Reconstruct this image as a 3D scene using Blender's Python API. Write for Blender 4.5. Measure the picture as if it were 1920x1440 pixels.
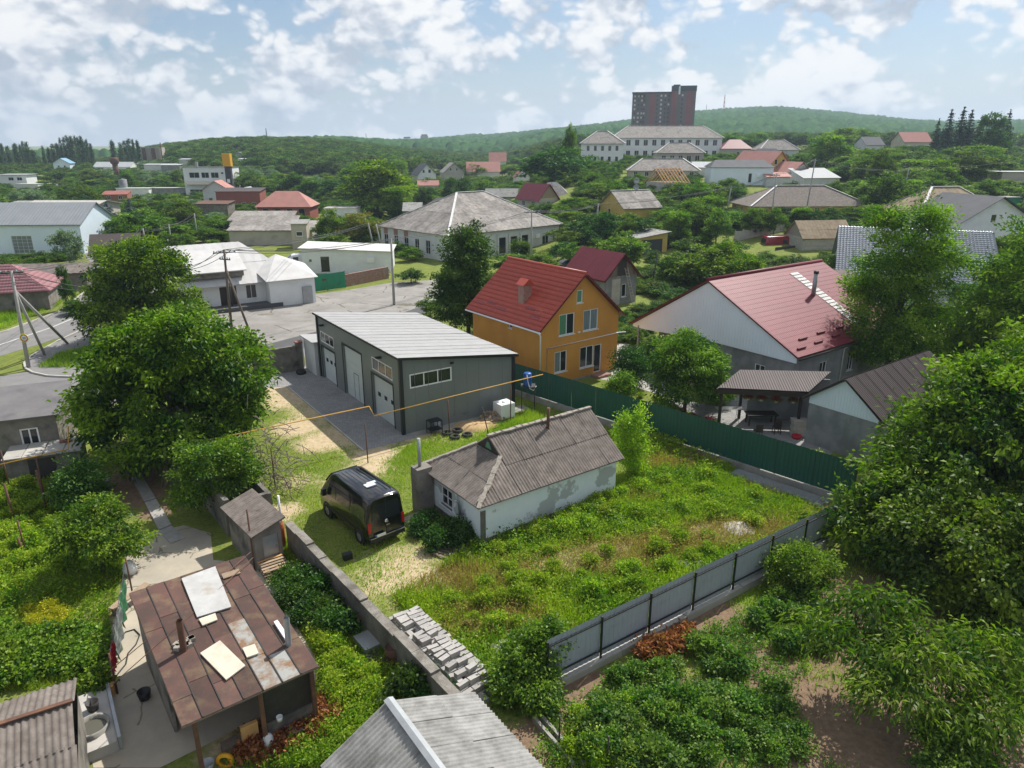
import bpy, bmesh, math, random
import numpy as np
from mathutils import Vector, Matrix, noise as mnoise
R = math.radians
rng = random.Random(7)
for o in list(bpy.data.objects): bpy.data.objects.remove(o)
SC = bpy.context.scene
COL = SC.collection

# ------------------------------------------------------------------ camera
CAM_H = 17.6; FPX = 1333.0; HORIZON = 270.0          # in pixels of the 1920 x 1440 photograph
PITCH = math.atan((720 - HORIZON) / FPX)
cd = bpy.data.cameras.new('camera'); cam = bpy.data.objects.new('camera', cd); COL.objects.link(cam)
cam.location = (0, 0, CAM_H); cam.rotation_euler = (math.pi / 2 - PITCH, 0, 0)
cd.sensor_width = 36; cd.sensor_fit = 'HORIZONTAL'; cd.lens = 36 * FPX / 1920; cd.clip_start = 0.5; cd.clip_end = 12000
SC.camera = cam

# ------------------------------------------------------------------ world and sun
SUN_DIR = Vector((0.47, 0.64, 1.0)).normalized()      # towards the sun: high, behind the houses to the right
SUN_EL = math.asin(SUN_DIR.z)
SUN_AZ = math.atan2(SUN_DIR.x, SUN_DIR.y)
W = bpy.data.worlds.new('World'); SC.world = W; W.use_nodes = True
nt = W.node_tree; nt.nodes.clear()
def N(tree, t, **kw):
    n = tree.nodes.new(t)
    for k, v in kw.items():
        if k == 'op': n.operation = v
        elif isinstance(k, str) and hasattr(n, k) and k not in ('inputs',): setattr(n, k, v)
    return n
def lk(tree, a, b): tree.links.new(a, b)
sky = N(nt, 'ShaderNodeTexSky', sky_type='NISHITA', sun_disc=False)
sky.sun_elevation = SUN_EL; sky.sun_rotation = SUN_AZ; sky.altitude = 100; sky.air_density = 1.0; sky.dust_density = 1.6; sky.ozone_density = 1.0
tc = N(nt, 'ShaderNodeTexCoord')
def wmath(op, a, b=None, c=None):
    n = nt.nodes.new('ShaderNodeMath'); n.operation = op
    for i, v in enumerate((a, b, c)):
        if v is None: continue
        if isinstance(v, (int, float)): n.inputs[i].default_value = v
        else: nt.links.new(v, n.inputs[i])
    return n.outputs[0]
def wmap(scale, off=(0, 0, 0)):
    m = nt.nodes.new('ShaderNodeMapping'); m.inputs['Scale'].default_value = scale; m.inputs['Location'].default_value = off
    nt.links.new(tc.outputs['Generated'], m.inputs['Vector']); return m.outputs[0]
def wnoise(vec, scale, detail, rough, dist=0.0):
    n = nt.nodes.new('ShaderNodeTexNoise'); n.inputs['Scale'].default_value = scale; n.inputs['Detail'].default_value = detail
    n.inputs['Roughness'].default_value = rough; n.inputs['Distortion'].default_value = dist
    nt.links.new(vec, n.inputs['Vector']); return n.outputs['Fac']
def wramp(fac, stops):
    r = nt.nodes.new('ShaderNodeValToRGB'); e = r.color_ramp.elements
    while len(e) > 1: e.remove(e[-1])
    e[0].position = stops[0][0]; e[0].color = (*stops[0][1], 1)
    for p, c in stops[1:]:
        x = e.new(p); x.color = (*c, 1)
    nt.links.new(fac, r.inputs[0]); return r.outputs[0]
CS = (1.0, 1.0, 1.45)
CO = (3.1, 1.7, 0.35)
def puff(vec, scale):
    v = nt.nodes.new('ShaderNodeTexVoronoi'); v.feature = 'F1'; v.inputs['Scale'].default_value = scale; nt.links.new(vec, v.inputs['Vector']); return v.outputs['Distance']
def field(off, det):
    m = wmap(CS, tuple(a + b for a, b in zip(CO, off)))
    w = nt.nodes.new('ShaderNodeTexNoise'); w.inputs['Scale'].default_value = 14; w.inputs['Detail'].default_value = 3; nt.links.new(m, w.inputs['Vector'])
    wv = nt.nodes.new('ShaderNodeMixRGB'); wv.inputs[0].default_value = .06; nt.links.new(m, wv.inputs[1]); nt.links.new(w.outputs['Color'], wv.inputs[2])
    n = wnoise(m, 6.4, det, 0.54, 0.0)
    p = wmath('ADD', wmath('MULTIPLY', puff(wv.outputs[0], 22), -.22), wmath('MULTIPLY', puff(wv.outputs[0], 55), -.13))
    return wmath('ADD', wmath('ADD', n, p), .175)
W.cycles.sampling_method = 'MANUAL'; W.cycles.sample_map_resolution = 256
base = field((0, 0, 0), 9)
up = field((.010, .012, .038), 6)
big = wnoise(wmap((1, 1, 1.6), (8.3, 2.2, 1.0)), 2.4, 3, 0.5)
dens = wmath('ADD', base, wmath('MULTIPLY', wmath('SUBTRACT', big, 0.5), 0.55))
mask = wramp(dens, [(0.0, (0, 0, 0)), (0.455, (0.035, 0.035, 0.035)), (0.49, (0.38, 0.38, 0.38)), (0.53, (0.9, 0.9, 0.9)), (0.6, (1, 1, 1))])
lit = wmath('ADD', 0.60, wmath('MULTIPLY', wmath('SUBTRACT', base, up), 3.2))
ccol = wramp(lit, [(0.20, (0.50, 0.56, 0.65)), (0.46, (0.68, 0.725, 0.80)), (0.66, (0.90, 0.92, 0.955)), (0.9, (1.06, 1.055, 1.04))])
cmul = nt.nodes.new('ShaderNodeVectorMath'); cmul.operation = 'SCALE'; nt.links.new(ccol, cmul.inputs[0]); cmul.inputs['Scale'].default_value = 4.3
sep = nt.nodes.new('ShaderNodeSeparateXYZ'); nt.links.new(tc.outputs['Generated'], sep.inputs[0])
hz = wramp(sep.outputs['Z'], [(0.0, (1, 1, 1)), (0.04, (.6, .6, .6)), (0.10, (.16, .16, .16)), (0.22, (0, 0, 0))])   # thin veil of humid air low in the sky
mixh = nt.nodes.new('ShaderNodeMixRGB'); mixh.inputs[2].default_value = (3.1, 3.4, 3.75, 1); nt.links.new(hz, mixh.inputs[0])
skm = nt.nodes.new('ShaderNodeVectorMath'); skm.operation = 'MULTIPLY'; skm.inputs[1].default_value = (.35, .41, .47); nt.links.new(sky.outputs[0], skm.inputs[0])
nt.links.new(skm.outputs[0], mixh.inputs[1])
mix = nt.nodes.new('ShaderNodeMixRGB'); nt.links.new(mask, mix.inputs[0]); nt.links.new(mixh.outputs[0], mix.inputs[1]); nt.links.new(cmul.outputs[0], mix.inputs[2])
bg = nt.nodes.new('ShaderNodeBackground'); bg.inputs['Strength'].default_value = 0.12; nt.links.new(mix.outputs[0], bg.inputs['Color'])
wo = nt.nodes.new('ShaderNodeOutputWorld'); nt.links.new(bg.outputs[0], wo.inputs['Surface'])
sl = bpy.data.lights.new('sun', 'SUN'); sl.energy = 3.2; sl.angle = R(0.55); sl.color = (1.0, 0.955, 0.88)
so = bpy.data.objects.new('sun', sl); COL.objects.link(so); so.rotation_euler = SUN_DIR.to_track_quat('Z', 'Y').to_euler(); so.location = (60, 80, 120)
SC.view_settings.view_transform = 'Standard'; SC.view_settings.look = 'None'; SC.view_settings.gamma = 1; SC.view_settings.exposure = 0.9
SC.cycles.max_bounces = 6; SC.cycles.diffuse_bounces = 3; SC.cycles.glossy_bounces = 2; SC.cycles.transmission_bounces = 3; SC.cycles.volume_bounces = 0
SC.cycles.use_denoising = True; SC.cycles.volume_step_rate = 4

# ------------------------------------------------------------------ pixels to places
def ray(px, py):
    a = (px - 960) / FPX; b = (720 - py) / FPX
    return (a, math.cos(PITCH) + b * math.sin(PITCH), -math.sin(PITCH) + b * math.cos(PITCH))
def P(px, py, z=0.0):
    d = ray(px, py); t = (z - CAM_H) / d[2]
    return Vector((d[0] * t, d[1] * t, z))
def AT(px, py, y):                                   # the point of a pixel's ray at ground distance y
    d = ray(px, py); t = y / d[1]
    return Vector((d[0] * t, y, CAM_H + d[2] * t))
def interp(x, pts):
    if x <= pts[0][0]: return pts[0][1]
    for (a, va), (b, vb) in zip(pts, pts[1:]):
        if x <= b:
            s = (x - a) / (b - a); s = s * s * (3 - 2 * s) * .35 + s * .65
            return va + (vb - va) * s
    return pts[-1][1]
def sstep(a, b, x):
    s = min(1, max(0, (x - a) / (b - a))); return s * s * (3 - 2 * s)
def T(x, y):                                          # height of the ground
    if y < 100: return 0.0
    t = x / y
    wr = sstep(-0.04, 0.10, t); wl = 1 - sstep(-0.30, -0.02, t)
    far_left = 1 - sstep(-0.56, -0.36, t)
    d = y
    zr = interp(d, [(112, 0), (150, 4.2), (190, 7.8), (270, 11), (350, 15), (600, 18), (900, 20)])
    zl = interp(d, [(250, 0), (330, 4), (420, 9.5), (500, 14), (600, 16), (900, 15)])
    zl2 = interp(d, [(240, 0), (330, 2.5), (420, 4.5), (520, 5.5), (900, 5)])
    zl = zl + (zl2 - zl) * far_left
    zm = interp(d, [(420, 0), (700, 3), (900, 5)])
    wm = max(0, 1 - wr - wl)
    s = wr + wl + wm
    return (zr * wr + zl * wl + zm * wm) / s
def onT(px, y):
    p = AT(px, 300, y); return Vector((p.x, y, T(p.x, y)))
class Frame:
    def __init__(s, o, ang): s.o = Vector((o[0], o[1], o[2] if len(o) > 2 else 0)); s.ang = R(ang); s.u = Vector((math.cos(s.ang), math.sin(s.ang), 0)); s.v = Vector((-math.sin(s.ang), math.cos(s.ang), 0))
    def w(s, a, b, z=0): return s.o + s.u * a + s.v * b + Vector((0, 0, z))
    def loc(s, p): d = Vector(p) - s.o; return (d.dot(s.u), d.dot(s.v), d.z)
    def hitb(s, px, py, b=0.0):                       # pixel onto the vertical plane b = const  ->  (a, z)
        d = Vector(ray(px, py)); c = Vector((0, 0, CAM_H)); n = s.v
        t = ((s.o + s.v * b) - c).dot(n) / d.dot(n); q = s.loc(c + d * t); return q[0], q[2]
    def hita(s, px, py, a=0.0):
        d = Vector(ray(px, py)); c = Vector((0, 0, CAM_H)); n = s.u
        t = ((s.o + s.u * a) - c).dot(n) / d.dot(n); q = s.loc(c + d * t); return q[1], q[2]
    def hitz(s, px, py, z): return s.loc(P(px, py, z + s.o.z))

def proj(q):
    y, z = q[1], q[2] - CAM_H; d = y * math.cos(PITCH) - z * math.sin(PITCH); return 960 + FPX * q[0] / d, 720 - FPX * (y * math.sin(PITCH) + z * math.cos(PITCH)) / d
# ------------------------------------------------------------------ objects
def tag(o, label, cat=None, group=None, kind=None):
    if label: o['label'] = label
    if cat: o['category'] = cat
    if group: o['group'] = group
    if kind: o['kind'] = kind
    return o
def thing(name, label, cat, loc=(0, 0, 0), rz=0.0, group=None):
    o = bpy.data.objects.new(name, None); COL.objects.link(o); o.empty_display_size = .3
    o.location = loc; o.rotation_euler = (0, 0, rz); return tag(o, label, cat, group)
def fthing(name, label, cat, fr, group=None): return thing(name, label, cat, fr.o, fr.ang, group)
def link(name, me, parent=None, mat=None):
    o = bpy.data.objects.new(name, me); COL.objects.link(o)
    if parent is not None: o.parent = parent
    if mat is not None and not me.materials: me.materials.append(mat)
    return o
def copy_tree(o, parent=None):
    c = o.copy(); COL.objects.link(c)
    if parent is not None: c.parent = parent
    for ch in list(o.children): copy_tree(ch, c)
    return c
class MB:
    def __init__(s): s.v = []; s.f = []; s.sm = []
    def vert(s, p): s.v.append(tuple(p)); return len(s.v) - 1
    def face(s, pts, smooth=False):
        i = [s.vert(p) for p in pts]; s.f.append(i); s.sm.append(smooth); return s
    def box(s, x0, x1, y0, y1, z0, z1):
        b = len(s.v)
        for z in (z0, z1):
            for x, y in ((x0, y0), (x1, y0), (x1, y1), (x0, y1)): s.v.append((x, y, z))
        for f in ((0, 3, 2, 1), (4, 5, 6, 7), (0, 1, 5, 4), (1, 2, 6, 5), (2, 3, 7, 6), (3, 0, 4, 7)):
            s.f.append([b + i for i in f]); s.sm.append(False)
        return s
    def cbox(s, c, sx, sy, sz, rz=0.0, rx=0.0, ry=0.0):
        m = Matrix.Translation(c) @ Matrix.Rotation(rz, 4, 'Z') @ Matrix.Rotation(ry, 4, 'Y') @ Matrix.Rotation(rx, 4, 'X')
        b = len(s.v)
        for z in (-.5, .5):
            for x, y in ((-.5, -.5), (.5, -.5), (.5, .5), (-.5, .5)): s.v.append(tuple(m @ Vector((x * sx, y * sy, z * sz))))
        for f in ((0, 3, 2, 1), (4, 5, 6, 7), (0, 1, 5, 4), (1, 2, 6, 5), (2, 3, 7, 6), (3, 0, 4, 7)):
            s.f.append([b + i for i in f]); s.sm.append(False)
        return s
    def bar(s, p, q, w, h=None, up=(0, 0, 1)):        # a square bar from p to q
        p = Vector(p); q = Vector(q); h = h or w; d = (q - p).normalized(); u = Vector(up)
        if abs(d.dot(u)) > .95: u = Vector((1, 0, 0))
        x = d.cross(u).normalized() * w / 2; y = x.cross(d).normalized() * h / 2
        b = len(s.v)
        for c in (p, q):
            for k in (-x - y, x - y, x + y, -x + y): s.v.append(tuple(c + k))
        for f in ((0, 3, 2, 1), (4, 5, 6, 7), (0, 1, 5, 4), (1, 2, 6, 5), (2, 3, 7, 6), (3, 0, 4, 7)):
            s.f.append([b + i for i in f]); s.sm.append(False)
        return s
    def tube(s, pts, rad, n=8, cap=True):
        pts = [Vector(p) for p in pts]; b = len(s.v); m = len(pts)
        rad = rad if isinstance(rad, (list, tuple)) else [rad] * m
        for i, p in enumerate(pts):
            d = (pts[min(i + 1, m - 1)] - pts[max(i - 1, 0)]).normalized()
            u = Vector((0, 0, 1)) if abs(d.z) < .9 else Vector((1, 0, 0))
            x = d.cross(u).normalized(); y = x.cross(d)
            for k in range(n):
                a = 2 * math.pi * k / n; s.v.append(tuple(p + (x * math.cos(a) + y * math.sin(a)) * rad[i]))
        for i in range(m - 1):
            for k in range(n):
                k2 = (k + 1) % n
                s.f.append([b + i * n + k, b + i * n + k2, b + (i + 1) * n + k2, b + (i + 1) * n + k]); s.sm.append(True)
        if cap:
            s.f.append([b + k for k in range(n)][::-1]); s.sm.append(False)
            s.f.append([b + (m - 1) * n + k for k in range(n)]); s.sm.append(False)
        return s
    def lathe(s, c, prof, n=14, axis='Z', smooth=True):   # profile of (radius, height)
        b = len(s.v); c = Vector(c)
        for r_, h in prof:
            for k in range(n):
                a = 2 * math.pi * k / n
                v = Vector((r_ * math.cos(a), r_ * math.sin(a), h))
                if axis == 'X': v = Vector((v.z, v.x, v.y))
                elif axis == 'Y': v = Vector((v.y, v.z, v.x))
                s.v.append(tuple(c + v))
        for i in range(len(prof) - 1):
            for k in range(n):
                k2 = (k + 1) % n
                s.f.append([b + i * n + k, b + i * n + k2, b + (i + 1) * n + k2, b + (i + 1) * n + k]); s.sm.append(smooth)
        return s
    def prism(s, poly, vec):                          # planar polygon swept along vec
        n = len(poly); b = len(s.v); vec = Vector(vec)
        for p in poly: s.v.append(tuple(p))
        for p in poly: s.v.append(tuple(Vector(p) + vec))
        s.f.append([b + i for i in range(n)]); s.f.append([b + n + i for i in range(n)][::-1]); s.sm += [False, False]
        for i in range(n):
            j = (i + 1) % n; s.f.append([b + j, b + i, b + n + i, b + n + j]); s.sm.append(False)
        return s
    def mesh(s, name, mat=None, fix=True):
        me = bpy.data.meshes.new(name); me.from_pydata(s.v, [], s.f); me.polygons.foreach_set('use_smooth', s.sm)
        if fix:
            bm = bmesh.new(); bm.from_mesh(me); bmesh.ops.recalc_face_normals(bm, faces=bm.faces); bm.to_mesh(me); bm.free()
        if mat: me.materials.append(mat)
        me.update(); return me
    def build(s, name, mat, parent=None, fix=True): return link(name, s.mesh(name, mat, fix), parent)
def np_mesh(name, v, f, mat, attrs=None):
    v = np.asarray(v, dtype=np.float32); f = np.asarray(f, dtype=np.int32)
    me = bpy.data.meshes.new(name); k = f.shape[1]
    me.vertices.add(len(v)); me.vertices.foreach_set('co', v.ravel())
    me.loops.add(f.size); me.loops.foreach_set('vertex_index', f.ravel())
    me.polygons.add(len(f)); me.polygons.foreach_set('loop_start', np.arange(0, f.size, k, dtype=np.int32)); me.polygons.foreach_set('loop_total', np.full(len(f), k, dtype=np.int32))
    for an, (dom, val) in (attrs or {}).items():
        at = me.attributes.new(an, 'FLOAT', dom); at.data.foreach_set('value', np.asarray(val, dtype=np.float32))
    me.update(calc_edges=True)
    if mat: me.materials.append(mat)
    return me

# ------------------------------------------------------------------ materials
MATS = {}
def new_mat(name):
    m = bpy.data.materials.new(name); m.use_nodes = True; t = m.node_tree; t.nodes.clear(); return m, t
def mat(name, col, col2=None, rough=.8, scale=3.0, detail=6, contrast=(.35, .65), bump=0.0, bscale=None, metal=0.0, spec=.4, stretch=(1, 1, 1), col3=None, s3=.6, c3=(.55, .7), vary=0.0, coat=0.0):
    """principled surface: two colours mixed by noise, a third in patches, fine relief, a little change from piece to piece"""
    if name in MATS: return MATS[name]
    m, t = new_mat(name); L = t.links
    b = t.nodes.new('ShaderNodeBsdfPrincipled'); o = t.nodes.new('ShaderNodeOutputMaterial'); L.new(b.outputs[0], o.inputs[0])
    b.inputs['Roughness'].default_value = rough; b.inputs['Metallic'].default_value = metal; b.inputs['Specular IOR Level'].default_value = spec
    b.inputs['Coat Weight'].default_value = coat; b.inputs['Coat Roughness'].default_value = .05
    tcn = t.nodes.new('ShaderNodeTexCoord'); mp = t.nodes.new('ShaderNodeMapping'); mp.inputs['Scale'].default_value = stretch; L.new(tcn.outputs['Object'], mp.inputs[0])
    def nz(sc, det=detail, src=mp.outputs[0], rg=.6):
        n = t.nodes.new('ShaderNodeTexNoise'); n.inputs['Scale'].default_value = sc; n.inputs['Detail'].default_value = det; n.inputs['Roughness'].default_value = rg; L.new(src, n.inputs['Vector']); return n.outputs['Fac']
    def rmp(f, lo, hi):
        r = t.nodes.new('ShaderNodeMapRange'); r.inputs['From Min'].default_value = lo; r.inputs['From Max'].default_value = hi; L.new(f, r.inputs['Value']); return r.outputs[0]
    def mx(f, a, c):
        x = t.nodes.new('ShaderNodeMixRGB'); L.new(f, x.inputs[0])
        for i, q in ((1, a), (2, c)):
            if isinstance(q, tuple): x.inputs[i].default_value = (*q, 1)
            else: L.new(q, x.inputs[i])
        return x.outputs[0]
    c = None
    if col2: c = mx(rmp(nz(scale), *contrast), col, col2)
    if col3: c = mx(rmp(nz(s3, 5, tcn.outputs['Object']), *c3), c if c else col, col3)
    if vary:
        oi = t.nodes.new('ShaderNodeObjectInfo'); r = t.nodes.new('ShaderNodeMapRange'); r.inputs['To Min'].default_value = 1 - vary; r.inputs['To Max'].default_value = 1 + vary; L.new(oi.outputs['Random'], r.inputs['Value'])
        h = t.nodes.new('ShaderNodeVectorMath'); h.operation = 'SCALE'
        if c is None: h.inputs[0].default_value = col
        else: L.new(c, h.inputs[0])
        L.new(r.outputs[0], h.inputs['Scale']); c = h.outputs[0]
    if c is None: b.inputs['Base Color'].default_value = (*col, 1)
    else: L.new(c, b.inputs['Base Color'])
    if bump:
        bp = t.nodes.new('ShaderNodeBump'); bp.inputs['Strength'].default_value = bump; bp.inputs['Distance'].default_value = .05; L.new(nz(bscale or scale * 4), bp.inputs['Height']); L.new(bp.outputs[0], b.inputs['Normal'])
    MATS[name] = m; return m
def leaf_mat(name, dark, light, trans=.35, vary=.12, gloss=.018):
    if name in MATS: return MATS[name]
    m, t = new_mat(name); L = t.links; o = t.nodes.new('ShaderNodeOutputMaterial')
    at = t.nodes.new('ShaderNodeAttribute'); at.attribute_name = 'tint'
    x = t.nodes.new('ShaderNodeMixRGB'); x.inputs[1].default_value = (*dark, 1); x.inputs[2].default_value = (*light, 1); L.new(at.outputs['Fac'], x.inputs[0])
    oi = t.nodes.new('ShaderNodeObjectInfo'); h = t.nodes.new('ShaderNodeHueSaturation'); L.new(x.outputs[0], h.inputs['Color'])
    r1 = t.nodes.new('ShaderNodeMapRange'); r1.inputs['To Min'].default_value = .5 - vary * .30; r1.inputs['To Max'].default_value = .5 + vary * .06; L.new(oi.outputs['Random'], r1.inputs['Value']); L.new(r1.outputs[0], h.inputs['Hue'])
    mm = t.nodes.new('ShaderNodeMath'); mm.operation = 'MULTIPLY'; mm.inputs[1].default_value = 7.31; L.new(oi.outputs['Random'], mm.inputs[0]); fr = t.nodes.new('ShaderNodeMath'); fr.operation = 'FRACT'; L.new(mm.outputs[0], fr.inputs[0])
    r2 = t.nodes.new('ShaderNodeMapRange'); r2.inputs['To Min'].default_value = 1 - vary * 2.2; r2.inputs['To Max'].default_value = 1 + vary * 2.2; L.new(fr.outputs[0], r2.inputs['Value']); L.new(r2.outputs[0], h.inputs['Value'])
    d = t.nodes.new('ShaderNodeBsdfDiffuse'); L.new(h.outputs[0], d.inputs['Color'])
    tr = t.nodes.new('ShaderNodeBsdfTranslucent'); ml = t.nodes.new('ShaderNodeMixRGB'); ml.blend_type = 'MULTIPLY'; ml.inputs[0].default_value = 1; ml.inputs[2].default_value = (1.12, 1.6, .42, 1); L.new(h.outputs[0], ml.inputs[1]); L.new(ml.outputs[0], tr.inputs['Color'])
    g = t.nodes.new('ShaderNodeBsdfGlossy'); g.inputs['Roughness'].default_value = .5; g.inputs['Color'].default_value = (.9, .95, .9, 1)
    m1 = t.nodes.new('ShaderNodeMixShader'); m1.inputs[0].default_value = trans; L.new(d.outputs[0], m1.inputs[1]); L.new(tr.outputs[0], m1.inputs[2])
    m2 = t.nodes.new('ShaderNodeMixShader'); m2.inputs[0].default_value = gloss; L.new(m1.outputs[0], m2.inputs[1]); L.new(g.outputs[0], m2.inputs[2])
    L.new(m2.outputs[0], o.inputs[0]); MATS[name] = m; return m

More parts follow.
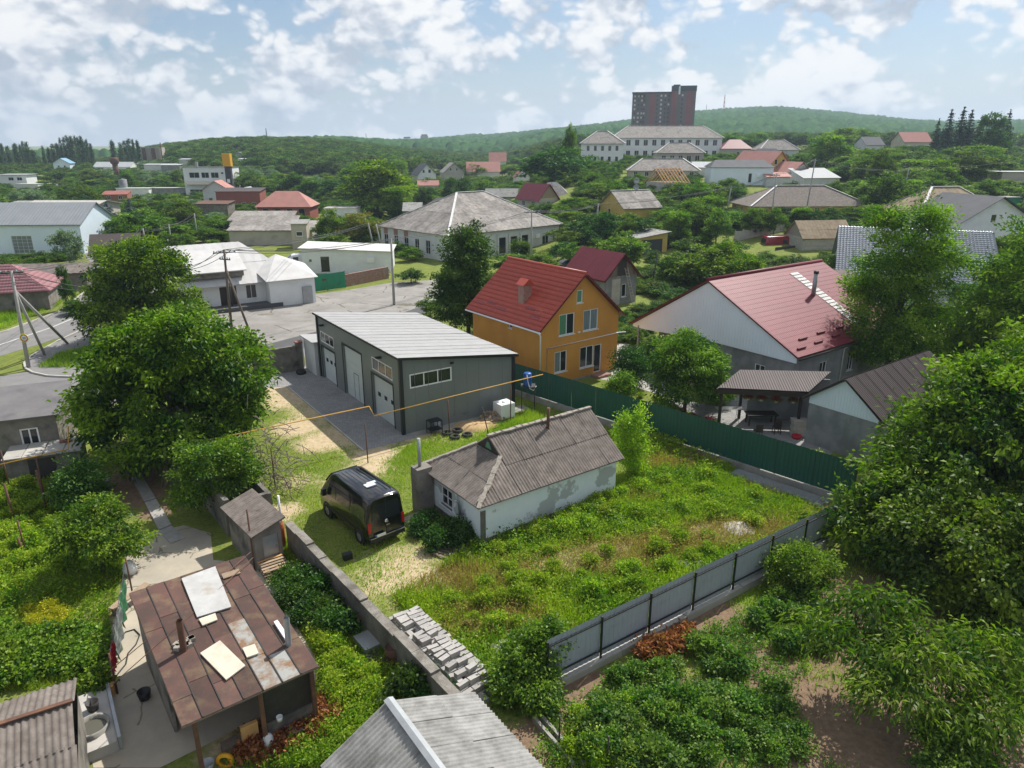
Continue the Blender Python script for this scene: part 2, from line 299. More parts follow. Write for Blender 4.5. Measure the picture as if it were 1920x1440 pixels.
M = dict(
 asb=mat('asbestos', (.115, .094, .080), (.225, .193, .168), .9, 2.5, contrast=(.3, .7), stretch=(1, 1, 1), col3=(.12, .105, .09), s3=1.1, c3=(.56, .72), bump=.25, vary=.10),
 asb_pale=mat('asbestos_pale', (.20, .18, .16), (.33, .305, .28), .9, 1.6, col3=(.14, .125, .11), s3=.5, c3=(.52, .75), bump=.25, vary=.22),
 asb_grey=mat('asbestos_grey', (.20, .197, .185), (.33, .325, .31), .9, 2.2, col3=(.13, .125, .115), s3=.8, c3=(.55, .72), bump=.2, vary=.08),
 asb_brown=mat('asbestos_brown', (.22, .165, .105), (.32, .25, .165), .9, 1.5, bump=.2, vary=.09),
 whitep=mat('white_paint', (.78, .78, .76), (.70, .70, .68), .6, 1.2),
 ridgew=mat('ridge_white', (.74, .74, .73), (.55, .54, .52), .7, 3),
 plastic_white=mat('white_plastic', (.82, .82, .82), None, .4),
 mortar=mat('ridge_mortar', (.40, .36, .30), (.24, .21, .18), .95, 9, bump=.6),
 white_wash=mat('whitewash', (.74, .82, .83), (.82, .87, .88), .85, 1.6, col3=(.46, .49, .48), s3=.42, c3=(.57, .60), bump=.15),
 white_wall=mat('white_wall', (.80, .81, .81), (.72, .73, .73), .85, .8, bump=.05),
 cream=mat('cream_wall', (.52, .47, .37), (.44, .40, .32), .85, .9, bump=.05),
 beige=mat('beige_wall', (.50, .46, .39), (.43, .40, .34), .85, .6, col3=(.36, .33, .29), s3=.4),
 palegrey=mat('pale_grey_wall', (.62, .63, .63), (.54, .55, .55), .85, .7),
 stucco=mat('dirty_stucco', (.25, .225, .195), (.15, .138, .12), .95, 1.1, contrast=(.35, .62), col3=(.085, .08, .072), s3=.55, c3=(.56, .68), bump=.3),
 stucco_grey=mat('grey_stucco', (.27, .275, .28), (.185, .19, .195), .92, .9, contrast=(.38, .6), bump=.2),
 orange=mat('orange_stucco', (.62, .29, .055), (.55, .245, .045), .85, .5, col3=(.50, .22, .05), s3=.35, c3=(.5, .75), bump=.12, bscale=60),
 yellow_wall=mat('yellow_wall', (.60, .43, .12), (.52, .37, .10), .85, .8),
 sandwich=mat('grey_panel', (.17, .19, .187), (.195, .213, .207), .42, .35, spec=.5),
 anthracite=mat('anthracite_trim', (.022, .025, .028), None, .4),
 door_white=mat('door_white', (.62, .66, .67), (.58, .62, .63), .4, 1),
 roof_white=mat('roof_white', (.40, .40, .398), (.355, .355, .353), .7, 1.5, spec=.15, vary=.03),
 red_tile=mat('red_tile', (.43, .066, .036), (.37, .056, .031), .42, 2.0, spec=.5, vary=.05),
 burgundy=mat('burgundy_metal', (.19, .034, .046), (.165, .029, .040), .5, 1.0, spec=.25, vary=.04),
 faded_burgundy=mat('faded_burgundy', (.31, .145, .155), (.26, .12, .13), .7, .8),
 burgundy_trim=mat('burgundy_trim', (.13, .02, .025), None, .5),
 brown_metal=mat('brown_metal', (.075, .055, .052), (.065, .048, .045), .65, .8, vary=.05),
 brown_dark=mat('brown_dark', (.035, .025, .022), None, .5),
 pink_roof=mat('pink_roof', (.43, .20, .165), (.37, .17, .14), .75, .6),
 redbrown_roof=mat('redbrown_roof', (.32, .10, .075), (.26, .085, .065), .7, .7),
 slate_roof=mat('slate_roof', (.06, .064, .072), (.08, .085, .094), .8, .6),
 grey_roof=mat('grey_metal_roof', (.25, .27, .285), (.225, .24, .255), .6, .6, metal=.0, spec=.3),
 light_roof=mat('light_metal_roof', (.44, .455, .465), (.385, .40, .41), .75, .6),
 blue_roof=mat('blue_roof', (.20, .36, .50), None, .5),
 dirt_roof=mat('felt_roof', (.13, .125, .13), (.175, .165, .165), .85, .9, col3=(.10, .095, .10), s3=.5),
 shop_roof=mat('pale_sheet_roof', (.60, .59, .575), (.52, .51, .495), .8, .8, spec=.15, vary=.06),
 siding=mat('white_siding', (.78, .86, .92), (.74, .82, .88), .55, .5),
 siding_blue=mat('pale_siding', (.70, .80, .87), (.66, .76, .83), .55, .5),
 concrete=mat('concrete', (.33, .315, .285), (.24, .23, .205), .92, 1.2, col3=(.18, .17, .15), s3=.7, c3=(.56, .7), bump=.2),
 concrete_pale=mat('concrete_pale', (.46, .44, .40), (.37, .35, .32), .92, 1.2, bump=.15, vary=.06),
 wall_old=mat('old_wall', (.21, .195, .17), (.13, .12, .105), .95, 2.2, col3=(.075, .07, .06), s3=.9, c3=(.54, .68), bump=.5),
 block=mat('limestone_block', (.43, .41, .385), (.33, .315, .295), .95, 5, bump=.5, vary=.16),
 brick=mat('brick', (.34, .15, .10), (.25, .11, .08), .9, 6, vary=.12),
 brick_pink=mat('old_brick', (.36, .21, .165), (.28, .155, .12), .9, 4, col3=(.30, .27, .24), s3=1.2),
 cmu=mat('shell_block', (.50, .47, .42), (.42, .39, .35), .95, 5, vary=.10, bump=.3),
 wood=mat('grey_wood', (.22, .17, .13), (.15, .115, .09), .9, 5, stretch=(1, 1, .2), vary=.18),
 wood_pole=mat('pole_wood', (.16, .13, .105), (.11, .09, .075), .9, 5, stretch=(1, 1, .15)),
 wood_orange=mat('new_wood', (.58, .33, .13), (.48, .27, .10), .8, 4, vary=.12),
 wood_tan=mat('tan_wood', (.36, .27, .18), (.27, .20, .135), .85, 5, vary=.2),
 pole_conc=mat('pole_concrete', (.38, .37, .355), (.31, .30, .285), .9, 3, bump=.1),
 rust=mat('rust', (.155, .075, .048), (.10, .055, .04), .85, 3.5, col3=(.20, .10, .05), s3=1.5),
 roof_rust=mat('rusty_sheet', (.105, .052, .040), (.072, .043, .034), .78, 1.6, contrast=(.38, .62), col3=(.145, .098, .058), s3=1.4, c3=(.5, .68), vary=.30, bump=.15),
 roof_rust2=mat('weathered_sheet', (.30, .30, .28), (.20, .115, .06), .7, 2.2, contrast=(.42, .6), vary=.08),
 tin=mat('tin_sheet', (.50, .50, .49), (.40, .39, .37), .6, 1.6, col3=(.36, .31, .25), s3=1.1, c3=(.56, .7), bump=.1),
 ply=mat('pale_board', (.60, .55, .44), (.50, .45, .36), .85, 2.5, contrast=(.4, .7)),
 galv=mat('galvanised', (.40, .42, .43), (.33, .345, .355), .45, 2, metal=.4),
 black_metal=mat('black_metal', (.018, .018, .02), None, .5),
 dark_metal=mat('dark_metal', (.05, .045, .042), (.035, .03, .028), .6, 4),
 fence_green=mat('green_profile', (.010, .075, .055), (.012, .082, .060), .45, .6, spec=.5),
 gate_green=mat('green_gate', (.012, .22, .115), (.015, .19, .10), .5, 1.0, col3=(.03, .15, .09), s3=.8),
 fence_grey=mat('grey_profile', (.36, .40, .43), (.31, .345, .375), .5, 1.0, col3=(.26, .285, .31), s3=.5, vary=.04),
 yellow_pipe=mat('yellow_pipe', (.55, .31, .05), (.46, .24, .045), .55, 3),
 asphalt=mat('asphalt', (.225, .218, .212), (.185, .18, .176), .92, .8, col3=(.255, .248, .24), s3=.15, bump=.1, bscale=40),
 asphalt_dark=mat('asphalt_patch', (.085, .083, .086), (.10, .098, .10), .92, 1.0, bump=.1, bscale=40),
 paint=mat('road_paint', (.62, .62, .60), (.48, .48, .46), .8, 3),
 glass=mat('window_glass', (.018, .022, .026), None, .06, spec=.6),
 glass_green=mat('green_glass', (.10, .24, .13), None, .15),
 curtain=mat('curtained_glass', (.22, .27, .27), (.14, .17, .175), .12, 2.5, stretch=(6, 6, .3)),
 car_black=mat('black_paint', (.006, .006, .007), None, .18, spec=.6, coat=.7),
 car_red=mat('red_paint', (.28, .010, .016), None, .25, coat=.6),
 car_grey=mat('grey_paint', (.07, .075, .085), None, .25, coat=.6),
 car_white=mat('van_white', (.72, .73, .74), None, .3),
 rubber=mat('rubber', (.022, .022, .023), (.035, .034, .033), .85, 6),
 rim=mat('wheel_rim', (.42, .43, .44), None, .35, metal=.7),
 red_lamp=mat('tail_lamp', (.42, .012, .012), None, .2),
 chrome=mat('chrome', (.70, .71, .72), None, .18, metal=.9),
 solar=mat('roof_vent', (.62, .66, .68), None, .4),
 blue_barrel=mat('blue_plastic', (.02, .10, .36), None, .4),
 sand=mat('sand', (.52, .36, .19), (.43, .29, .15), .95, 3, bump=.3),
 cloth_green=mat('green_cloth', (.035, .16, .07), (.03, .12, .055), .9, 6, stretch=(4, 4, .4)),
 cloth_grey=mat('grey_cloth', (.20, .23, .22), (.11, .13, .125), .9, 4),
 cloth_red=mat('red_cloth', (.46, .02, .035), None, .9),
 cloth_white=mat('white_sack', (.72, .72, .70), (.60, .60, .58), .8, 4),
 orange_pipe=mat('orange_drain_pipe', (.36, .09, .025), (.27, .07, .02), .6, 4),
 soil=mat('soil_heap', (.24, .17, .115), (.17, .12, .08), .95, 3, bump=.4),
 bark=mat('bark', (.13, .105, .085), (.075, .06, .05), .95, 6, stretch=(1, 1, .25), bump=.5),
 bark_pale=mat('pale_bark', (.30, .27, .235), (.17, .15, .13), .9, 6, stretch=(1, 1, .3)),
 dry=mat('dry_stems', (.27, .17, .09), (.18, .11, .06), .95, 5),
 far_brown=mat('tower_brown', (.155, .125, .12), (.135, .11, .105), .85, .12),
 far_maroon=mat('tower_maroon', (.25, .095, .09), (.21, .08, .078), .85, .12),
 far_dark=mat('tower_dark', (.055, .055, .062), None, .8),
 sign_yellow=mat('sign_yellow', (.72, .36, .012), None, .5),
 wire=mat('wire', (.06, .06, .065), None, .6),
 ceramic=mat('insulator', (.28, .42, .40), None, .3),
 sign_white=mat('sign_white', (.80, .80, .80), None, .5),
 sign_red=mat('sign_red', (.55, .02, .02), None, .5),
 sign_fluor=mat('sign_fluor', (.72, .72, .04), None, .5),
 stone_slab=mat('stone_slab', (.36, .345, .32), (.29, .275, .25), .92, 3, vary=.1),
 water=mat('murky_water', (.10, .095, .07), None, .08),
)
LEAF = dict(
 walnut=leaf_mat('walnut_leaf', (.014, .062, .004), (.22, .335, .016), .34, .04),
 tree=leaf_mat('broad_leaf', (.020, .072, .008), (.175, .28, .022), .34, .09),
 acacia=leaf_mat('acacia_leaf', (.036, .110, .008), (.25, .355, .022), .38, .06),
 dark=leaf_mat('dark_leaf', (.016, .062, .013), (.085, .185, .026), .28, .12),
 cherry=leaf_mat('cherry_leaf', (.034, .095, .010), (.20, .27, .026), .38, .05),
 shrub=leaf_mat('shrub_leaf', (.032, .100, .010), (.22, .335, .024), .36, .07),
 lime=leaf_mat('lime_leaf', (.12, .23, .010), (.38, .50, .026), .42, .06),
 spruce=leaf_mat('spruce_needle', (.014, .042, .026), (.045, .092, .054), .10, .10),
 bluish=leaf_mat('blue_spruce_needle', (.055, .09, .095), (.13, .185, .20), .10, .08),
 poplar=leaf_mat('poplar_leaf', (.036, .075, .036), (.085, .145, .064), .25, .10),
 silver=leaf_mat('silver_leaf', (.11, .17, .10), (.23, .31, .19), .25, .08),
 rustl=leaf_mat('browning_leaf', (.10, .13, .018), (.28, .22, .045), .38, .06),
 wood=leaf_mat('wood_leaf', (.020, .066, .013), (.14, .235, .032), .28, .14),
 canopy=leaf_mat('hazed_canopy_leaf', (.024, .072, .022), (.070, .145, .040), .0, .0, .0),  # distant haze partly put into the colour: greens bluer and darker
 grass=leaf_mat('grass_blade', (.13, .24, .018), (.44, .47, .075), .42, .0, .01),
 weed=leaf_mat('weed_leaf', (.080, .19, .012), (.40, .47, .046), .42, .06, .01),
 dryg=leaf_mat('dry_blade', (.26, .16, .065), (.46, .33, .14), .35, .0, .01),
 redry=leaf_mat('dried_stalk', (.20, .075, .028), (.42, .19, .075), .3, .06, .01),
 yellow=leaf_mat('yellow_flower', (.36, .33, .02), (.62, .54, .03), .3, .0, .01),
 veg=leaf_mat('garden_leaf', (.034, .110, .018), (.21, .325, .042), .36, .08),
 flower=leaf_mat('red_flower', (.42, .02, .04), (.58, .16, .12), .2, .1, .01),
)
# ------------------------------------------------------------------ ground
def axis(lo, hi, step, far_lo, far_hi, g=1.22):
    a = list(np.arange(lo, hi + .001, step)); s = step; x = hi
    while x < far_hi: s *= g; x += s; a.append(x)
    s = step; x = lo
    while x > far_lo: s *= g; x -= s; a.insert(0, x)
    return a
xs = axis(-42, 42, .7, -2600, 2600, 1.16); ys = axis(8, 100, .7, -250, 4200, 1.07)
BL = []                                              # patches of ground cover: (place, radius, channel, amount)
def blob(ch, amt, lst):
    for px, py, r_ in lst: p = P(px, py); BL.append((p.x, p.y, r_, ch, amt))
blob('dry', .95, [(560, 745, 2.6), (610, 770, 2.4), (650, 815, 2.2), (560, 800, 1.8), (520, 730, 1.6), (700, 850, 1.5), (690, 880, 1.2), (530, 960, 1.0), (600, 830, 1.5), (850, 800, 2.0), (900, 790, 1.2), (780, 815, 1.4)])
blob('dry', .6, [(640, 905, 1.2), (560, 900, 1.0), (760, 1060, 2.0), (720, 1090, 1.6), (790, 1090, 1.4), (1020, 1060, 1.6), (1130, 1010, 1.5), (1180, 970, 1.6), (1050, 1120, 1.4), (1230, 960, 1.3), (960, 1090, 1.2), (1320, 990, 1.4)])
blob('soil', 1.0, [(250, 900, 1.6), (260, 930, 1.5), (300, 960, 1.0), (1000, 1400, 1.2), (1080, 1330, 1.4), (1040, 1290, .9), (1120, 1290, 1.0), (1400, 1230, 1.4), (1450, 1270, 1.6), (1480, 1310, 1.6), (1540, 1340, 2.0), (1600, 1380, 2.2), (1680, 1420, 2.2), (1800, 1400, 2.5), (1870, 1420, 2.0), (1700, 1350, 1.6), (1360, 1160, 1.2), (1300, 1180, 1.0), (1500, 1400, 1.8), (1560, 1200, 2.0), (1650, 1150, 3.0), (1750, 1250, 2.5), (1450, 1330, 1.5)])
blob('soil', .7, [(1250, 1300, 2.0), (1200, 1400, 2.0), (1320, 1380, 2.0), (480, 1400, 1.4), (560, 1380, 1.2), (640, 1290, 1.0), (1400, 700, 4), (1300, 640, 4), (1250, 700, 4), (150, 1020, 1.0)])
blob('dry', .7, [(90, 1100, 1.4), (150, 1080, 1.2), (60, 1160, 1.3), (200, 1150, .9), (590, 1300, 1.0), (640, 1250, .9), (520, 1370, 1.2), (450, 1400, 1.2)])
BL2 = np.array([(b[0], b[1], b[2], 0 if b[3] == 'dry' else 1, b[4]) for b in BL])
vv = []; dry = []; soil = []
for y in ys:
    for x in xs: vv.append((x, y, T(x, y) if y > 100 else 0.0))
va = np.array(vv); nx = len(xs)
dryv = np.zeros(len(va)); soilv = np.zeros(len(va))
nearm = (va[:, 1] < 110) & (va[:, 1] > 5) & (abs(va[:, 0]) < 60)
for bx, by, br, ch, am in BL2:
    w_ = am * np.exp(-((va[:, 0] - bx) ** 2 + (va[:, 1] - by) ** 2) / (br * br)); w_[~nearm] = 0
    if ch == 0: dryv = np.maximum(dryv, w_)
    else: soilv = np.maximum(soilv, w_)
ff = [(j * nx + i, j * nx + i + 1, (j + 1) * nx + i + 1, (j + 1) * nx + i) for j in range(len(ys) - 1) for i in range(nx - 1)]
def ground_mat():
    m, t = new_mat('ground_cover'); L = t.links; b = t.nodes.new('ShaderNodeBsdfPrincipled'); o = t.nodes.new('ShaderNodeOutputMaterial'); L.new(b.outputs[0], o.inputs[0])
    b.inputs['Roughness'].default_value = .95; b.inputs['Specular IOR Level'].default_value = .15
    tcn = t.nodes.new('ShaderNodeTexCoord')
    def nz(sc, det=6, rg=.65):
        n = t.nodes.new('ShaderNodeTexNoise'); n.inputs['Scale'].default_value = sc; n.inputs['Detail'].default_value = det; n.inputs['Roughness'].default_value = rg; L.new(tcn.outputs['Object'], n.inputs['Vector']); return n.outputs['Fac']
    def mr(f, lo, hi, a=0, c=1):
        r = t.nodes.new('ShaderNodeMapRange'); r.inputs['From Min'].default_value = lo; r.inputs['From Max'].default_value = hi; r.inputs['To Min'].default_value = a; r.inputs['To Max'].default_value = c; L.new(f, r.inputs['Value']); return r.outputs[0]
    def mx(f, a, c):
        x = t.nodes.new('ShaderNodeMixRGB'); L.new(f, x.inputs[0])
        for i, q in ((1, a), (2, c)):
            if isinstance(q, tuple): x.inputs[i].default_value = (*q, 1)
            else: L.new(q, x.inputs[i])
        return x.outputs[0]
    def add(a, c, k):
        x = t.nodes.new('ShaderNodeMath'); x.operation = 'MULTIPLY_ADD'; L.new(c, x.inputs[0]); x.inputs[1].default_value = k; L.new(a, x.inputs[2]); return x.outputs[0]
    def attr(n):
        a = t.nodes.new('ShaderNodeAttribute'); a.attribute_name = n; return a.outputs['Fac']
    g = mx(mr(nz(.9), .35, .65), (.075, .135, .020), (.165, .215, .034))
    g = mx(mr(nz(7), .4, .75), g, (.27, .26, .075))
    d = mx(mr(nz(3), .35, .65), (.44, .33, .19), (.56, .46, .31))
    s = mx(mr(nz(4), .35, .65), (.26, .18, .12), (.17, .115, .075))
    c = mx(mr(add(attr('dry'), nz(1.6, 7, .7), 1.1), .72, 1.12), g, d)
    c = mx(mr(add(attr('soil'), nz(2.2, 7, .7), 1.0), .80, 1.05), c, s)
    L.new(c, b.inputs['Base Color'])
    bp = t.nodes.new('ShaderNodeBump'); bp.inputs['Strength'].default_value = .6; bp.inputs['Distance'].default_value = .08; L.new(nz(14), bp.inputs['Height']); L.new(bp.outputs[0], b.inputs['Normal'])
    return m
tag(link('ground', np_mesh('ground', va, ff, ground_mat(), {'dry': ('POINT', dryv), 'soil': ('POINT', soilv)})), None, kind='structure')

def cracked(name, c1, c2, crack, cs, width=.02, rough=.92):
    m, t = new_mat(name); L = t.links; b = t.nodes.new('ShaderNodeBsdfPrincipled'); o = t.nodes.new('ShaderNodeOutputMaterial'); L.new(b.outputs[0], o.inputs[0]); b.inputs['Roughness'].default_value = rough
    tcn = t.nodes.new('ShaderNodeTexCoord')
    n = t.nodes.new('ShaderNodeTexNoise'); n.inputs['Scale'].default_value = .35; n.inputs['Detail'].default_value = 8; n.inputs['Roughness'].default_value = .65; L.new(tcn.outputs['Object'], n.inputs['Vector'])
    r = t.nodes.new('ShaderNodeMapRange'); r.inputs['From Min'].default_value = .35; r.inputs['From Max'].default_value = .65; L.new(n.outputs['Fac'], r.inputs['Value'])
    x = t.nodes.new('ShaderNodeMixRGB'); x.inputs[1].default_value = (*c1, 1); x.inputs[2].default_value = (*c2, 1); L.new(r.outputs[0], x.inputs[0])
    n2 = t.nodes.new('ShaderNodeTexNoise'); n2.inputs['Scale'].default_value = .8; n2.inputs['Detail'].default_value = 4; L.new(tcn.outputs['Object'], n2.inputs['Vector'])
    mm = t.nodes.new('ShaderNodeMixRGB'); mm.inputs[0].default_value = .32; L.new(tcn.outputs['Object'], mm.inputs[1]); L.new(n2.outputs['Color'], mm.inputs[2])
    v = t.nodes.new('ShaderNodeTexVoronoi'); v.feature = 'DISTANCE_TO_EDGE'; v.inputs['Scale'].default_value = cs; L.new(mm.outputs[0], v.inputs['Vector'])
    lt = t.nodes.new('ShaderNodeMath'); lt.operation = 'LESS_THAN'; lt.inputs[1].default_value = width; L.new(v.outputs['Distance'], lt.inputs[0])
    n3 = t.nodes.new('ShaderNodeTexNoise'); n3.inputs['Scale'].default_value = .5; L.new(tcn.outputs['Object'], n3.inputs['Vector'])
    g = t.nodes.new('ShaderNodeMath'); g.operation = 'GREATER_THAN'; g.inputs[1].default_value = .5; L.new(n3.outputs['Fac'], g.inputs[0])
    ml = t.nodes.new('ShaderNodeMath'); ml.operation = 'MULTIPLY'; L.new(lt.outputs[0], ml.inputs[0]); L.new(g.outputs[0], ml.inputs[1])
    y = t.nodes.new('ShaderNodeMixRGB'); y.inputs[2].default_value = (*crack, 1); L.new(x.outputs[0], y.inputs[1]); L.new(ml.outputs[0], y.inputs[0]); L.new(y.outputs[0], b.inputs['Base Color'])
    MATS[name] = m; return m
M['forecourt'] = cracked('cracked_concrete', (.30, .282, .26), (.205, .192, .175), (.13, .12, .085), .32, .016)
M['yard'] = cracked('yard_concrete', (.46, .40, .305), (.31, .28, .23), (.20, .175, .12), .6, .010)
def paver_mat():
    m, t = new_mat('pavers'); L = t.links; b = t.nodes.new('ShaderNodeBsdfPrincipled'); o = t.nodes.new('ShaderNodeOutputMaterial'); L.new(b.outputs[0], o.inputs[0]); b.inputs['Roughness'].default_value = .9
    tcn = t.nodes.new('ShaderNodeTexCoord'); mp = t.nodes.new('ShaderNodeMapping'); mp.inputs['Rotation'].default_value = (0, 0, R(36)); L.new(tcn.outputs['Object'], mp.inputs[0])
    k = t.nodes.new('ShaderNodeTexBrick'); k.inputs['Scale'].default_value = 1; k.inputs['Brick Width'].default_value = .24; k.inputs['Row Height'].default_value = .12; k.inputs['Mortar Size'].default_value = .008
    k.inputs['Color1'].default_value = (.30, .295, .285, 1); k.inputs['Color2'].default_value = (.235, .23, .225, 1); k.inputs['Mortar'].default_value = (.12, .115, .11, 1); L.new(mp.outputs[0], k.inputs['Vector'])
    n = t.nodes.new('ShaderNodeTexNoise'); n.inputs['Scale'].default_value = .8; n.inputs['Detail'].default_value = 6; L.new(tcn.outputs['Object'], n.inputs['Vector'])
    x = t.nodes.new('ShaderNodeMixRGB'); x.blend_type = 'MULTIPLY'; x.inputs[0].default_value = .5; L.new(k.outputs['Color'], x.inputs[1]); L.new(n.outputs['Fac'], x.inputs[2])
    h = t.nodes.new('ShaderNodeVectorMath'); h.operation = 'SCALE'; h.inputs['Scale'].default_value = 1.35; L.new(x.outputs[0], h.inputs[0]); L.new(h.outputs[0], b.inputs['Base Color'])
    bp = t.nodes.new('ShaderNodeBump'); bp.inputs['Strength'].default_value = .3; bp.inputs['Distance'].default_value = .02; L.new(k.outputs['Fac'], bp.inputs['Height']); bp.invert = True; L.new(bp.outputs[0], b.inputs['Normal']); return m
M['pavers'] = paver_mat()
def sheet(name, pix, z, m, world=None, label=None):
    pts = [P(px, py) for px, py in pix] if pix else [Vector((*w, 0)) for w in world]
    bm = bmesh.new(); vs = [bm.verts.new((p.x, p.y, z)) for p in pts]; f = bm.faces.new(vs)
    bmesh.ops.triangulate(bm, faces=[f]); bmesh.ops.recalc_face_normals(bm, faces=bm.faces)
    for f in bm.faces:
        if f.normal.z < 0: f.normal_flip()
    me = bpy.data.meshes.new(name); bm.to_mesh(me); bm.free(); me.materials.append(m)
    return tag(link(name, me), label, kind='structure')
# the road coming in from the left, the side street behind the wall and the forecourt
def ribbon(name, pts, z, m, hw):
    mb = MB(); pts = [Vector((*p, 0)) for p in pts]
    L_ = []; R_ = []
    for i, p in enumerate(pts):
        d = (pts[min(i + 1, len(pts) - 1)] - pts[max(i - 1, 0)]).normalized(); n = Vector((-d.y, d.x, 0)); w = hw[i] if isinstance(hw, list) else hw
        L_.append(p + n * w + Vector((0, 0, z))); R_.append(p - n * w + Vector((0, 0, z)))
    for i in range(len(pts) - 1): mb.face([R_[i], R_[i + 1], L_[i + 1], L_[i]])
    return tag(mb.build(name, m), None, kind='structure'), L_, R_
road_pts = [(-66, 30), (-56, 43), (-49, 57.5), (-46.5, 68), (-46.5, 78), (-51, 92), (-58, 106), (-70, 124), (-84, 140)]
_, rl, rr = ribbon('road', road_pts, .012, M['asphalt'], 3.6)
ribbon('centre_line', [(-49.6, 54), (-47.4, 63), (-46.6, 70), (-46.9, 79)], .020, M['paint'], .09)
for i, seg in enumerate(([(-50.2, 90.2), (-52.4, 94.4)], [(-54.6, 98.6), (-56.6, 102.6)], [(-58.9, 107.3), (-61.6, 111.3)])): ribbon('lane_dash', seg, .020, M['paint'], .09)
sheet('street', [(0, 705), (0, 790), (120, 790), (330, 720), (480, 690), (600, 665), (840, 560), (840, 545), (560, 640), (430, 650), (330, 660), (240, 690), (130, 708), (50, 697)], .008, M['asphalt'])
sheet('forecourt', [(300, 645), (380, 592), (420, 582), (590, 552), (645, 545), (735, 530), (830, 524), (850, 542), (760, 590), (590, 632), (480, 652), (400, 660)], .016, M['forecourt'])
sheet('asphalt_lane', [(420, 668), (500, 646), (600, 620), (760, 585), (850, 552), (850, 566), (700, 625), (500, 668)], .020, M['asphalt_dark'])
sheet('side_yard', [(1225, 480), (1290, 455), (1330, 440), (1400, 435), (1520, 440), (1500, 470), (1300, 500)], .010, M['asphalt'])
# kerb island at the corner
def kerb(name, pix, w=.16, h=.14, world=None):
    pts = [P(*q) for q in pix] if pix else [Vector((*q, 0)) for q in world]
    mb = MB()
    for a, b in zip(pts, pts[1:]): mb.bar(a + Vector((0, 0, h / 2)), b + Vector((0, 0, h / 2)), w, h)
    return tag(mb.build(name, M['concrete_pale']), None, kind='structure')
isl = [(170, 612), (110, 640), (60, 668), (46, 682), (48, 692), (62, 700), (90, 706), (130, 708), (190, 700), (260, 680)]
kerb('kerb', isl)
sheet('pavement_island', isl, .05, M['asphalt'])
kerb('kerb', None, world=[(p.x, p.y) for p in rl[1:7]])
# paving at the garage, concrete yard, garden path
GA = Frame((-6.92, 42.01), 34.3)
sheet('garage_paving', None, .012, M['pavers'], world=[GA.w(a, b)[:2] for a, b in ((-3.1, -.9), (.4, -.9), (.4, 15.5), (-.2, 18.2), (-6.5, 18.6), (-6.2, 15.2), (-3.1, 13.6))])
kerb('paving_kerb', None, w=.1, h=.07, world=[GA.w(a, b)[:2] for a, b in ((-3.15, -.9), (-3.15, 13.6))])
sheet('garage_apron', None, .010, M['concrete'], world=[GA.w(a, b)[:2] for a, b in ((.4, -.75), (9.4, -.75), (9.4, .2), (.4, .2))])
sheet('concrete_yard', [(240, 1010), (345, 985), (395, 1000), (400, 1050), (490, 1060), (600, 1250), (590, 1290), (400, 1390), (300, 1440), (175, 1440), (155, 1330), (200, 1280), (195, 1240), (225, 1110), (235, 1060)], .012, M['yard'])
for q in ([(232, 862), (250, 858), (262, 885), (243, 890)], [(244, 892), (263, 887), (292, 935), (271, 942)], [(272, 944), (293, 937), (322, 985), (298, 995)], [(298, 997), (322, 987), (348, 1010), (320, 1020)]):
    pts = [P(*k) for k in q]; mb = MB(); mb.prism([(p.x, p.y, .0) for p in pts], (0, 0, .06)); tag(mb.build('path_slab', M['stone_slab']), None, kind='structure')
sheet('neighbour_courtyard', [(1340, 760), (1420, 730), (1560, 760), (1560, 850), (1540, 870), (1480, 860), (1380, 815), (1290, 770), (1230, 745)], .010, M['pavers'])
sheet('garden_path', [(1150, 640), (1180, 640), (1240, 690), (1300, 745), (1270, 750), (1170, 720), (1120, 710), (1100, 700)], .008, M['concrete_pale'])
# ------------------------------------------------------------------ houses
def wall_face(mb, o, u, W_, H_, holes, nrm, depth=.16, poly=None):
    """a wall panel with real openings, clipped to a convex outline (gables); holes = (u0, u1, z0, z1); reveals go inwards"""
    o = Vector(o); u = Vector(u); z = Vector((0, 0, 1)); n = Vector(nrm)
    poly = poly or [(0, 0), (W_, 0), (W_, H_), (0, H_)]; H_ = max(q[1] for q in poly)
    us = sorted({0, W_, *[round(h[0], 4) for h in holes], *[round(h[1], 4) for h in holes]}); zs = sorted({0, H_, *[round(h[2], 4) for h in holes], *[round(h[3], 4) for h in holes]})
    us = [k for k in us if 0 <= k <= W_]; zs = [k for k in zs if 0 <= k <= H_]
    for a, b in zip(us, us[1:]):
        for c, d in zip(zs, zs[1:]):
            m, k = (a + b) / 2, (c + d) / 2
            if any(h[0] < m < h[1] and h[2] < k < h[3] for h in holes): continue
            cell = clip_cell(poly, a, b, c, d)
            if len(cell) >= 3: mb.face([o + u * x + z * y for x, y in cell])
    for h in holes:
        a, b, c, d = h; q = [o + u * a + z * c, o + u * b + z * c, o + u * b + z * d, o + u * a + z * d]; r_ = [p - n * depth for p in q]
        for i in range(4): j = (i + 1) % 4; mb.face([q[i], r_[i], r_[j], q[j]])
FACES = {'F': lambda W_, D: ((0, 0, 0), (1, 0, 0), (0, -1, 0), W_), 'L': lambda W_, D: ((0, D, 0), (0, -1, 0), (-1, 0, 0), D), 'R': lambda W_, D: ((W_, 0, 0), (0, 1, 0), (1, 0, 0), D), 'B': lambda W_, D: ((W_, D, 0), (-1, 0, 0), (0, 1, 0), W_)}
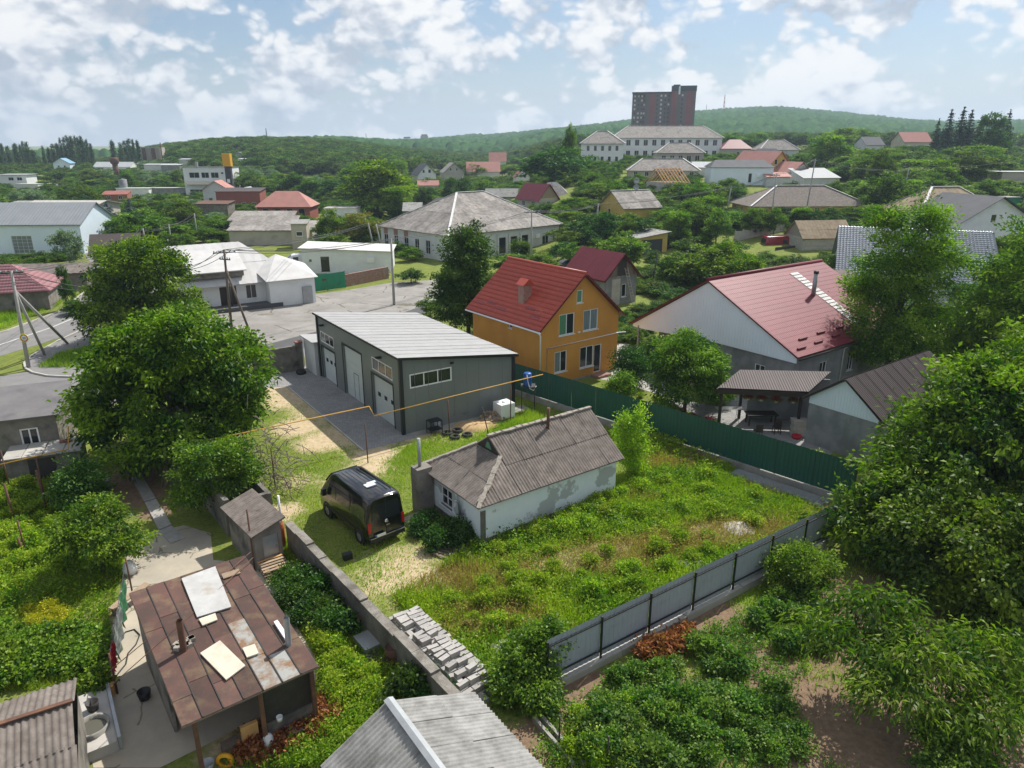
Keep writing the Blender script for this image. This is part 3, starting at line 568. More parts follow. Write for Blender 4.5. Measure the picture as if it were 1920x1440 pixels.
def window(parent, o, u, n, rect, depth=.10, fm=None, gm=None, mull=(1,), bars=0, fw=.07, name='window', sill=True, proud=False):
    a, b, c, d = rect; o = Vector(o); u = Vector(u); n = Vector(n); z = Vector((0, 0, 1)); fm = fm or M['plastic_white']
    off = -depth if not proud else .02
    def pt(x, y, k): return o + u * x + z * y + n * (off + k)
    mb = MB()
    def strip(x0, x1, y0, y1, t=.05): mb.prism([pt(x0, y0, 0), pt(x1, y0, 0), pt(x1, y1, 0), pt(x0, y1, 0)], n * t)
    strip(a, b, c, c + fw); strip(a, b, d - fw, d); strip(a, a + fw, c + fw, d - fw); strip(b - fw, b, c + fw, d - fw)
    k = len(mull) if isinstance(mull, tuple) else mull
    tot = k + 1
    for i in range(1, tot): x = a + (b - a) * i / tot; strip(x - fw * .4, x + fw * .4, c + fw, d - fw, .045)
    for i in range(1, bars + 1): y = c + (d - c) * i / (bars + 1); strip(a + fw, b - fw, y - .02, y + .02, .04)
    w = mb.build(name, fm, parent)
    g = MB(); ng = tot if (b - a) > .5 else 1
    for i in range(ng):
        x0 = a + (b - a) * i / ng + .02; x1 = a + (b - a) * (i + 1) / ng - .02
        MB().face([pt(x0, c + .03, .015), pt(x1, c + .03, .015), pt(x1, d - .03, .015), pt(x0, d - .03, .015)]).build('pane', (gm[i % len(gm)] if isinstance(gm, list) else gm) or M['glass'], w)
    if sill:
        s_ = MB(); s_.prism([pt(a - .06, c - .05, -.0), pt(b + .06, c - .05, 0), pt(b + .06, c, 0), pt(a - .06, c, 0)], n * (depth + .06 if not proud else .12)); s_.build('sill', fm, w)
    return w
def clip_cell(poly2, s0, s1, t0, t1):
    """Sutherland-Hodgman: rectangle against a convex polygon given counter-clockwise"""
    out = [(s0, t0), (s1, t0), (s1, t1), (s0, t1)]
    for i in range(len(poly2)):
        a, b = poly2[i], poly2[(i + 1) % len(poly2)]; res = []
        def side(p): return (b[0] - a[0]) * (p[1] - a[1]) - (b[1] - a[1]) * (p[0] - a[0])
        for j in range(len(out)):
            p, q = out[j], out[(j + 1) % len(out)]; sp, sq = side(p), side(q)
            if sp >= -1e-6: res.append(p)
            if (sp > 1e-6 and sq < -1e-6) or (sp < -1e-6 and sq > 1e-6):
                k = sp / (sp - sq); res.append((p[0] + (q[0] - p[0]) * k, p[1] + (q[1] - p[1]) * k))
        out = res
        if len(out) < 3: return []
    return out
def plane_frame(poly):
    p = [Vector(q) for q in poly]; n = (p[1] - p[0]).cross(p[2] - p[0]).normalized()
    if n.z < 0: n = -n; p = p[::-1]
    t = Vector((0, 0, 1)) - n * n.z
    t = t.normalized() if t.length > 1e-4 else Vector((0, 1, 0)); s = t.cross(n)
    o = p[0]; p2 = [((q - o).dot(s), (q - o).dot(t)) for q in p]
    ar = sum(p2[i][0] * p2[(i + 1) % len(p2)][1] - p2[(i + 1) % len(p2)][0] * p2[i][1] for i in range(len(p2)))
    if ar < 0: p2 = p2[::-1]
    return o, s, t, n, p2
def corrugated(parent, poly, m, sw=1.0, sl=1.5, waves=6, amp=.025, seg=4, lift=.03, name='roof_sheet', jit=.012, smooth=True, prof=None, seed=1, mats=None):
    """lay corrugated or ribbed sheets, each an object of its own, over a planar convex roof slope"""
    o, s, t, n, p2 = plane_frame(poly); s0 = min(q[0] for q in p2); s1 = max(q[0] for q in p2); t0 = min(q[1] for q in p2); t1 = max(q[1] for q in p2)
    rr_ = random.Random(seed); ns = max(1, round((s1 - s0) / sw)); ntt = max(1, round((t1 - t0) / sl)); dw = (s1 - s0) / ns; dl = (t1 - t0) / ntt
    k = 0
    for i in range(ns):
        for j in range(ntt):
            a, b, c, d = s0 + i * dw, s0 + (i + 1) * dw + .03, t0 + j * dl - (.06 if j else 0), t0 + (j + 1) * dl
            mb = MB(); jx = rr_.uniform(-jit, jit); tilt = rr_.uniform(0, .02) + .012; hh = lift + rr_.uniform(-.4, .6) * jit
            nseg = waves * seg; prev = None; any_ = False
            for q in range(nseg):
                x0 = a + (b - a) * q / nseg; x1 = a + (b - a) * (q + 1) / nseg
                cell = clip_cell(p2, x0, x1, c, d)
                if len(cell) < 3: continue
                any_ = True
                def h(x):
                    ph = (x - a) / (b - a) * waves
                    if prof == 'rib': f_ = ph % 1; return amp * 2 * (1 if f_ < .18 or f_ > .999 else 0)
                    return amp * math.sin(ph * 2 * math.pi)
                xs_ = sorted({round(z_[0], 4) for z_ in cell}); lo = xs_[0]; hi = xs_[-1]
                pts = []
                for (x, y) in cell:
                    hv = h(min(x, b - 1e-4)); pts.append(o + s * (x + jx) + t * y + n * (hh + hv + tilt * (d - y) / (d - c)))
                mb.face(pts, smooth)
            if any_:
                me = mb.mesh(name, (rr_.choice(mats) if mats else m), fix=False)
                bm = bmesh.new(); bm.from_mesh(me); bmesh.ops.remove_doubles(bm, verts=bm.verts, dist=.004); bm.to_mesh(me); bm.free()
                link(name, me, parent); k += 1
    return k
def tile_rows(parent, poly, m, row=.36, wave=.2, amp=.022, step=.03, name='tile_course', smooth=True):
    """pressed metal tiles: every course a stepped, waved strip of its own"""
    o, s, t, n, p2 = plane_frame(poly); t0 = min(q[1] for q in p2); t1 = max(q[1] for q in p2); nr = max(1, round((t1 - t0) / row)); dr = (t1 - t0) / nr
    for j in range(nr):
        c, d = t0 + j * dr, t0 + (j + 1) * dr; band = clip_cell(p2, min(q[0] for q in p2), max(q[0] for q in p2), c, d)
        if len(band) < 3: continue
        a = min(q[0] for q in band); b = max(q[0] for q in band); nseg = max(4, int((b - a) / wave * 4)); mb = MB()
        for q in range(nseg):
            x0, x1 = a + (b - a) * q / nseg, a + (b - a) * (q + 1) / nseg
            cell = clip_cell(p2, x0, x1, c, d)
            if len(cell) < 3: continue
            def pt(x, y): return o + s * x + t * y + n * (.03 + amp * math.sin(x / wave * 2 * math.pi) + step * (d - y) / (d - c))
            mb.face([pt(*z_) for z_ in cell], smooth)
            lo = [z_ for z_ in cell if z_[1] < c + .002]
            if len(lo) >= 2:
                lo.sort(); p, r_ = pt(*lo[0]), pt(*lo[-1]); mb.face([p - n * step, r_ - n * step, r_, p])
        me = mb.mesh(name, m, fix=False); bm = bmesh.new(); bm.from_mesh(me); bmesh.ops.remove_doubles(bm, verts=bm.verts, dist=.003); bm.to_mesh(me); bm.free()
        link(name, me, parent)
def roof_planes(kind, W_, D, e, r_, ov=.3, hip=None, ov2=None):
    """slopes of a roof over the rectangle 0..W, 0..D as convex polygons"""
    ov2 = ov if ov2 is None else ov2
    x0, x1, y0, y1 = -ov2, W_ + ov2, -ov, D + ov
    if kind == 'ga':                                   # ridge along a
        sl = (r_ - e) / (D / 2); z0 = e - sl * ov; m = D / 2
        return [[(x0, y0, z0), (x1, y0, z0), (x1, m, r_), (x0, m, r_)], [(x1, y1, z0), (x0, y1, z0), (x0, m, r_), (x1, m, r_)]]
    if kind == 'gb':
        x0, x1, y0, y1 = -ov, W_ + ov, -ov2, D + ov2; sl = (r_ - e) / (W_ / 2); z0 = e - sl * ov; m = W_ / 2
        return [[(x0, y1, z0), (x0, y0, z0), (m, y0, r_), (m, y1, r_)], [(x1, y0, z0), (x1, y1, z0), (m, y1, r_), (m, y0, r_)]]
    if kind == 'ha':                                   # hipped, ridge along a
        sl = (r_ - e) / (D / 2); z0 = e - sl * ov; m = D / 2; h = m if hip is None else hip; x0, x1 = -ov, W_ + ov
        return [[(x0, y0, z0), (x1, y0, z0), (W_ - h, m, r_), (h, m, r_)], [(x1, y1, z0), (x0, y1, z0), (h, m, r_), (W_ - h, m, r_)], [(x0, y1, z0), (x0, y0, z0), (h, m, r_)], [(x1, y0, z0), (x1, y1, z0), (W_ - h, m, r_)]]
    if kind == 'hb':
        sl = (r_ - e) / (W_ / 2); z0 = e - sl * ov; m = W_ / 2; h = m if hip is None else hip; x0, x1, y0, y1 = -ov, W_ + ov, -ov, D + ov
        return [[(x0, y1, z0), (x0, y0, z0), (m, h, r_), (m, D - h, r_)], [(x1, y0, z0), (x1, y1, z0), (m, D - h, r_), (m, h, r_)], [(x0, y0, z0), (x1, y0, z0), (m, h, r_)], [(x1, y1, z0), (x0, y1, z0), (m, D - h, r_)]]
    if kind == 'sb':                                   # single pitch, e at b = 0, r at b = D
        sl = (r_ - e) / D; return [[(x0, y0, e - sl * ov), (x1, y0, e - sl * ov), (x1, y1, r_ + sl * ov), (x0, y1, r_ + sl * ov)]]
    if kind == 'sa':
        sl = (r_ - e) / W_; x0, x1 = -ov, W_ + ov; y0, y1 = -ov2, D + ov2
        return [[(x0, y0, e - sl * ov), (x1, y0, r_ + sl * ov), (x1, y1, r_ + sl * ov), (x0, y1, e - sl * ov)]]
    if kind == 'flat': return [[(x0, y0, e), (x1, y0, e), (x1, y1, e), (x0, y1, e)]]
FOOT = []
def house(name, label, cat, fr, W_, D, e, r_, kind, wm, rm, ov=.3, ov2=None, hip=None, holes=None, cover=None, ridge=None, thick=.07, plinth=None, group=None, walls='FLRB', gable=None, fascia=None):
    """walls with real openings, gables, roof slabs, coverings, windows and doors; local a = right-away, b = left-away"""
    t = fthing(name, label, cat, fr, group); holes = holes or []; FOOT.append((fr, W_, D, r_))
    mb = MB(); gm = MB()
    for k in walls:
        o, u, n, L_ = FACES[k](W_, D); poly = [(0, 0), (L_, 0), (L_, e), (0, e)]; gp = None
        if kind == 'sb' and k == 'B' or kind == 'sa' and k == 'R': poly = [(0, 0), (L_, 0), (L_, r_), (0, r_)]
        elif (kind == 'ga' and k in 'LR') or (kind == 'gb' and k in 'FB'): gp = [(0, e), (L_, e), (L_ / 2, r_)]
        elif (kind, k) in (('sb', 'L'), ('sa', 'B')): gp = [(0, e), (L_, e), (0, r_)]
        elif (kind, k) in (('sb', 'R'), ('sa', 'F')): gp = [(0, e), (L_, e), (L_, r_)]
        hs = [h[1] for h in holes if h[0] == k and not h[2].get('proud')]
        if gp and not gable:
            poly = {'g': [(0, 0), (L_, 0), (L_, e), (L_ / 2, r_), (0, e)], 's': [(0, 0), (L_, 0), (L_, e if gp[2][0] == 0 else r_), (0, r_ if gp[2][0] == 0 else e)]}[kind[0]]
        elif gp: gm.face([Vector(o) + Vector(u) * x + Vector((0, 0, 1)) * y for x, y in gp])
        wall_face(mb, o, u, L_, e, hs, n, poly=poly)
    mb.build('wall', wm, t, fix=True)
    for g_ in range(len(gm.f)): MB().face([gm.v[q] for q in gm.f[g_]]).build('gable', gable, t)
    planes = roof_planes(kind, W_, D, e, r_, ov, hip, ov2); rb = MB()
    for p in planes:
        n = (Vector(p[1]) - Vector(p[0])).cross(Vector(p[2]) - Vector(p[0])).normalized()
        rb.prism([Vector(q) + Vector((0, 0, .012)) for q in p], n * thick)
    roof = rb.build('roof', fascia or rm, t)
    for i, p in enumerate(planes):
        n = (Vector(p[1]) - Vector(p[0])).cross(Vector(p[2]) - Vector(p[0])).normalized(); pp = [Vector(q) + n * thick + Vector((0, 0, .012)) for q in p]
        if cover: cover(roof, pp, i)
    if ridge:
        z = Vector((0, 0, thick + .12)); rid = MB()
        if kind in ('ga', 'ha'): a = planes[0][3]; b = planes[0][2]
        elif kind in ('gb', 'hb'): a = planes[0][2]; b = planes[0][3]
        if kind != 'flat' and kind[0] in 'gh': rid.bar(Vector(a) + z, Vector(b) + z, .42, .06)
        if kind in ('ha', 'hb'):
            for q in (planes[0], planes[1]):
                rid.bar(Vector(q[0]) + z, Vector(q[3]) + z if kind == 'ha' else Vector(q[3]) + z, .36, .06); rid.bar(Vector(q[1]) + z, Vector(q[2]) + z, .36, .06)
        rid.build('ridge_cap', ridge, roof)
    for k, rect, op in holes:
        o, u, n, L_ = FACES[k](W_, D); nm = op.get('name', 'window')
        if nm == 'door': door(t, o, u, n, rect, op.get('m') or M['dark_metal'])
        else: window(t, o, u, n, rect, fm=op.get('fm'), gm=op.get('gm'), mull=op.get('mull', 1), bars=op.get('bars', 0), proud=op.get('proud', False), sill=op.get('sill', True), fw=op.get('fw', .07))
    if plinth:
        pb = MB(); pb.box(-.05, W_ + .05, -.05, D + .05, -.3, plinth[0]); pb.build('plinth', plinth[1], t)
    return t, roof, planes
def door(t, o, u, n, rect, m, name='door', depth=.12, handle=True):
    a, b, c, d = rect; o = Vector(o); u = Vector(u); n = Vector(n); z = Vector((0, 0, 1))
    q = [o + u * x + z * y - n * depth for x, y in ((a, c), (b, c), (b, d), (a, d))]; mb = MB(); mb.prism(q, n * .05); dd = mb.build(name, m, t)
    if handle:
        h = MB(); p = o + u * (b - .12) + z * (c + 1.0) - n * (depth - .05); h.bar(p, p + n * .05, .04); h.build('handle', M['chrome'], dd)
    return dd
def wins(face, x0, x1, n, w, z0, z1, **op):
    return [(face, (x0 + (x1 - x0) * (i + .5) / n - w / 2, x0 + (x1 - x0) * (i + .5) / n + w / 2, z0, z1), op) for i in range(n)]
# ------------------------------------------------------------------ the grey workshop
def rectL(fr, D, p, q, a=0.0):
    b0, z0 = fr.hita(*p, a); b1, z1 = fr.hita(*q, a); u = sorted((D - b0, D - b1)); z = sorted((z0, z1)); return (u[0], u[1], max(0.0, z[0]), z[1])
def rectF(fr, p, q, b=0.0):
    a0, z0 = fr.hitb(*p, b); a1, z1 = fr.hitb(*q, b); u = sorted((a0, a1)); z = sorted((z0, z1)); return (u[0], u[1], max(0.0, z[0]), z[1])
GW, GD, GE, GR = 8.45, 14.7, 5.0, 3.85
U = lambda b: GD - b
holes = [('L', (U(14.2), U(11.4), 0, 2.62), {'name': 'gate'}), ('L', (U(9.65), U(6.2), 0, 3.8), {'name': 'gate'}), ('L', (U(4.55), U(1.25), 0, 2.95), {'name': 'gate'}),
         ('L', (U(14.25), U(11.5), 3.0, 3.85), {'mull': 2, 'sill': False}), ('L', (U(4.45), U(1.25), 3.25, 4.15), {'mull': 2, 'sill': False}), ('F', (.6, 3.62, 2.98, 3.92), {'mull': 2, 'sill': False})]
def cov_white(roof, p, i): corrugated(roof, p, M['roof_white'], sw=14.7 / 15, sl=20, waves=4, amp=.012, seg=5, prof='rib', name='roof_panel', jit=.001, smooth=False)
t = fthing('workshop', 'grey panel workshop with three white sectional gates and a white single-pitch roof', 'garage', GA)
mb = MB()
for k in 'FLRB':
    o, u, n, L_ = FACES[k](GW, GD)
    poly = {'F': [(0, 0), (L_, 0), (L_, GR), (0, GE)], 'B': [(0, 0), (L_, 0), (L_, GE), (0, GR)], 'L': [(0, 0), (L_, 0), (L_, GE), (0, GE)], 'R': [(0, 0), (L_, 0), (L_, GR), (0, GR)]}[k]
    wall_face(mb, o, u, L_, GE, [h[1] for h in holes if h[0] == k], n, .22, poly)
mb.build('wall', M['sandwich'], t)
for i in range(1, 9):                                   # panel joints on the side, each a shallow groove strip standing proud
    MB().box(i * .95 - .012, i * .95 + .012, -.012, -.002, 0.02, GE - (GE - GR) * i * .95 / GW - .12).build('panel_joint', M['sandwich'], t)
pl = roof_planes('sa', GW, GD, GE, GR, .28, None, .28)[0]; rb = MB(); n = (Vector(pl[1]) - Vector(pl[0])).cross(Vector(pl[2]) - Vector(pl[0])).normalized()
rb.prism([Vector(q) + Vector((0, 0, .012)) for q in pl], n * .12); roof = rb.build('roof', M['anthracite'], t)
cov_white(roof, [Vector(q) + n * .12 + Vector((0, 0, .012)) for q in pl], 0)
for (x, y, h) in ((0, 0, GE), (0, GD, GE), (GW, 0, GR)): MB().box(x - .11, x + .11, y - .11, y + .11, 0, h - .02).build('corner_trim', M['anthracite'], t)
for k, rect, op in holes:
    o, u, n, L_ = FACES[k](GW, GD); a, b, c, d = rect
    if op.get('name') == 'gate':
        oo, uu, nn = Vector(o), Vector(u), Vector(n); z = Vector((0, 0, 1))
        g = MB(); npan = max(4, round((d - c) / .55))
        gate = MB().prism([oo + uu * x + z * y - nn * .2 for x, y in ((a, c), (b, c), (b, d), (a, d))], nn * .03).build('gate', M['door_white'], t)
        for i in range(npan):
            y0 = c + (d - c) * i / npan + .006; y1 = c + (d - c) * (i + 1) / npan - .006
            MB().prism([oo + uu * x + z * y - nn * .168 for x, y in ((a + .05, y0), (b - .05, y0), (b - .05, y1), (a + .05, y1))], nn * .02).build('gate_panel', M['door_white'], gate)
        fr_ = MB()
        for (x0, x1, y0, y1) in ((a - .12, a, c, d + .14), (b, b + .08, c, d + .14), (a, b, d, d + .14)): fr_.prism([oo + uu * x + z * y + nn * .004 for x, y in ((x0, y0), (x1, y0), (x1, y1), (x0, y1))], nn * .03)
        fr_.build('gate_frame', M['anthracite'], t)
        if d < 3.5:
            for q in range(3):
                x = a + (b - a) * (q + .62) / 3.25 + .15; MB().prism([oo + uu * (x + i) + z * (c + 1.62 + j) - nn * .146 for i, j in ((-.2, -.14), (.2, -.14), (.2, .14), (-.2, .14))], nn * .02).build('gate_window', M['glass'], gate)
        else:
            x0 = a + (b - a) * .42; wd = MB()
            for (p0, p1, q0, q1) in ((x0, x0 + .03, .05, 1.95), (x0 + .85, x0 + .88, .05, 1.95), (x0, x0 + .88, 1.95, 1.99)): wd.prism([oo + uu * x + z * y - nn * .146 for x, y in ((p0, q0), (p1, q0), (p1, q1), (p0, q1))], nn * .012)
            wd.build('wicket_door', M['dark_metal'], gate)
    else: window(t, o, u, n, rect, depth=.06, mull=2, sill=False, fw=.08)
for x in (13.4, 2.9):
    MB().cbox((-.18, x, 4.45), .34, .3, .1).build('floodlight', M['black_metal'], t)
MB().cbox((3.6, -.12, 4.2), .2, .16, .09).build('floodlight', M['black_metal'], t)
# white annex at its far end and the street wall with brick caps
AX = Frame(GA.w(-.35, 14.95), 34.3)
t, roof, _ = house('annex', 'small white lean-to with a white roof at the far end of the grey workshop', 'shed', AX, 3.0, 2.5, 2.75, 2.45, 'sa', M['palegrey'], M['roof_white'], ov=.25)
MB().tube([(-.3, 2.55, 2.55), (-.12, 2.6, 2.3), (-.08, 2.62, .1)], .05).build('downpipe', M['plastic_white'], t)
SW = Frame((-20.6, 53.6), 34.3)
t = fthing('street_wall', 'dark rendered street wall with brick-capped piers beside the white annex', 'wall', SW)
MB().box(0, 4.1, -.12, .12, 0, 2.1).build('wall_panel', M['wall_old'], t)
for x in (.35, 3.9):
    MB().box(x - .22, x + .22, -.22, .22, 0, 2.3).build('pier', M['wall_old'], t)
    for q in range(4): MB().box(x - .27 + (q % 2) * .275, x - .02 + (q % 2) * .29, -.27 + (q // 2) * .275, -.01 + (q // 2) * .28, 2.304, 2.42).build('brick', M['brick'], t)
tag(MB().lathe(GA.w(-1.2, 16.2, .0), [(.0, 0), (.35, 0), (.42, .18), (.3, .36), (.12, .44), (0, .45)], 9).build('rubbish_bag', M['rubber']), 'black rubbish bag lying by the white annex wall', 'bag')

# ------------------------------------------------------------------ old whitewashed house
OH = Frame((-1.4, 28.8), 36.3)
W_, D = 8.5, 4.9; e, r_ = 2.3, 4.05; sl_ = (r_ - e) / (D / 2); z0 = e - .3 * sl_; m_ = D / 2; x0, x1, y0, y1 = -.35, 8.75, -.3, D + .3; gx = 2.1; gz = 3.3; gy = y0 + (gz - z0) / sl_
t = fthing('old_house', 'old whitewashed house with peeling plaster under a patched corrugated asbestos roof', 'house', OH)
wl = rectL(OH, D, (825, 915), (850, 962)); wl = (1.25, 2.35, .62, 1.62)
mb = MB()
for k in 'FLRB':
    o, u, n, L_ = FACES[k](W_, D); hs = [wl] if k == 'L' else ([(2.0, 2.9, .8, 1.8)] if k == 'B' else [])
    wall_face(mb, o, u, L_, e, hs, n, .2, poly=[(0, 0), (L_, 0), (L_, e), (L_ / 2, r_), (0, e)] if k == 'R' else None)
mb.build('wall', M['white_wash'], t)
o, u, n, L_ = FACES['L'](W_, D); window(t, o, u, n, wl, .14, fm=M['white_wall'], mull=1, bars=1)
MB().box(-.03, W_ + .03, -.04, D + .04, -.05, .28).build('plinth', M['wall_old'], t)
MB().box(-.03, .22, -.028, .05, .28, 1.75).build('bare_corner', M['wall_old'], t)
planes = [[(gx, y0, z0), (x1, y0, z0), (x1, m_, r_), (gx, m_, r_)], [(x0, y0, z0), (gx, y0, z0), (gx, gy, gz)], [(x0, y1, z0), (x0, y0, z0), (gx, gy, gz), (gx, D - gy, gz)],
          [(x1, y1, z0), (gx, y1, z0), (gx, m_, r_), (x1, m_, r_)], [(gx, y1, z0), (x0, y1, z0), (gx, D - gy, gz)]]
rb = MB()
for p in planes:
    n = (Vector(p[1]) - Vector(p[0])).cross(Vector(p[2]) - Vector(p[0])).normalized(); n = n if n.z > 0 else -n
    rb.prism(p, n * .03)
roof = rb.build('roof', M['wood'], t)
for i, p in enumerate(planes): corrugated(roof, [Vector(q) + Vector((0, 0, .03)) for q in p], M['asb'], 1.13, 1.75, 7, .026, 4, lift=.035, seed=i + 3, jit=.02)
MB().face([(gx + .02, gy, gz + .03), (gx + .02, D - gy, gz + .03), (gx + .02, m_, r_)]).build('gablet', M['dark_metal'], t)
MB().face([(gx - .01, m_ - .28, gz + .16), (gx - .01, m_ + .28, gz + .16), (gx - .01, m_ + .1, gz + .5), (gx - .01, m_ - .1, gz + .5)]).build('gablet_window', M['glass_green'], t)
def ridge_lumps(name, p, q, n, w, parent, m):
    p = Vector(p); q = Vector(q); rr_ = random.Random(n)
    for i in range(n):
        c = p + (q - p) * ((i + .5) / n) + Vector((rr_.uniform(-.03, .03), rr_.uniform(-.03, .03), .1)); d = (q - p)
        mb = MB(); mb.cbox(c, d.length / n * 1.15, w * rr_.uniform(.7, 1.15), .08, rz=math.atan2(d.y, d.x) + rr_.uniform(-.12, .12), ry=-math.atan2(d.z, math.hypot(d.x, d.y))); mb.build(name, m, parent)
ridge_lumps('ridge_mortar', (x0, y0, z0), (gx, gy, gz), 9, .26, roof, M['mortar']); ridge_lumps('ridge_mortar', (gx, m_, r_), (x1, m_, r_), 16, .24, roof, M['mortar']); ridge_lumps('ridge_mortar', (x0, y1, z0), (gx, D - gy, gz), 8, .24, roof, M['mortar'])
MB().tube([(5.5, 2.05, 3.6), (5.52, 2.02, 4.95)], .085, 10).build('flue_pipe', M['rust'], t)
MB().box(-.95, -.12, D - .75, D - .05, 0, 2.45).build('chimney_block', M['stucco'], t)
MB().tube([(-.6, D - .35, 2.4), (-.6, D - .35, 3.95)], .085, 10).build('chimney_pipe', M['galv'], t)
MB().tube([(-.42, 1.55, 1.75), (-.2, 1.6, 1.6), (-.12, 1.62, .9)], .07, 8).build('stove_pipe', M['galv'], t)
MB().tube([(2.2, m_ + .1, r_), (1.9, m_ + .2, 5.6)], .025, 6).build('antenna_rod', M['dark_metal'], t)

# ------------------------------------------------------------------ orange house
OR = Frame((2.15, 50.9), 37)
ow = [('F', (1.74, 3.28, 3.85, 5.5), {'mull': 1, 'gm': [M['glass_green'], M['glass']]}), ('F', (4.18, 5.75, 3.85, 5.5), {'mull': 1, 'gm': M['curtain']}), ('F', (3.45, 4.05, 6.15, 7.15), {'mull': 0, 'gm': M['glass_green']}),
      ('F', (1.36, 2.6, .98, 2.65), {'mull': 1, 'gm': [M['curtain'], M['glass']]}), ('F', (3.95, 5.4, .88, 2.6), {'mull': 1}), ('F', (5.44, 6.25, .25, 2.55), {'mull': 0, 'sill': False}), ('L', (5.0, 5.45, 4.0, 4.5), {'mull': 0})]
t, roof, _ = house('orange_house', 'two-storey ochre house with a red pressed-tile roof and white windows', 'house', OR, 8.0, 9.0, 4.85, 8.3, 'gb', M['orange'], M['red_tile'], ov=.38, ov2=.4, holes=ow, cover=lambda rf, p, i: tile_rows(rf, p, M['red_tile'], .4, .2, .018, .042), fascia=M['burgundy_trim'], plinth=(.18, M['concrete']))
rc = MB(); rc.tube([(4, -.42, 8.44), (4, 9.42, 8.44)], .13, 8); rc.build('ridge_cap', M['red_tile'], roof)
gt = MB(); gt.tube([(-.45, -.45, 4.5), (-.45, 9.4, 4.5)], .07, 8); gt.build('gutter', M['plastic_white'], t)
MB().tube([(-.45, -.1, 4.5), (-.1, -.04, 4.2), (-.06, .02, .1)], .055, 8).build('downpipe', M['plastic_white'], t)
for (b, s_) in ((8.3, .55), (6.9, .75), (5.3, .55), (2.3, 1.1), (1.2, .6)):
    k = .86; a = -.38 + s_; MB().cbox((a + .1, b, 4.53 + s_ * k + .22), .3, 1.15, .07, ry=-.71).build('snow_guard', M['burgundy_trim'], roof)
ch = MB(); ch.box(.95, 1.75, 3.35, 4.05, 5.1, 7.25); ch = ch.build('chimney', M['brick_pink'], roof)
cr = MB(); cr.prism([(.8, 3.2, 7.3), (1.9, 3.2, 7.3), (1.35, 3.2, 7.75)], (0, 1.0, 0)); cr.build('chimney_cap', M['red_tile'], ch)
MB().tube([(.55, -.06, .2), (.55, -.06, 3.1), (8.0, -.06, 3.2), (8.6, -.3, 3.2)], .035, 6).build('gas_pipe', M['plastic_white'], t)
st = MB(); st.box(5.2, 6.6, -.9, -.05, 0, .2); st.build('door_step', M['brick_pink'], t)
MB().cbox((3.7, -.08, 3.9), .18, .12, .1).build('wall_lamp', M['plastic_white'], t)
MB().cbox((-.12, 3.8, 2.0), .2, .5, .7).build('meter_box', M['galv'], t)
for x in (6.4,): MB().tube([(-.05, x, 1.5), (-.25, x, 1.5)], .05).build('vent_pipe', M['plastic_white'], t)

# ------------------------------------------------------------------ house with the burgundy roof
RH = Frame((20.0, 48.0), 36.5)
t = fthing('burgundy_house', 'low house with a broad burgundy metal roof and a white sided gable', 'house', RH)
ap = (7.9, 7.62); rt = (-.35, 3.42); lf = (15.8, 2.72); RL = 15.2
wz = 3.0
mb = MB(); o, u, n, L_ = FACES['L'](14.6, 8.6); wall_face(mb, (0, 8.6, 0), (0, -1, 0), 8.6, wz, [(5.35, 6.25, .95, 2.15)], (-1, 0, 0), .18)
wall_face(mb, (0, 0, 0), (1, 0, 0), 14.6, 3.5, [(3.3, 4.2, 1.0, 2.4), (7.2, 8.0, 1.0, 2.5), (10.5, 11.3, 1.0, 2.4)], (0, -1, 0), .18)
mb.face([(14.6, 0, 0), (14.6, 8.6, 0), (14.6, 8.6, 3.4), (14.6, 0, 3.4)]); mb.face([(0, 8.6, 0), (14.6, 8.6, 0), (14.6, 8.6, 6.9), (0, 8.6, 6.9)]); mb.build('wall', M['stucco_grey'], t)
window(t, (0, 8.6, 0), (0, -1, 0), (-1, 0, 0), (5.35, 6.25, .95, 2.15), .1, mull=1)
for h in ((3.3, 4.2, 1.0, 2.4), (7.2, 8.0, 1.0, 2.5), (10.5, 11.3, 1.0, 2.4)): window(t, (0, 0, 0), (1, 0, 0), (0, -1, 0), h, .1, mull=1)
sd = MB(); nb = 60                                       # siding boards of the gable
def gz_at(b): return (rt[1] + (ap[1] - rt[1]) * (b - rt[0]) / (ap[0] - rt[0])) if b < ap[0] else (lf[1] + (ap[1] - lf[1]) * (lf[0] - b) / (lf[0] - ap[0]))
for i in range(nb):
    b0 = -.2 + (15.6 + .2) * i / nb; b1 = -.2 + 15.8 * (i + 1) / nb; h0 = gz_at(b0) - .1; h1 = gz_at(b1) - .1; lo = min(wz, h0 - .02, h1 - .02); lo = 2.55 + (wz - 2.55) * max(0, min(1, (14 - b0) / 6)) if b0 > 8.6 else wz
    lo = min(lo, h0 - .01, h1 - .01)
    MB().prism([(-.24, b0 + .006, lo), (-.24, b1 - .006, lo), (-.24, b1 - .006, h1), (-.24, b0 + .006, h0)], (.06, 0, 0)).build('siding_board', M['siding'], t)
pls = [[(-.45, rt[0], rt[1]), (RL, rt[0], rt[1]), (RL, ap[0], ap[1]), (-.45, ap[0], ap[1])], [(RL, lf[0], lf[1]), (-.45, lf[0], lf[1]), (-.45, ap[0], ap[1]), (RL, ap[0], ap[1])]]
rb = MB()
for p in pls:
    n = (Vector(p[1]) - Vector(p[0])).cross(Vector(p[2]) - Vector(p[0])).normalized(); rb.prism([Vector(q) for q in p], n * .09)
roof = rb.build('roof', M['burgundy_trim'], t)
for i, p in enumerate(pls):
    n = (Vector(p[1]) - Vector(p[0])).cross(Vector(p[2]) - Vector(p[0])).normalized(); tile_rows(roof, [Vector(q) + n * .09 for q in p], M['burgundy'], .5, .22, .006, .012, smooth=False)
MB().tube([(-.45, ap[0], ap[1] + .17), (RL, ap[0], ap[1] + .17)], .14, 8).build('ridge_cap', M['burgundy'], roof)
k_ = (ap[1] - rt[1]) / (ap[0] - rt[0])
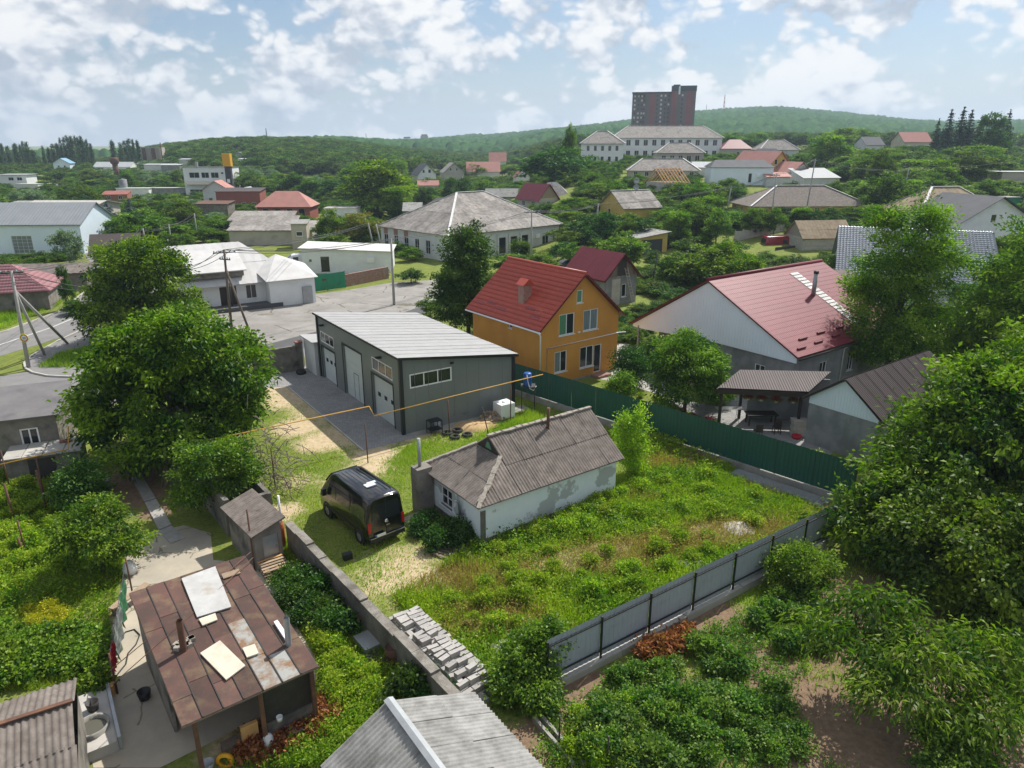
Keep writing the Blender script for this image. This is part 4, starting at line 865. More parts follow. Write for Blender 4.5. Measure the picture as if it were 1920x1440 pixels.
tp = MB(); n = Vector((0, -k_, 1)).normalized()
for i in range(22):
    s0 = .12 + i * .345; b = rt[0] + s0
    if b > ap[0] - .25 or i < 4: continue
    for q in range(5): tp.cbox(Vector((9.3 + q * .22, b, rt[1] + s0 * k_)) + n * .16, .19, .29, .012, rx=math.atan(k_))
tp.build('translucent_strip', M['ridgew'], roof)
for (a, s_) in ((.5, .6), (1.7, 1.3), (2.8, .7), (4.2, 1.4), (5.3, .8), (6.8, 1.4)): MB().cbox(Vector((a + .3, rt[0] + s_, rt[1] + s_ * k_)) + n * .2, 1.05, .1, .14, rx=math.atan(k_)).build('snow_guard', M['burgundy_trim'], roof)
fb = 4.5; MB().tube([(8.8, fb, rt[1] + (fb - rt[0]) * k_), (8.8, fb, 7.75)], .17, 12).build('flue', M['galv'], roof)
MB().lathe((8.8, fb, 7.75), [(.17, 0), (.2, .02), (.2, .2), (.12, .24), (0, .24)], 12).build('flue_cap', M['brown_dark'], roof)
MB().tube([(-.2, 14.9, 0), (-.2, 14.9, 2.75)], .09, 8).build('post', M['concrete'], t)
MB().tube([(-.4, -.5, 3.35), (RL, -.5, 3.35)], .07, 8).build('gutter', M['brown_dark'], t)
MB().tube([(6.2, -.5, 3.35), (6.2, -.1, 3.0), (6.2, -.08, .1)], .05, 8).build('downpipe', M['plastic_white'], t)
MB().box(3.0, 3.2, 9.0, 15.4, 0, 1.6).build('stone_wall', M['wall_old'], t)

# ------------------------------------------------------------------ summer kitchen with canopy
S0 = Frame((18.21, 40.89), 36.5); SK = Frame(S0.w(0, -4.3), 36.5)
t, roof, _ = house('summer_kitchen', 'grey outbuilding with a brown ribbed gable roof and pale sided gable', 'outbuilding', SK, 9.5, 4.3, 3.0, 4.65, 'ga', M['stucco_grey'], M['brown_metal'], ov=.35, ov2=.35, fascia=M['brown_dark'], holes=[('F', (2.5, 3.4, 1.0, 2.2), {})],
    cover=lambda rf, p, i: corrugated(rf, p, M['brown_metal'], 1.05, 9, 6, .014, 5, prof='rib', name='roof_panel', jit=.001, smooth=False))
for i in range(24):
    b0 = i * 4.3 / 24; b1 = (i + 1) * 4.3 / 24; f_ = lambda b: 3.0 + 1.6 * (1 - abs(b - 2.15) / 2.15)
    MB().prism([(-.05, b0 + .005, 2.6), (-.05, b1 - .005, 2.6), (-.05, b1 - .005, f_(b1)), (-.05, b0 + .005, f_(b0))], (.04, 0, 0)).build('siding_board', M['siding_blue'], t)
t = thing('canopy', 'dark brown lean-to canopy hung with flower baskets over a paved terrace', 'canopy', P(1430, 790))
C_ = t.location.copy(); cq = [P(1345, 730, 2.85) - C_, P(1516, 737, 2.85) - C_, P(1558, 699, 3.35) - C_, P(1387, 697, 3.25) - C_]
n = (cq[1] - cq[0]).cross(cq[3] - cq[0]).normalized(); MB().prism(cq, n * .06).build('roof', M['brown_dark'], t)
corrugated(t, [q + n * .06 for q in cq], M['brown_metal'], 1.0, 9, 6, .012, 5, prof='rib', name='roof_panel', jit=.001, smooth=False)
MB().bar(cq[0] + Vector((0, -.03, -.12)), cq[1] + Vector((0, -.03, -.12)), .06, .3).build('fascia', M['brown_dark'], t); MB().bar(cq[0] + Vector((-.03, 0, -.12)), cq[3] + Vector((-.03, 0, -.12)), .06, .3).build('fascia', M['brown_dark'], t)
for f_ in (.06, .94):
    p = cq[0].lerp(cq[1], f_) + Vector((0, .15, 0)); MB().box(p.x - .08, p.x + .08, p.y - .08, p.y + .08, 0, p.z - .04).build('post', M['brown_dark'], t)
p = cq[3] + Vector((.2, -.2, 0)); MB().box(p.x - .08, p.x + .08, p.y - .08, p.y + .08, 0, p.z - .04).build('post', M['brown_dark'], t)
p0 = cq[3].lerp(cq[2], .12); p1 = cq[2]; MB().prism([(p0.x, p0.y - .1, 0), (p1.x, p1.y - .1, 0), (p1.x, p1.y - .1, 2.9), (p0.x, p0.y - .1, 2.9)], (0, .1, 0)).build('back_wall', M['stucco_grey'], t)
tb = thing('garden_table', 'dark wooden table standing in the shade of the brown canopy', 'table', P(1425, 795)); MB().box(-1.0, 1.0, -.45, .45, .72, .78).build('table_top', M['brown_dark'], tb)
for x in (-.85, .85):
    for y in (-.35, .35): MB().box(x - .04, x + .04, y - .04, y + .04, 0, .72).build('leg', M['brown_dark'], tb)
for i, (px, py, s_) in enumerate(((1420, 815, 'left'), (1455, 808, 'right'))):
    c = thing('garden_chair', 'dark chair at the %s front side of the canopy table' % s_, 'chair', P(px, py + 5)); MB().box(-.22, .22, -.22, .22, .42, .47).build('seat', M['brown_dark'], c); MB().box(-.22, .22, -.24, -.2, .47, .95).build('backrest', M['brown_dark'], c)
    for x in (-.19, .19):
        for y in (-.19, .19): MB().box(x - .02, x + .02, y - .02, y + .02, 0, .42).build('leg', M['brown_dark'], c)
st = thing('masonry_stove', 'small white brick barbecue stove at the canopy corner by the grey outbuilding', 'stove', P(1495, 815))
for k in range(5):
    for q in range(3): MB().box(-.42 + q * .28 + (k % 2) * .05, -.15 + q * .28 + (k % 2) * .05, -.3, .3, k * .2, k * .2 + .185).build('brick', M['cmu'], st)
MB().box(-.46, .5, -.34, .34, 1.0, 1.06).build('top_slab', M['concrete_pale'], st)
tag(MB().lathe(P(1493, 822), [(0, 0), (.24, 0), (.3, .22), (.27, .22), (.22, .03), (0, .03)], 14).build('basin', M['cloth_red']), 'red plastic basin on the paving in front of the brick stove', 'basin')
# ------------------------------------------------------------------ fences and walls round the plot
def poly_fence(name, label, a, b, z0, z1, m, panel=2.0, rib=.2, amp=.018, rails=True, post=None, side=1, foot=None, frame_m=None, step=None, gap=.03):
    a = Vector((*a, 0)); b = Vector((*b, 0)); L_ = (b - a).length; ang = math.atan2(b.y - a.y, b.x - a.x)
    t = thing(name, label, 'fence', a, ang); n = round(L_ / panel); w = L_ / n
    base = None
    for i in range(n):
        dz = step(i) if step else 0; key = (round(dz, 2),)
        mb = MB(); x = gap / 2; xe = w - gap / 2; k = int((xe - x) / rib); d = (xe - x) / k
        prof = []
        for q in range(k):
            s0 = x + q * d; prof += [(s0, 0), (s0 + d * .55, 0), (s0 + d * .62, amp), (s0 + d * .93, amp)]
        prof.append((xe, 0))
        for (p, q) in zip(prof, prof[1:]): mb.face([(p[0], p[1] * side, z0 + dz), (q[0], q[1] * side, z0 + dz), (q[0], q[1] * side, z1 + dz), (p[0], p[1] * side, z1 + dz)])
        o = mb.build('panel', m, t, fix=False); o.location = (i * w, 0, 0)
    for i in range(n + 1):
        if post:
            dz = step(min(i, n - 1)) if step else 0
            MB().box(i * w - .03, i * w + .03, *sorted((-side * .03, -side * .09)), 0, z1 + dz - .05).build('post', post, t)
    if rails and post:
        for i in range(n):
            dz = step(i) if step else 0
            for z in (z0 + .3, z1 - .25): MB().box(i * w + .03, (i + 1) * w - .03, *sorted((-side * .035, -side * .075)), z + dz - .025, z + dz + .025).build('rail', frame_m or post, t)
    if foot: 
        k = max(1, round(L_ / foot[3]))
        for i in range(k): MB().box(L_ * i / k + .01, L_ * (i + 1) / k - .01, *foot[0], -.3, foot[1] + rng.uniform(-.04, .04)).build('footing', foot[2], t)
    return t
poly_fence('green_fence', 'tall dark green profiled sheet fence on a concrete footing behind the plot', (-.35, 50.3), (17.4, 32.6), .42, 2.42, M['fence_green'], 2.1, .22, .02, post=M['dark_metal'], side=-1, foot=((-.14, .14), .42, M['concrete'], 2.5))
poly_fence('grey_fence', 'grey metal sheet fence with black posts on a concrete kerb in the foreground', (1.15, 19.55), (14.9, 29.05), .30, 2.06, M['fence_grey'], 2.38, .21, .014, post=M['black_metal'], side=1, foot=((-.2, .16), .3, M['concrete_pale'], 3.2))
M['wall_top'] = mat('wall_top', (.27, .25, .22), (.17, .155, .135), .95, 3.0, col3=(.11, .10, .08), s3=1.3, c3=(.5, .65), bump=.6)
# old plastered wall between the yards
a = Vector((-10.15, 28.55, 0)); b = Vector((-.95, 16.95, 0)); L_ = (b - a).length
t = thing('boundary_wall', 'long weathered stone wall between the concrete yard and the weedy plot', 'wall', a, math.atan2(b.y - a.y, b.x - a.x))
rr_ = random.Random(5); n = 12
for i in range(n):
    x0 = L_ * i / n; x1 = L_ * (i + 1) / n; h = 1.3 + .06 * math.sin(i * 1.7); mb = MB(); mb.box(x0, x1 + .002 * (i % 2), -.14 - .004 * (i % 2), .14 + .004 * (i % 2), -.1, h); mb.build('wall_section', M['wall_old'], t)
    MB().box(x0 + .003, x1 - .003, -.17 - rr_.uniform(0, .02), .17, h, h + .05 + rr_.uniform(0, .025)).build('coping', M['wall_top'], t)
# ------------------------------------------------------------------ stack of limestone blocks along that wall
bd = Vector((.615, -.785, 0)); bn = Vector((.785, .615, 0)); o = Vector((-4.75, 23.15, 0)); ang = math.atan2(bd.y, bd.x)
bme = []
for k in range(4):
    mb = MB(); rr_ = random.Random(k); L2, w2, h2 = .39, .19, .18
    mb.cbox((0, 0, h2 / 2), L2, w2, h2); mb.v = [(x + rr_.uniform(-.012, .012), y + rr_.uniform(-.012, .012), z + rr_.uniform(-.008, .008)) for x, y, z in mb.v]; bme.append(mb.mesh('limestone_block', M['block']))
rr_ = random.Random(11); nb = 0
for layer in range(4):
    rows = 24 - layer * 2
    for i in range(rows):
        for j in range(3 - (1 if layer > 2 else 0)):
            if layer == 3 and rr_.random() < .25: continue
            if layer < 2 and j == 1 and 1 < i < rows - 2: continue       # blocks buried inside the stack
            if layer == 0 and j == 0 and i % 2: continue
            p = o + bd * (.12 + layer * .17 + i * .235) + bn * (.0 + j * .43 + (.1 if layer == 3 else 0) + (i / rows) * .1) 
            ob = link('limestone_block', rr_.choice(bme)); ob.location = (p.x + rr_.uniform(-.025, .025), p.y + rr_.uniform(-.025, .025), layer * .185 + (.02 if layer else 0) * rr_.random())
            ob.rotation_euler = (rr_.uniform(-.05, .05), rr_.uniform(-.05, .05), ang + math.pi / 2 + rr_.uniform(-.17, .17) + (math.pi / 2 if rr_.random() < .08 else 0)); nb += 1
            tag(ob, 'rough grey limestone block in the long stack beside the boundary wall', 'block', 'limestone blocks stacked by the wall')
# ------------------------------------------------------------------ rusty shed with open front
q = [P(253, 1124, 2.75), P(487, 1055, 2.75), P(598, 1248, 2.35), P(340, 1362, 2.35)]
SH = Frame((q[3].x, q[3].y), math.degrees(math.atan2(q[2].y - q[3].y, q[2].x - q[3].x)))
W_ = (q[2] - q[3]).length; D = 6.9
t = fthing('rusty_shed', 'low shed with an open front and a roof of rusty brown sheet metal', 'shed', SH)
sl_ = .45 / D; zr = lambda b: 2.32 + sl_ * b
roof = MB().prism([(0, 0, zr(0) - .06), (W_, 0, zr(0) - .06), (W_, D, zr(D) - .06), (0, D, zr(D) - .06)], (0, 0, .05)).build('roof', M['wood'], t)
rr_ = random.Random(21); nc = 7; cw = W_ / nc
for i in range(nc):
    cuts = [0]; y = rr_.uniform(.9, 1.7)
    while y < D - .5: cuts.append(y); y += rr_.uniform(1.2, 2.0)
    cuts.append(D)
    for j, (c, d) in enumerate(zip(cuts, cuts[1:])):
        m = M['roof_rust2'] if (i >= nc - 3 and i < nc - 1 and j == 0) or (i == nc - 3 and j == 1) else M['roof_rust']
        h = .012 * (j % 2) + .004 * (i % 2)
        mb = MB(); x0_, x1_ = i * cw + .012, (i + 1) * cw - .012
        mb.prism([(x0_, c + .006, zr(c) + h), (x1_, c + .006, zr(c) + h), (x1_, d + .05, zr(d) + h), (x0_, d + .05, zr(d) + h)], (0, 0, .012))
        o_ = mb.build('roof_sheet', m, roof)
        if i: MB().prism([(i * cw - .016, c, zr(c) - .01), (i * cw + .016, c, zr(c) - .01), (i * cw + .016, d, zr(d) - .01), (i * cw - .016, d, zr(d) - .01)], (0, 0, .055)).build('standing_seam', M['dark_metal'], roof)
# back and side walls, posts
for (x0_, x1_, y0_, y1_) in ((.1, .2, 2.6, D - .2), (.1, W_ - .1, D - .3, D - .2), (W_ - .2, W_ - .1, .3, D - .2)): MB().box(x0_, x1_, y0_, y1_, 0, zr(0) - .08).build('wall', M['stucco'], t)
MB().box(2.35, W_ - .2, .35, .5, 0, .75).build('front_wall', M['stucco'], t)
MB().box(2.35, W_ - .2, .42, .46, .75, 1.9).build('front_window', M['dark_metal'], t)
for x in (.35, 2.2, W_ - .2): MB().box(x - .06, x + .06, .12, .24, 0, zr(0) - .06).build('post', M['rust'], t)
for b_ in (1.2, 3.4, 5.6): MB().box(.0, W_, b_ - .05, b_ + .05, zr(b_) - .2, zr(b_) - .065).build('rafter', M['wood'], t)
def on_roof(px, py): a, b, z = SH.hitz(px, py, 2.5); return a, b
for (px, py, h, r1, m) in ((345, 1222, 1.15, .10, 'rust'), (541, 1205, 1.05, .10, 'galv')):
    a, b = on_roof(px, py); MB().tube([(a, b, zr(b) - .1), (a + .02, b, zr(b) + h)], r1, 12, cap=False).tube([(a, b, zr(b) + .02), (a + .02, b, zr(b) + h)], r1 * .86, 12, cap=False).build('stove_flue', M[m], t)
a, b = on_roof(348, 1217); mb = MB(); rr_ = random.Random(2)
for k in range(9): mb.cbox((a + rr_.uniform(-.22, .26), b + rr_.uniform(-.1, .28), zr(b) + .08), .22, .18, .14, rr_.random() * 3)
mb.build('flue_collar', M['mortar'], t)
def roof_piece(name, label, pts, m, cat='board', h=.04):
    pp = []
    for px, py in pts: a, b = on_roof(px, py); pp.append(SH.w(a, b, zr(b) + .055))
    tag(MB().prism(pp, (0, 0, h)).build(name, m), label, cat)
roof_piece('tin_sheet', 'large pale tin sheet lying on the upper edge of the rusty shed roof', [(343, 1100), (406, 1077), (435, 1146), (371, 1166)], M['tin'], 'metal sheet')
roof_piece('pale_board', 'cream board lying askew in the middle of the rusty shed roof', [(376, 1228), (413, 1205), (460, 1247), (424, 1273)], M['ply'])
roof_piece('patch_board', 'small pale patch below the tin sheet on the rusty shed roof', [(374, 1169), (405, 1158), (409, 1169), (381, 1180)], M['ply'])
roof_piece('patch_board', 'small square pale patch right of the cream board on the rusty roof', [(455, 1217), (478, 1209), (485, 1225), (463, 1233)], M['ply'])
roof_piece('board_strip', 'narrow pinkish board strip near the top corner of the rusty shed roof', [(417, 1090), (449, 1080), (453, 1087), (421, 1098)], M['wood_tan'])
roof_piece('white_plank', 'short white plank leaning at the grey flue on the rusty shed roof', [(514, 1171), (521, 1168), (541, 1195), (535, 1201)], M['plastic_white'], h=.08)
# things under its roof and around it
def bucket(label, p, r_=.16, h=.28, m='dark_metal', name='bucket', cat='bucket'):
    tag(MB().lathe(p, [(0, 0), (r_ * .75, 0), (r_, h), (r_ * .93, h), (r_ * .7, .03), (0, .03)], 16).build(name, M[m]), label, cat)
bucket('teal bucket standing in front of the rusty shed by the path', P(450, 1398), .2, .34, 'gate_green')
bucket('black bucket on the shaded concrete yard left of the rusty shed', P(272, 1310), .22, .32, 'black_metal')
bucket('small white pail on the sill of the rusty shed front', SH.w(2.7, .28, .76), .1, .16, 'plastic_white', 'pail', 'bucket')
bucket('grey zinc pot under the rusty shed roof', SH.w(.55, .5), .2, .3, 'galv', 'pot', 'pot')
tag(MB().cbox(SH.w(1.85, .55, .55), .5, .12, .75, SH.ang).build('panel_board', M['wood_orange']), 'orange chipboard panel leaning in the front of the rusty shed', 'board')
tag(MB().lathe(SH.w(2.25, .15, 0), [(0, 0), (.17, 0), (.2, .3), (.12, .55), (.05, .6), (0, .6)], 10).build('sack', M['cloth_white']), 'white sack standing between the posts of the rusty shed', 'sack')
tag(MB().lathe(SH.w(1.0, .3, 0.25), [(.16, -.05), (.26, -.05), (.26, .05), (.16, .05), (.16, -.05)], 16, 'Y').build('hose_reel', M['sign_yellow']), 'yellow hose reel hanging under the rusty shed roof', 'hose')
tag(MB().cbox(SH.w(1.45, .75, .2), .8, .35, .4, SH.ang).build('wooden_crate', M['wood']), 'dark wooden crate in the shade under the rusty shed roof', 'crate')
tag(MB().cbox(SH.w(3.0, .2, .15), .6, .4, .3, SH.ang).build('storage_box', M['brick_pink']), 'reddish storage box beside the sack at the shed front', 'box')
# pallets and planks behind it
for i, (px, py, z) in enumerate(((520, 1080, 0), (513, 1063, .3))):
    p = P(px, py, z); t = thing('pallet', ('lower' if i == 0 else 'upper') + ' wooden pallet leaning between the rusty shed and the stone wall', 'pallet', p, R(36))
    for k in range(5): MB().cbox((0, -.4 + k * .2, .14 + k * .02), 1.1, .14, .03).build('slat', M['wood_orange'] if k == 4 else M['wood_tan'], t)
    for x in (-.48, 0, .48): MB().cbox((x, 0, .07), .09, .95, .1).build('bearer', M['wood'], t)
# ------------------------------------------------------------------ small corrugated shed on the wall, ruined store behind
q = [P(492, 918, 2.25), P(534, 972, 2.25), P(472, 1008, 1.9), P(427, 948, 1.9)]
SS = Frame((q[2].x, q[2].y), math.degrees(math.atan2(q[1].y - q[2].y, q[1].x - q[2].x))); W_ = (q[1] - q[2]).length; D = (q[3] - q[2]).length
t, roof, _ = house('tool_shed', 'small tool shed with a mossy corrugated roof against the boundary wall', 'shed', Frame(SS.w(.2, .2), math.degrees(SS.ang)), W_ - .4, D - .4, 1.85, 2.2, 'sa', M['stucco'], M['wood'], ov=.2, holes=[('F', (.3, 1.0, 0, 1.6), {'name': 'door', 'm': M['galv']})], cover=lambda rf, p, i: corrugated(rf, p, M['asb'], 1.1, 1.6, 7, .022, 4))
p = P(533, 1028); t = thing('drain_pipe', 'orange drain pipe with a white upper pipe at the tool shed corner', 'pipe', p); MB().tube([(0, 0, 0), (0, 0, 1.3)], .11, 12).build('lower_pipe', M['orange_pipe'], t); MB().tube([(0, 0, 1.3), (0, 0, 2.7)], .05, 10).build('upper_pipe', M['plastic_white'], t)
RU = Frame((-13.3, 29.6), 128)
t = fthing('ruined_store', 'roofless old store with crumbling walls behind the tool shed', 'outbuilding', RU)
for (x0, x1, y0, y1, h) in ((0, 5.5, -.12, .12, 1.9), (0, 5.5, 1.9, 2.1, 1.6), (-.12, .12, .12, 1.9, 1.7), (5.4, 5.62, .12, 1.9, 1.8), (2.6, 2.75, .12, 1.9, 1.5)): MB().box(x0, x1, -y1, -y0, 0, h).build('wall_section', M['wall_old'], t)
corrugated(t, [(2.6, .1, 1.95), (5.8, .1, 1.95), (5.8, -2.2, 1.75), (2.6, -2.2, 1.75)], M['asb'], 1.1, 1.7, 6, .02, 4)
for i in range(11):
    p = P(302 + i * 3.2, 915 - i * 1.0); tag(MB().bar(p, p + Vector((.35 + i * .02, .5, 1.7 - i * .04)), .09, .05).build('plank', M['wood']), 'grey weathered plank leaning against the ruined store', 'plank', 'planks leaning on the ruined store')
t = thing('workbench', 'grey sheet-topped box standing in the dirt yard by the big walnut', 'box', P(193, 922), R(20)); MB().box(-.4, .4, -.35, .35, .62, .68).build('top', M['stone_slab'], t); MB().box(-.35, .35, -.3, .3, 0, .62).build('body', M['stucco'], t)
# ------------------------------------------------------------------ grey house at the left edge
a, b = P(0, 868), P(132, 868)
LH = Frame((-28.6, 36.35), 22)
lw = rectF(LH, (48, 793), (82, 823))
t, roof, _ = house('grey_house', 'grey rendered house with a flat dark felt roof at the left edge', 'house', Frame(LH.w(-6.0, 0), 22), 9.0, 4.6, 3.15, 3.6, 'sb', M['stucco'], M['dirt_roof'], ov=.25, holes=[('F', (7.15, 8.05, 1.35, 2.5), {'mull': 1, 'fw': .09})])
rc = P(70, 828, 1.9)
t = thing('porch_block', 'low block porch with a pale sheet roof in front of the grey house', 'porch', LH.w(.6, -1.9), LH.ang)
MB().box(.1, 3.6, 0, 1.8, 0, 1.55).build('wall', M['wall_old'], t)
for i in range(4): MB().box(i * .95, i * .95 + .9, -.25, 1.85, 1.56 + .01 * (i % 2), 1.62 + .01 * (i % 2)).build('roof_slab', M['concrete_pale'], t)
MB().box(1.1, 2.4, -.03, .02, .0, 1.35).build('door', M['dark_metal'], t)
for k in range(3): MB().cbox((2.6 + .18 * k, 1.3, 1.7), .2, .3, .09, .4 * k).build('brick', M['brick'], t)
# ------------------------------------------------------------------ gas pipes on posts
def gas(label, pts, posts):
    t = thing('gas_pipe', label, 'pipe', pts[0]); o = Vector(pts[0]); MB().tube([Vector(p) - o for p in pts], .036, 8).build('pipe', M['yellow_pipe'], t)
    for x, y, h in posts: MB().tube([Vector((x, y, 0)) - o, Vector((x + rng.uniform(-.05, .05), y, h)) - o], .035, 8).build('post', M['rust'], t)
gas('yellow gas pipe on thin posts crossing the left yard', [P(-40, 880, 2.6), P(128, 842, 2.6), P(128, 800, 3.4)], [(P(52, 1050).x, P(52, 1050).y - 0, 2.0), (P(22, 930).x, P(22, 930).y, 2.6), (P(85, 940).x, P(85, 940).y, 2.6)])
gas('yellow gas pipe crossing the lawn left of the grey workshop', [P(300, 842, 2.5), P(455, 812, 2.5), P(692, 762, 2.5)], [(P(517, 920).x, P(517, 920).y, 2.5), (P(690, 868).x, P(690, 868).y, 2.5), (P(462, 880).x, P(462, 880).y, 2.5)])
gas('yellow gas pipe running along the side of the grey workshop', [P(692, 762, 2.5), P(702, 780, 2.3), P(845, 744, 2.3), P(1018, 702, 2.5)], [(P(843, 815).x, P(843, 815).y, 2.35), (P(957, 790).x, P(957, 790).y, 2.45)])
# iron posts of the old vine frame in the left garden
for i, (px, py, h) in enumerate(((47, 1050, 1.1), (192, 950, 1.0), (90, 965, 2.4), (30, 985, 2.2))):
    p = P(px, py); tag(MB().tube([p, p + Vector((-.15, .1, h))], .05, 8).build('iron_post', M['rust']), ['short rusty post standing alone in the left garden', 'rusty post leaning beside the shady dirt yard', 'tall rusty post under the yellow pipe in the left garden', 'tall rusty post at the left picture edge under the pipe'][i], 'post')
# ------------------------------------------------------------------ clothes line, bench, hoses and yard clutter
t = thing('washing_line', 'washing line along the garden edge hung with green and grey cloths', 'washing line', P(222, 1170))
o = t.location.copy(); A_, B_ = P(236, 1050, 1.55) - o, P(205, 1230, 1.55) - o
MB().tube([A_, B_], .012, 5).build('line', M['wire'], t)
for p in (A_, B_): MB().tube([(p.x, p.y, -0.0), (p.x, p.y, 1.65)], .035, 8).build('post', M['rust'], t)
def cloth(f0, f1, drop, m, nm):
    mb = MB(); k = 8
    for i in range(k):
        for j in range(5):
            def pt(i_, j_):
                p = A_.lerp(B_, f0 + (f1 - f0) * i_ / k); return p + Vector((.07 * math.sin(i_ * 1.9 + j_), .03 * math.cos(i_ * 2.3), -drop * j_ / 5 - .015))
            mb.face([pt(i, j), pt(i + 1, j), pt(i + 1, j + 1), pt(i, j + 1)], True)
    mb.build(nm, m, t, fix=False)
cloth(.22, .5, 1.15, M['cloth_green'], 'green_cloth'); cloth(.5, .8, 1.2, M['cloth_grey'], 'grey_cloth'); cloth(.86, .97, .8, M['cloth_red'], 'red_cloth')
t = thing('bench', 'brown plank bench on the concrete beside the washing line', 'bench', P(247, 1135), R(70)); MB().box(-.9, .9, -.16, .16, .42, .47).build('seat', M['wood_tan'], t)
for x in (-.75, .75): MB().box(x - .04, x + .04, -.14, .14, 0, .42).build('leg', M['wood'], t)
tag(MB().lathe(P(245, 1075), [(0, 0), (.24, 0), (.3, .2), (.22, .5), (.1, .62), (.05, .64), (0, .64)], 12).build('sack', M['cloth_white']), 'white sack standing at the edge of the concrete yard', 'sack')
def pth(pix, z=.035): return [P(x, y, z) for x, y in pix]
tag(MB().tube(pth([(210, 1275), (214, 1240), (222, 1205), (235, 1185), (252, 1180), (262, 1190), (255, 1208), (240, 1225), (236, 1245), (222, 1262), (210, 1280)]), .025, 6).build('hose', M['black_metal']), 'black garden hose looped on the concrete yard', 'hose')
tag(MB().tube(pth([(225, 1160), (207, 1270)], .1), .06, 8).build('log', M['wood_tan']), 'long pale wooden pole lying along the edge of the yard', 'pole')
tag(MB().cbox(P(204, 1293, .2), .35, .3, .4, .4).build('wooden_box', M['wood_orange']), 'small light wood box at the garden corner of the yard', 'box')
t = thing('concrete_tank', 'round concrete tub filled with murky water beside the corrugated lean-to', 'tub', P(178, 1385)); MB().lathe((0, 0, 0), [(.44, 0), (.5, .55), (.44, .55), (.4, .4)], 20).build('tub', M['concrete'], t); MB().lathe((0, 0, .42), [(.43, 0), (0, .0)], 20).build('water', M['water'], t)
bucket('dark iron pot on the concrete ledge behind the round tub', P(175, 1330, .4), .2, .3, 'dark_metal', 'pot', 'pot')
t = thing('concrete_ledge', 'raised concrete ledge carrying the tub and pot at lower left', 'ledge', P(175, 1360), R(125)); MB().box(-1.6, 1.2, -.55, .55, 0, .38).build('slab', M['concrete_pale'], t); MB().box(-1.6, 1.2, -.66, -.56, 0, .5).build('edge_beam', M['galv'], t)
for q, l in (((362, 1110), 'left'), ((388, 1098), 'right')): pass
wr_ = [(P(470, 1035, 2.9), P(205, 1258, 2.5)), (P(475, 1045, 2.9), P(212, 1282, 2.5))]
for i, (p, q) in enumerate(wr_): tag(MB().tube([p, p.lerp(q, .5) - Vector((0, 0, .05)), q], .014, 5).build('clothes_wire', M['rust']), ['upper', 'lower'][i] + ' rusty wire stretched across the rusty shed roof', 'wire')
p = P(478, 1070); tag(MB().tube([p, p + Vector((0, 0, 3.0))], .04, 8).build('iron_pole', M['rust']), 'iron pole at the upper corner of the rusty shed roof', 'pole')
# corrugated lean-to in the lower left corner
t = thing('corrugated_lean_to', 'lean-to with two slopes of brown corrugated sheets in the lower left corner', 'shed', P(20, 1400)); o = t.location.copy(); o.z = 0
rA, rB = P(-60, 1382, 2.55), P(137, 1318, 2.55)
dn = (rB - rA).normalized(); nn = Vector((-dn.y, dn.x, 0))
def sh(p): return p - o
up = [rA, rB, rB + nn * 1.6 + Vector((0, 0, -.45)), rA + nn * 1.6 + Vector((0, 0, -.45))]; dnp = [rB, rA, rA - nn * 2.6 + Vector((0, 0, -.75)), rB - nn * 2.6 + Vector((0, 0, -.75))]
corrugated(t, [sh(q) for q in up], M['asb'], 1.1, 1.6, 7, .028, 4, jit=.05); corrugated(t, [sh(q) for q in dnp], M['asb'], 1.1, 1.6, 7, .028, 4, jit=.03, seed=4)
MB().bar(sh(rA) + Vector((0, 0, .1)), sh(rB) + Vector((0, 0, .1)), .14, .05).build('ridge_cap', M['rust'], t)
mb = MB(); c = [sh(rA + nn * 1.3), sh(rB + nn * 1.3), sh(rB - nn * 2.3), sh(rA - nn * 2.3)]
for i in range(4):
    a, b = c[i], c[(i + 1) % 4]; mb.face([(a.x, a.y, 0), (b.x, b.y, 0), (b.x, b.y, 1.85), (a.x, a.y, 1.85)])
mb.build('wall', M['stucco'], t)
# foreground hut with the ribbed grey roof
q0, q1 = P(728, 1314, 3.1), P(875, 1515, 3.1); dn = (q1 - q0).normalized(); nn = Vector((-dn.y, dn.x, 0))
t = thing('foreground_hut', 'hut with a grey corrugated gable roof and pale ridge at the bottom edge', 'shed', (q0.x, q0.y, 0)); o = t.location
def sh(p): return p - o
R_s = [q0, q1, q1 + nn * 2.75 + Vector((0, 0, -1.15)), q0 + nn * 2.75 + Vector((0, 0, -1.15))]; L_s = [q1, q0, q0 - nn * 2.0 + Vector((0, 0, -1.1)), q1 - nn * 2.0 + Vector((0, 0, -1.1))]
corrugated(t, [sh(q) for q in R_s], M['asb_grey'], 1.1, 1.7, 7, .028, 4, jit=.02); corrugated(t, [sh(q) for q in L_s], M['asb_grey'], 1.1, 1.7, 7, .028, 4, jit=.02, seed=8)
for s_ in (-1, 1):
    e0 = sh(q0) + nn * s_ * .14 + Vector((0, 0, .02)); e1 = sh(q1) + nn * s_ * .14 + Vector((0, 0, .02)); MB().face([sh(q0) + Vector((0, 0, .13)), sh(q1) + Vector((0, 0, .13)), e1 + Vector((0, 0, .06)), e0 + Vector((0, 0, .06))]).build('ridge_cap', M['galv'], t)
mb = MB(); c = [sh(q0 + dn * .25 + nn * 2.4), sh(q1 + nn * 2.4), sh(q1 - nn * 1.7), sh(q0 + dn * .25 - nn * 1.7)]
for i in range(4):
    a, b = c[i], c[(i + 1) % 4]; mb.face([(a.x, a.y, 0), (b.x, b.y, 0), (b.x, b.y, 1.9), (a.x, a.y, 1.9)])
a = sh(q0 + dn * .25); mb.face([(c[0].x, c[0].y, 1.9), (c[3].x, c[3].y, 1.9), (a.x, a.y, 3.0)]); mb.build('wall', M['stucco'], t)
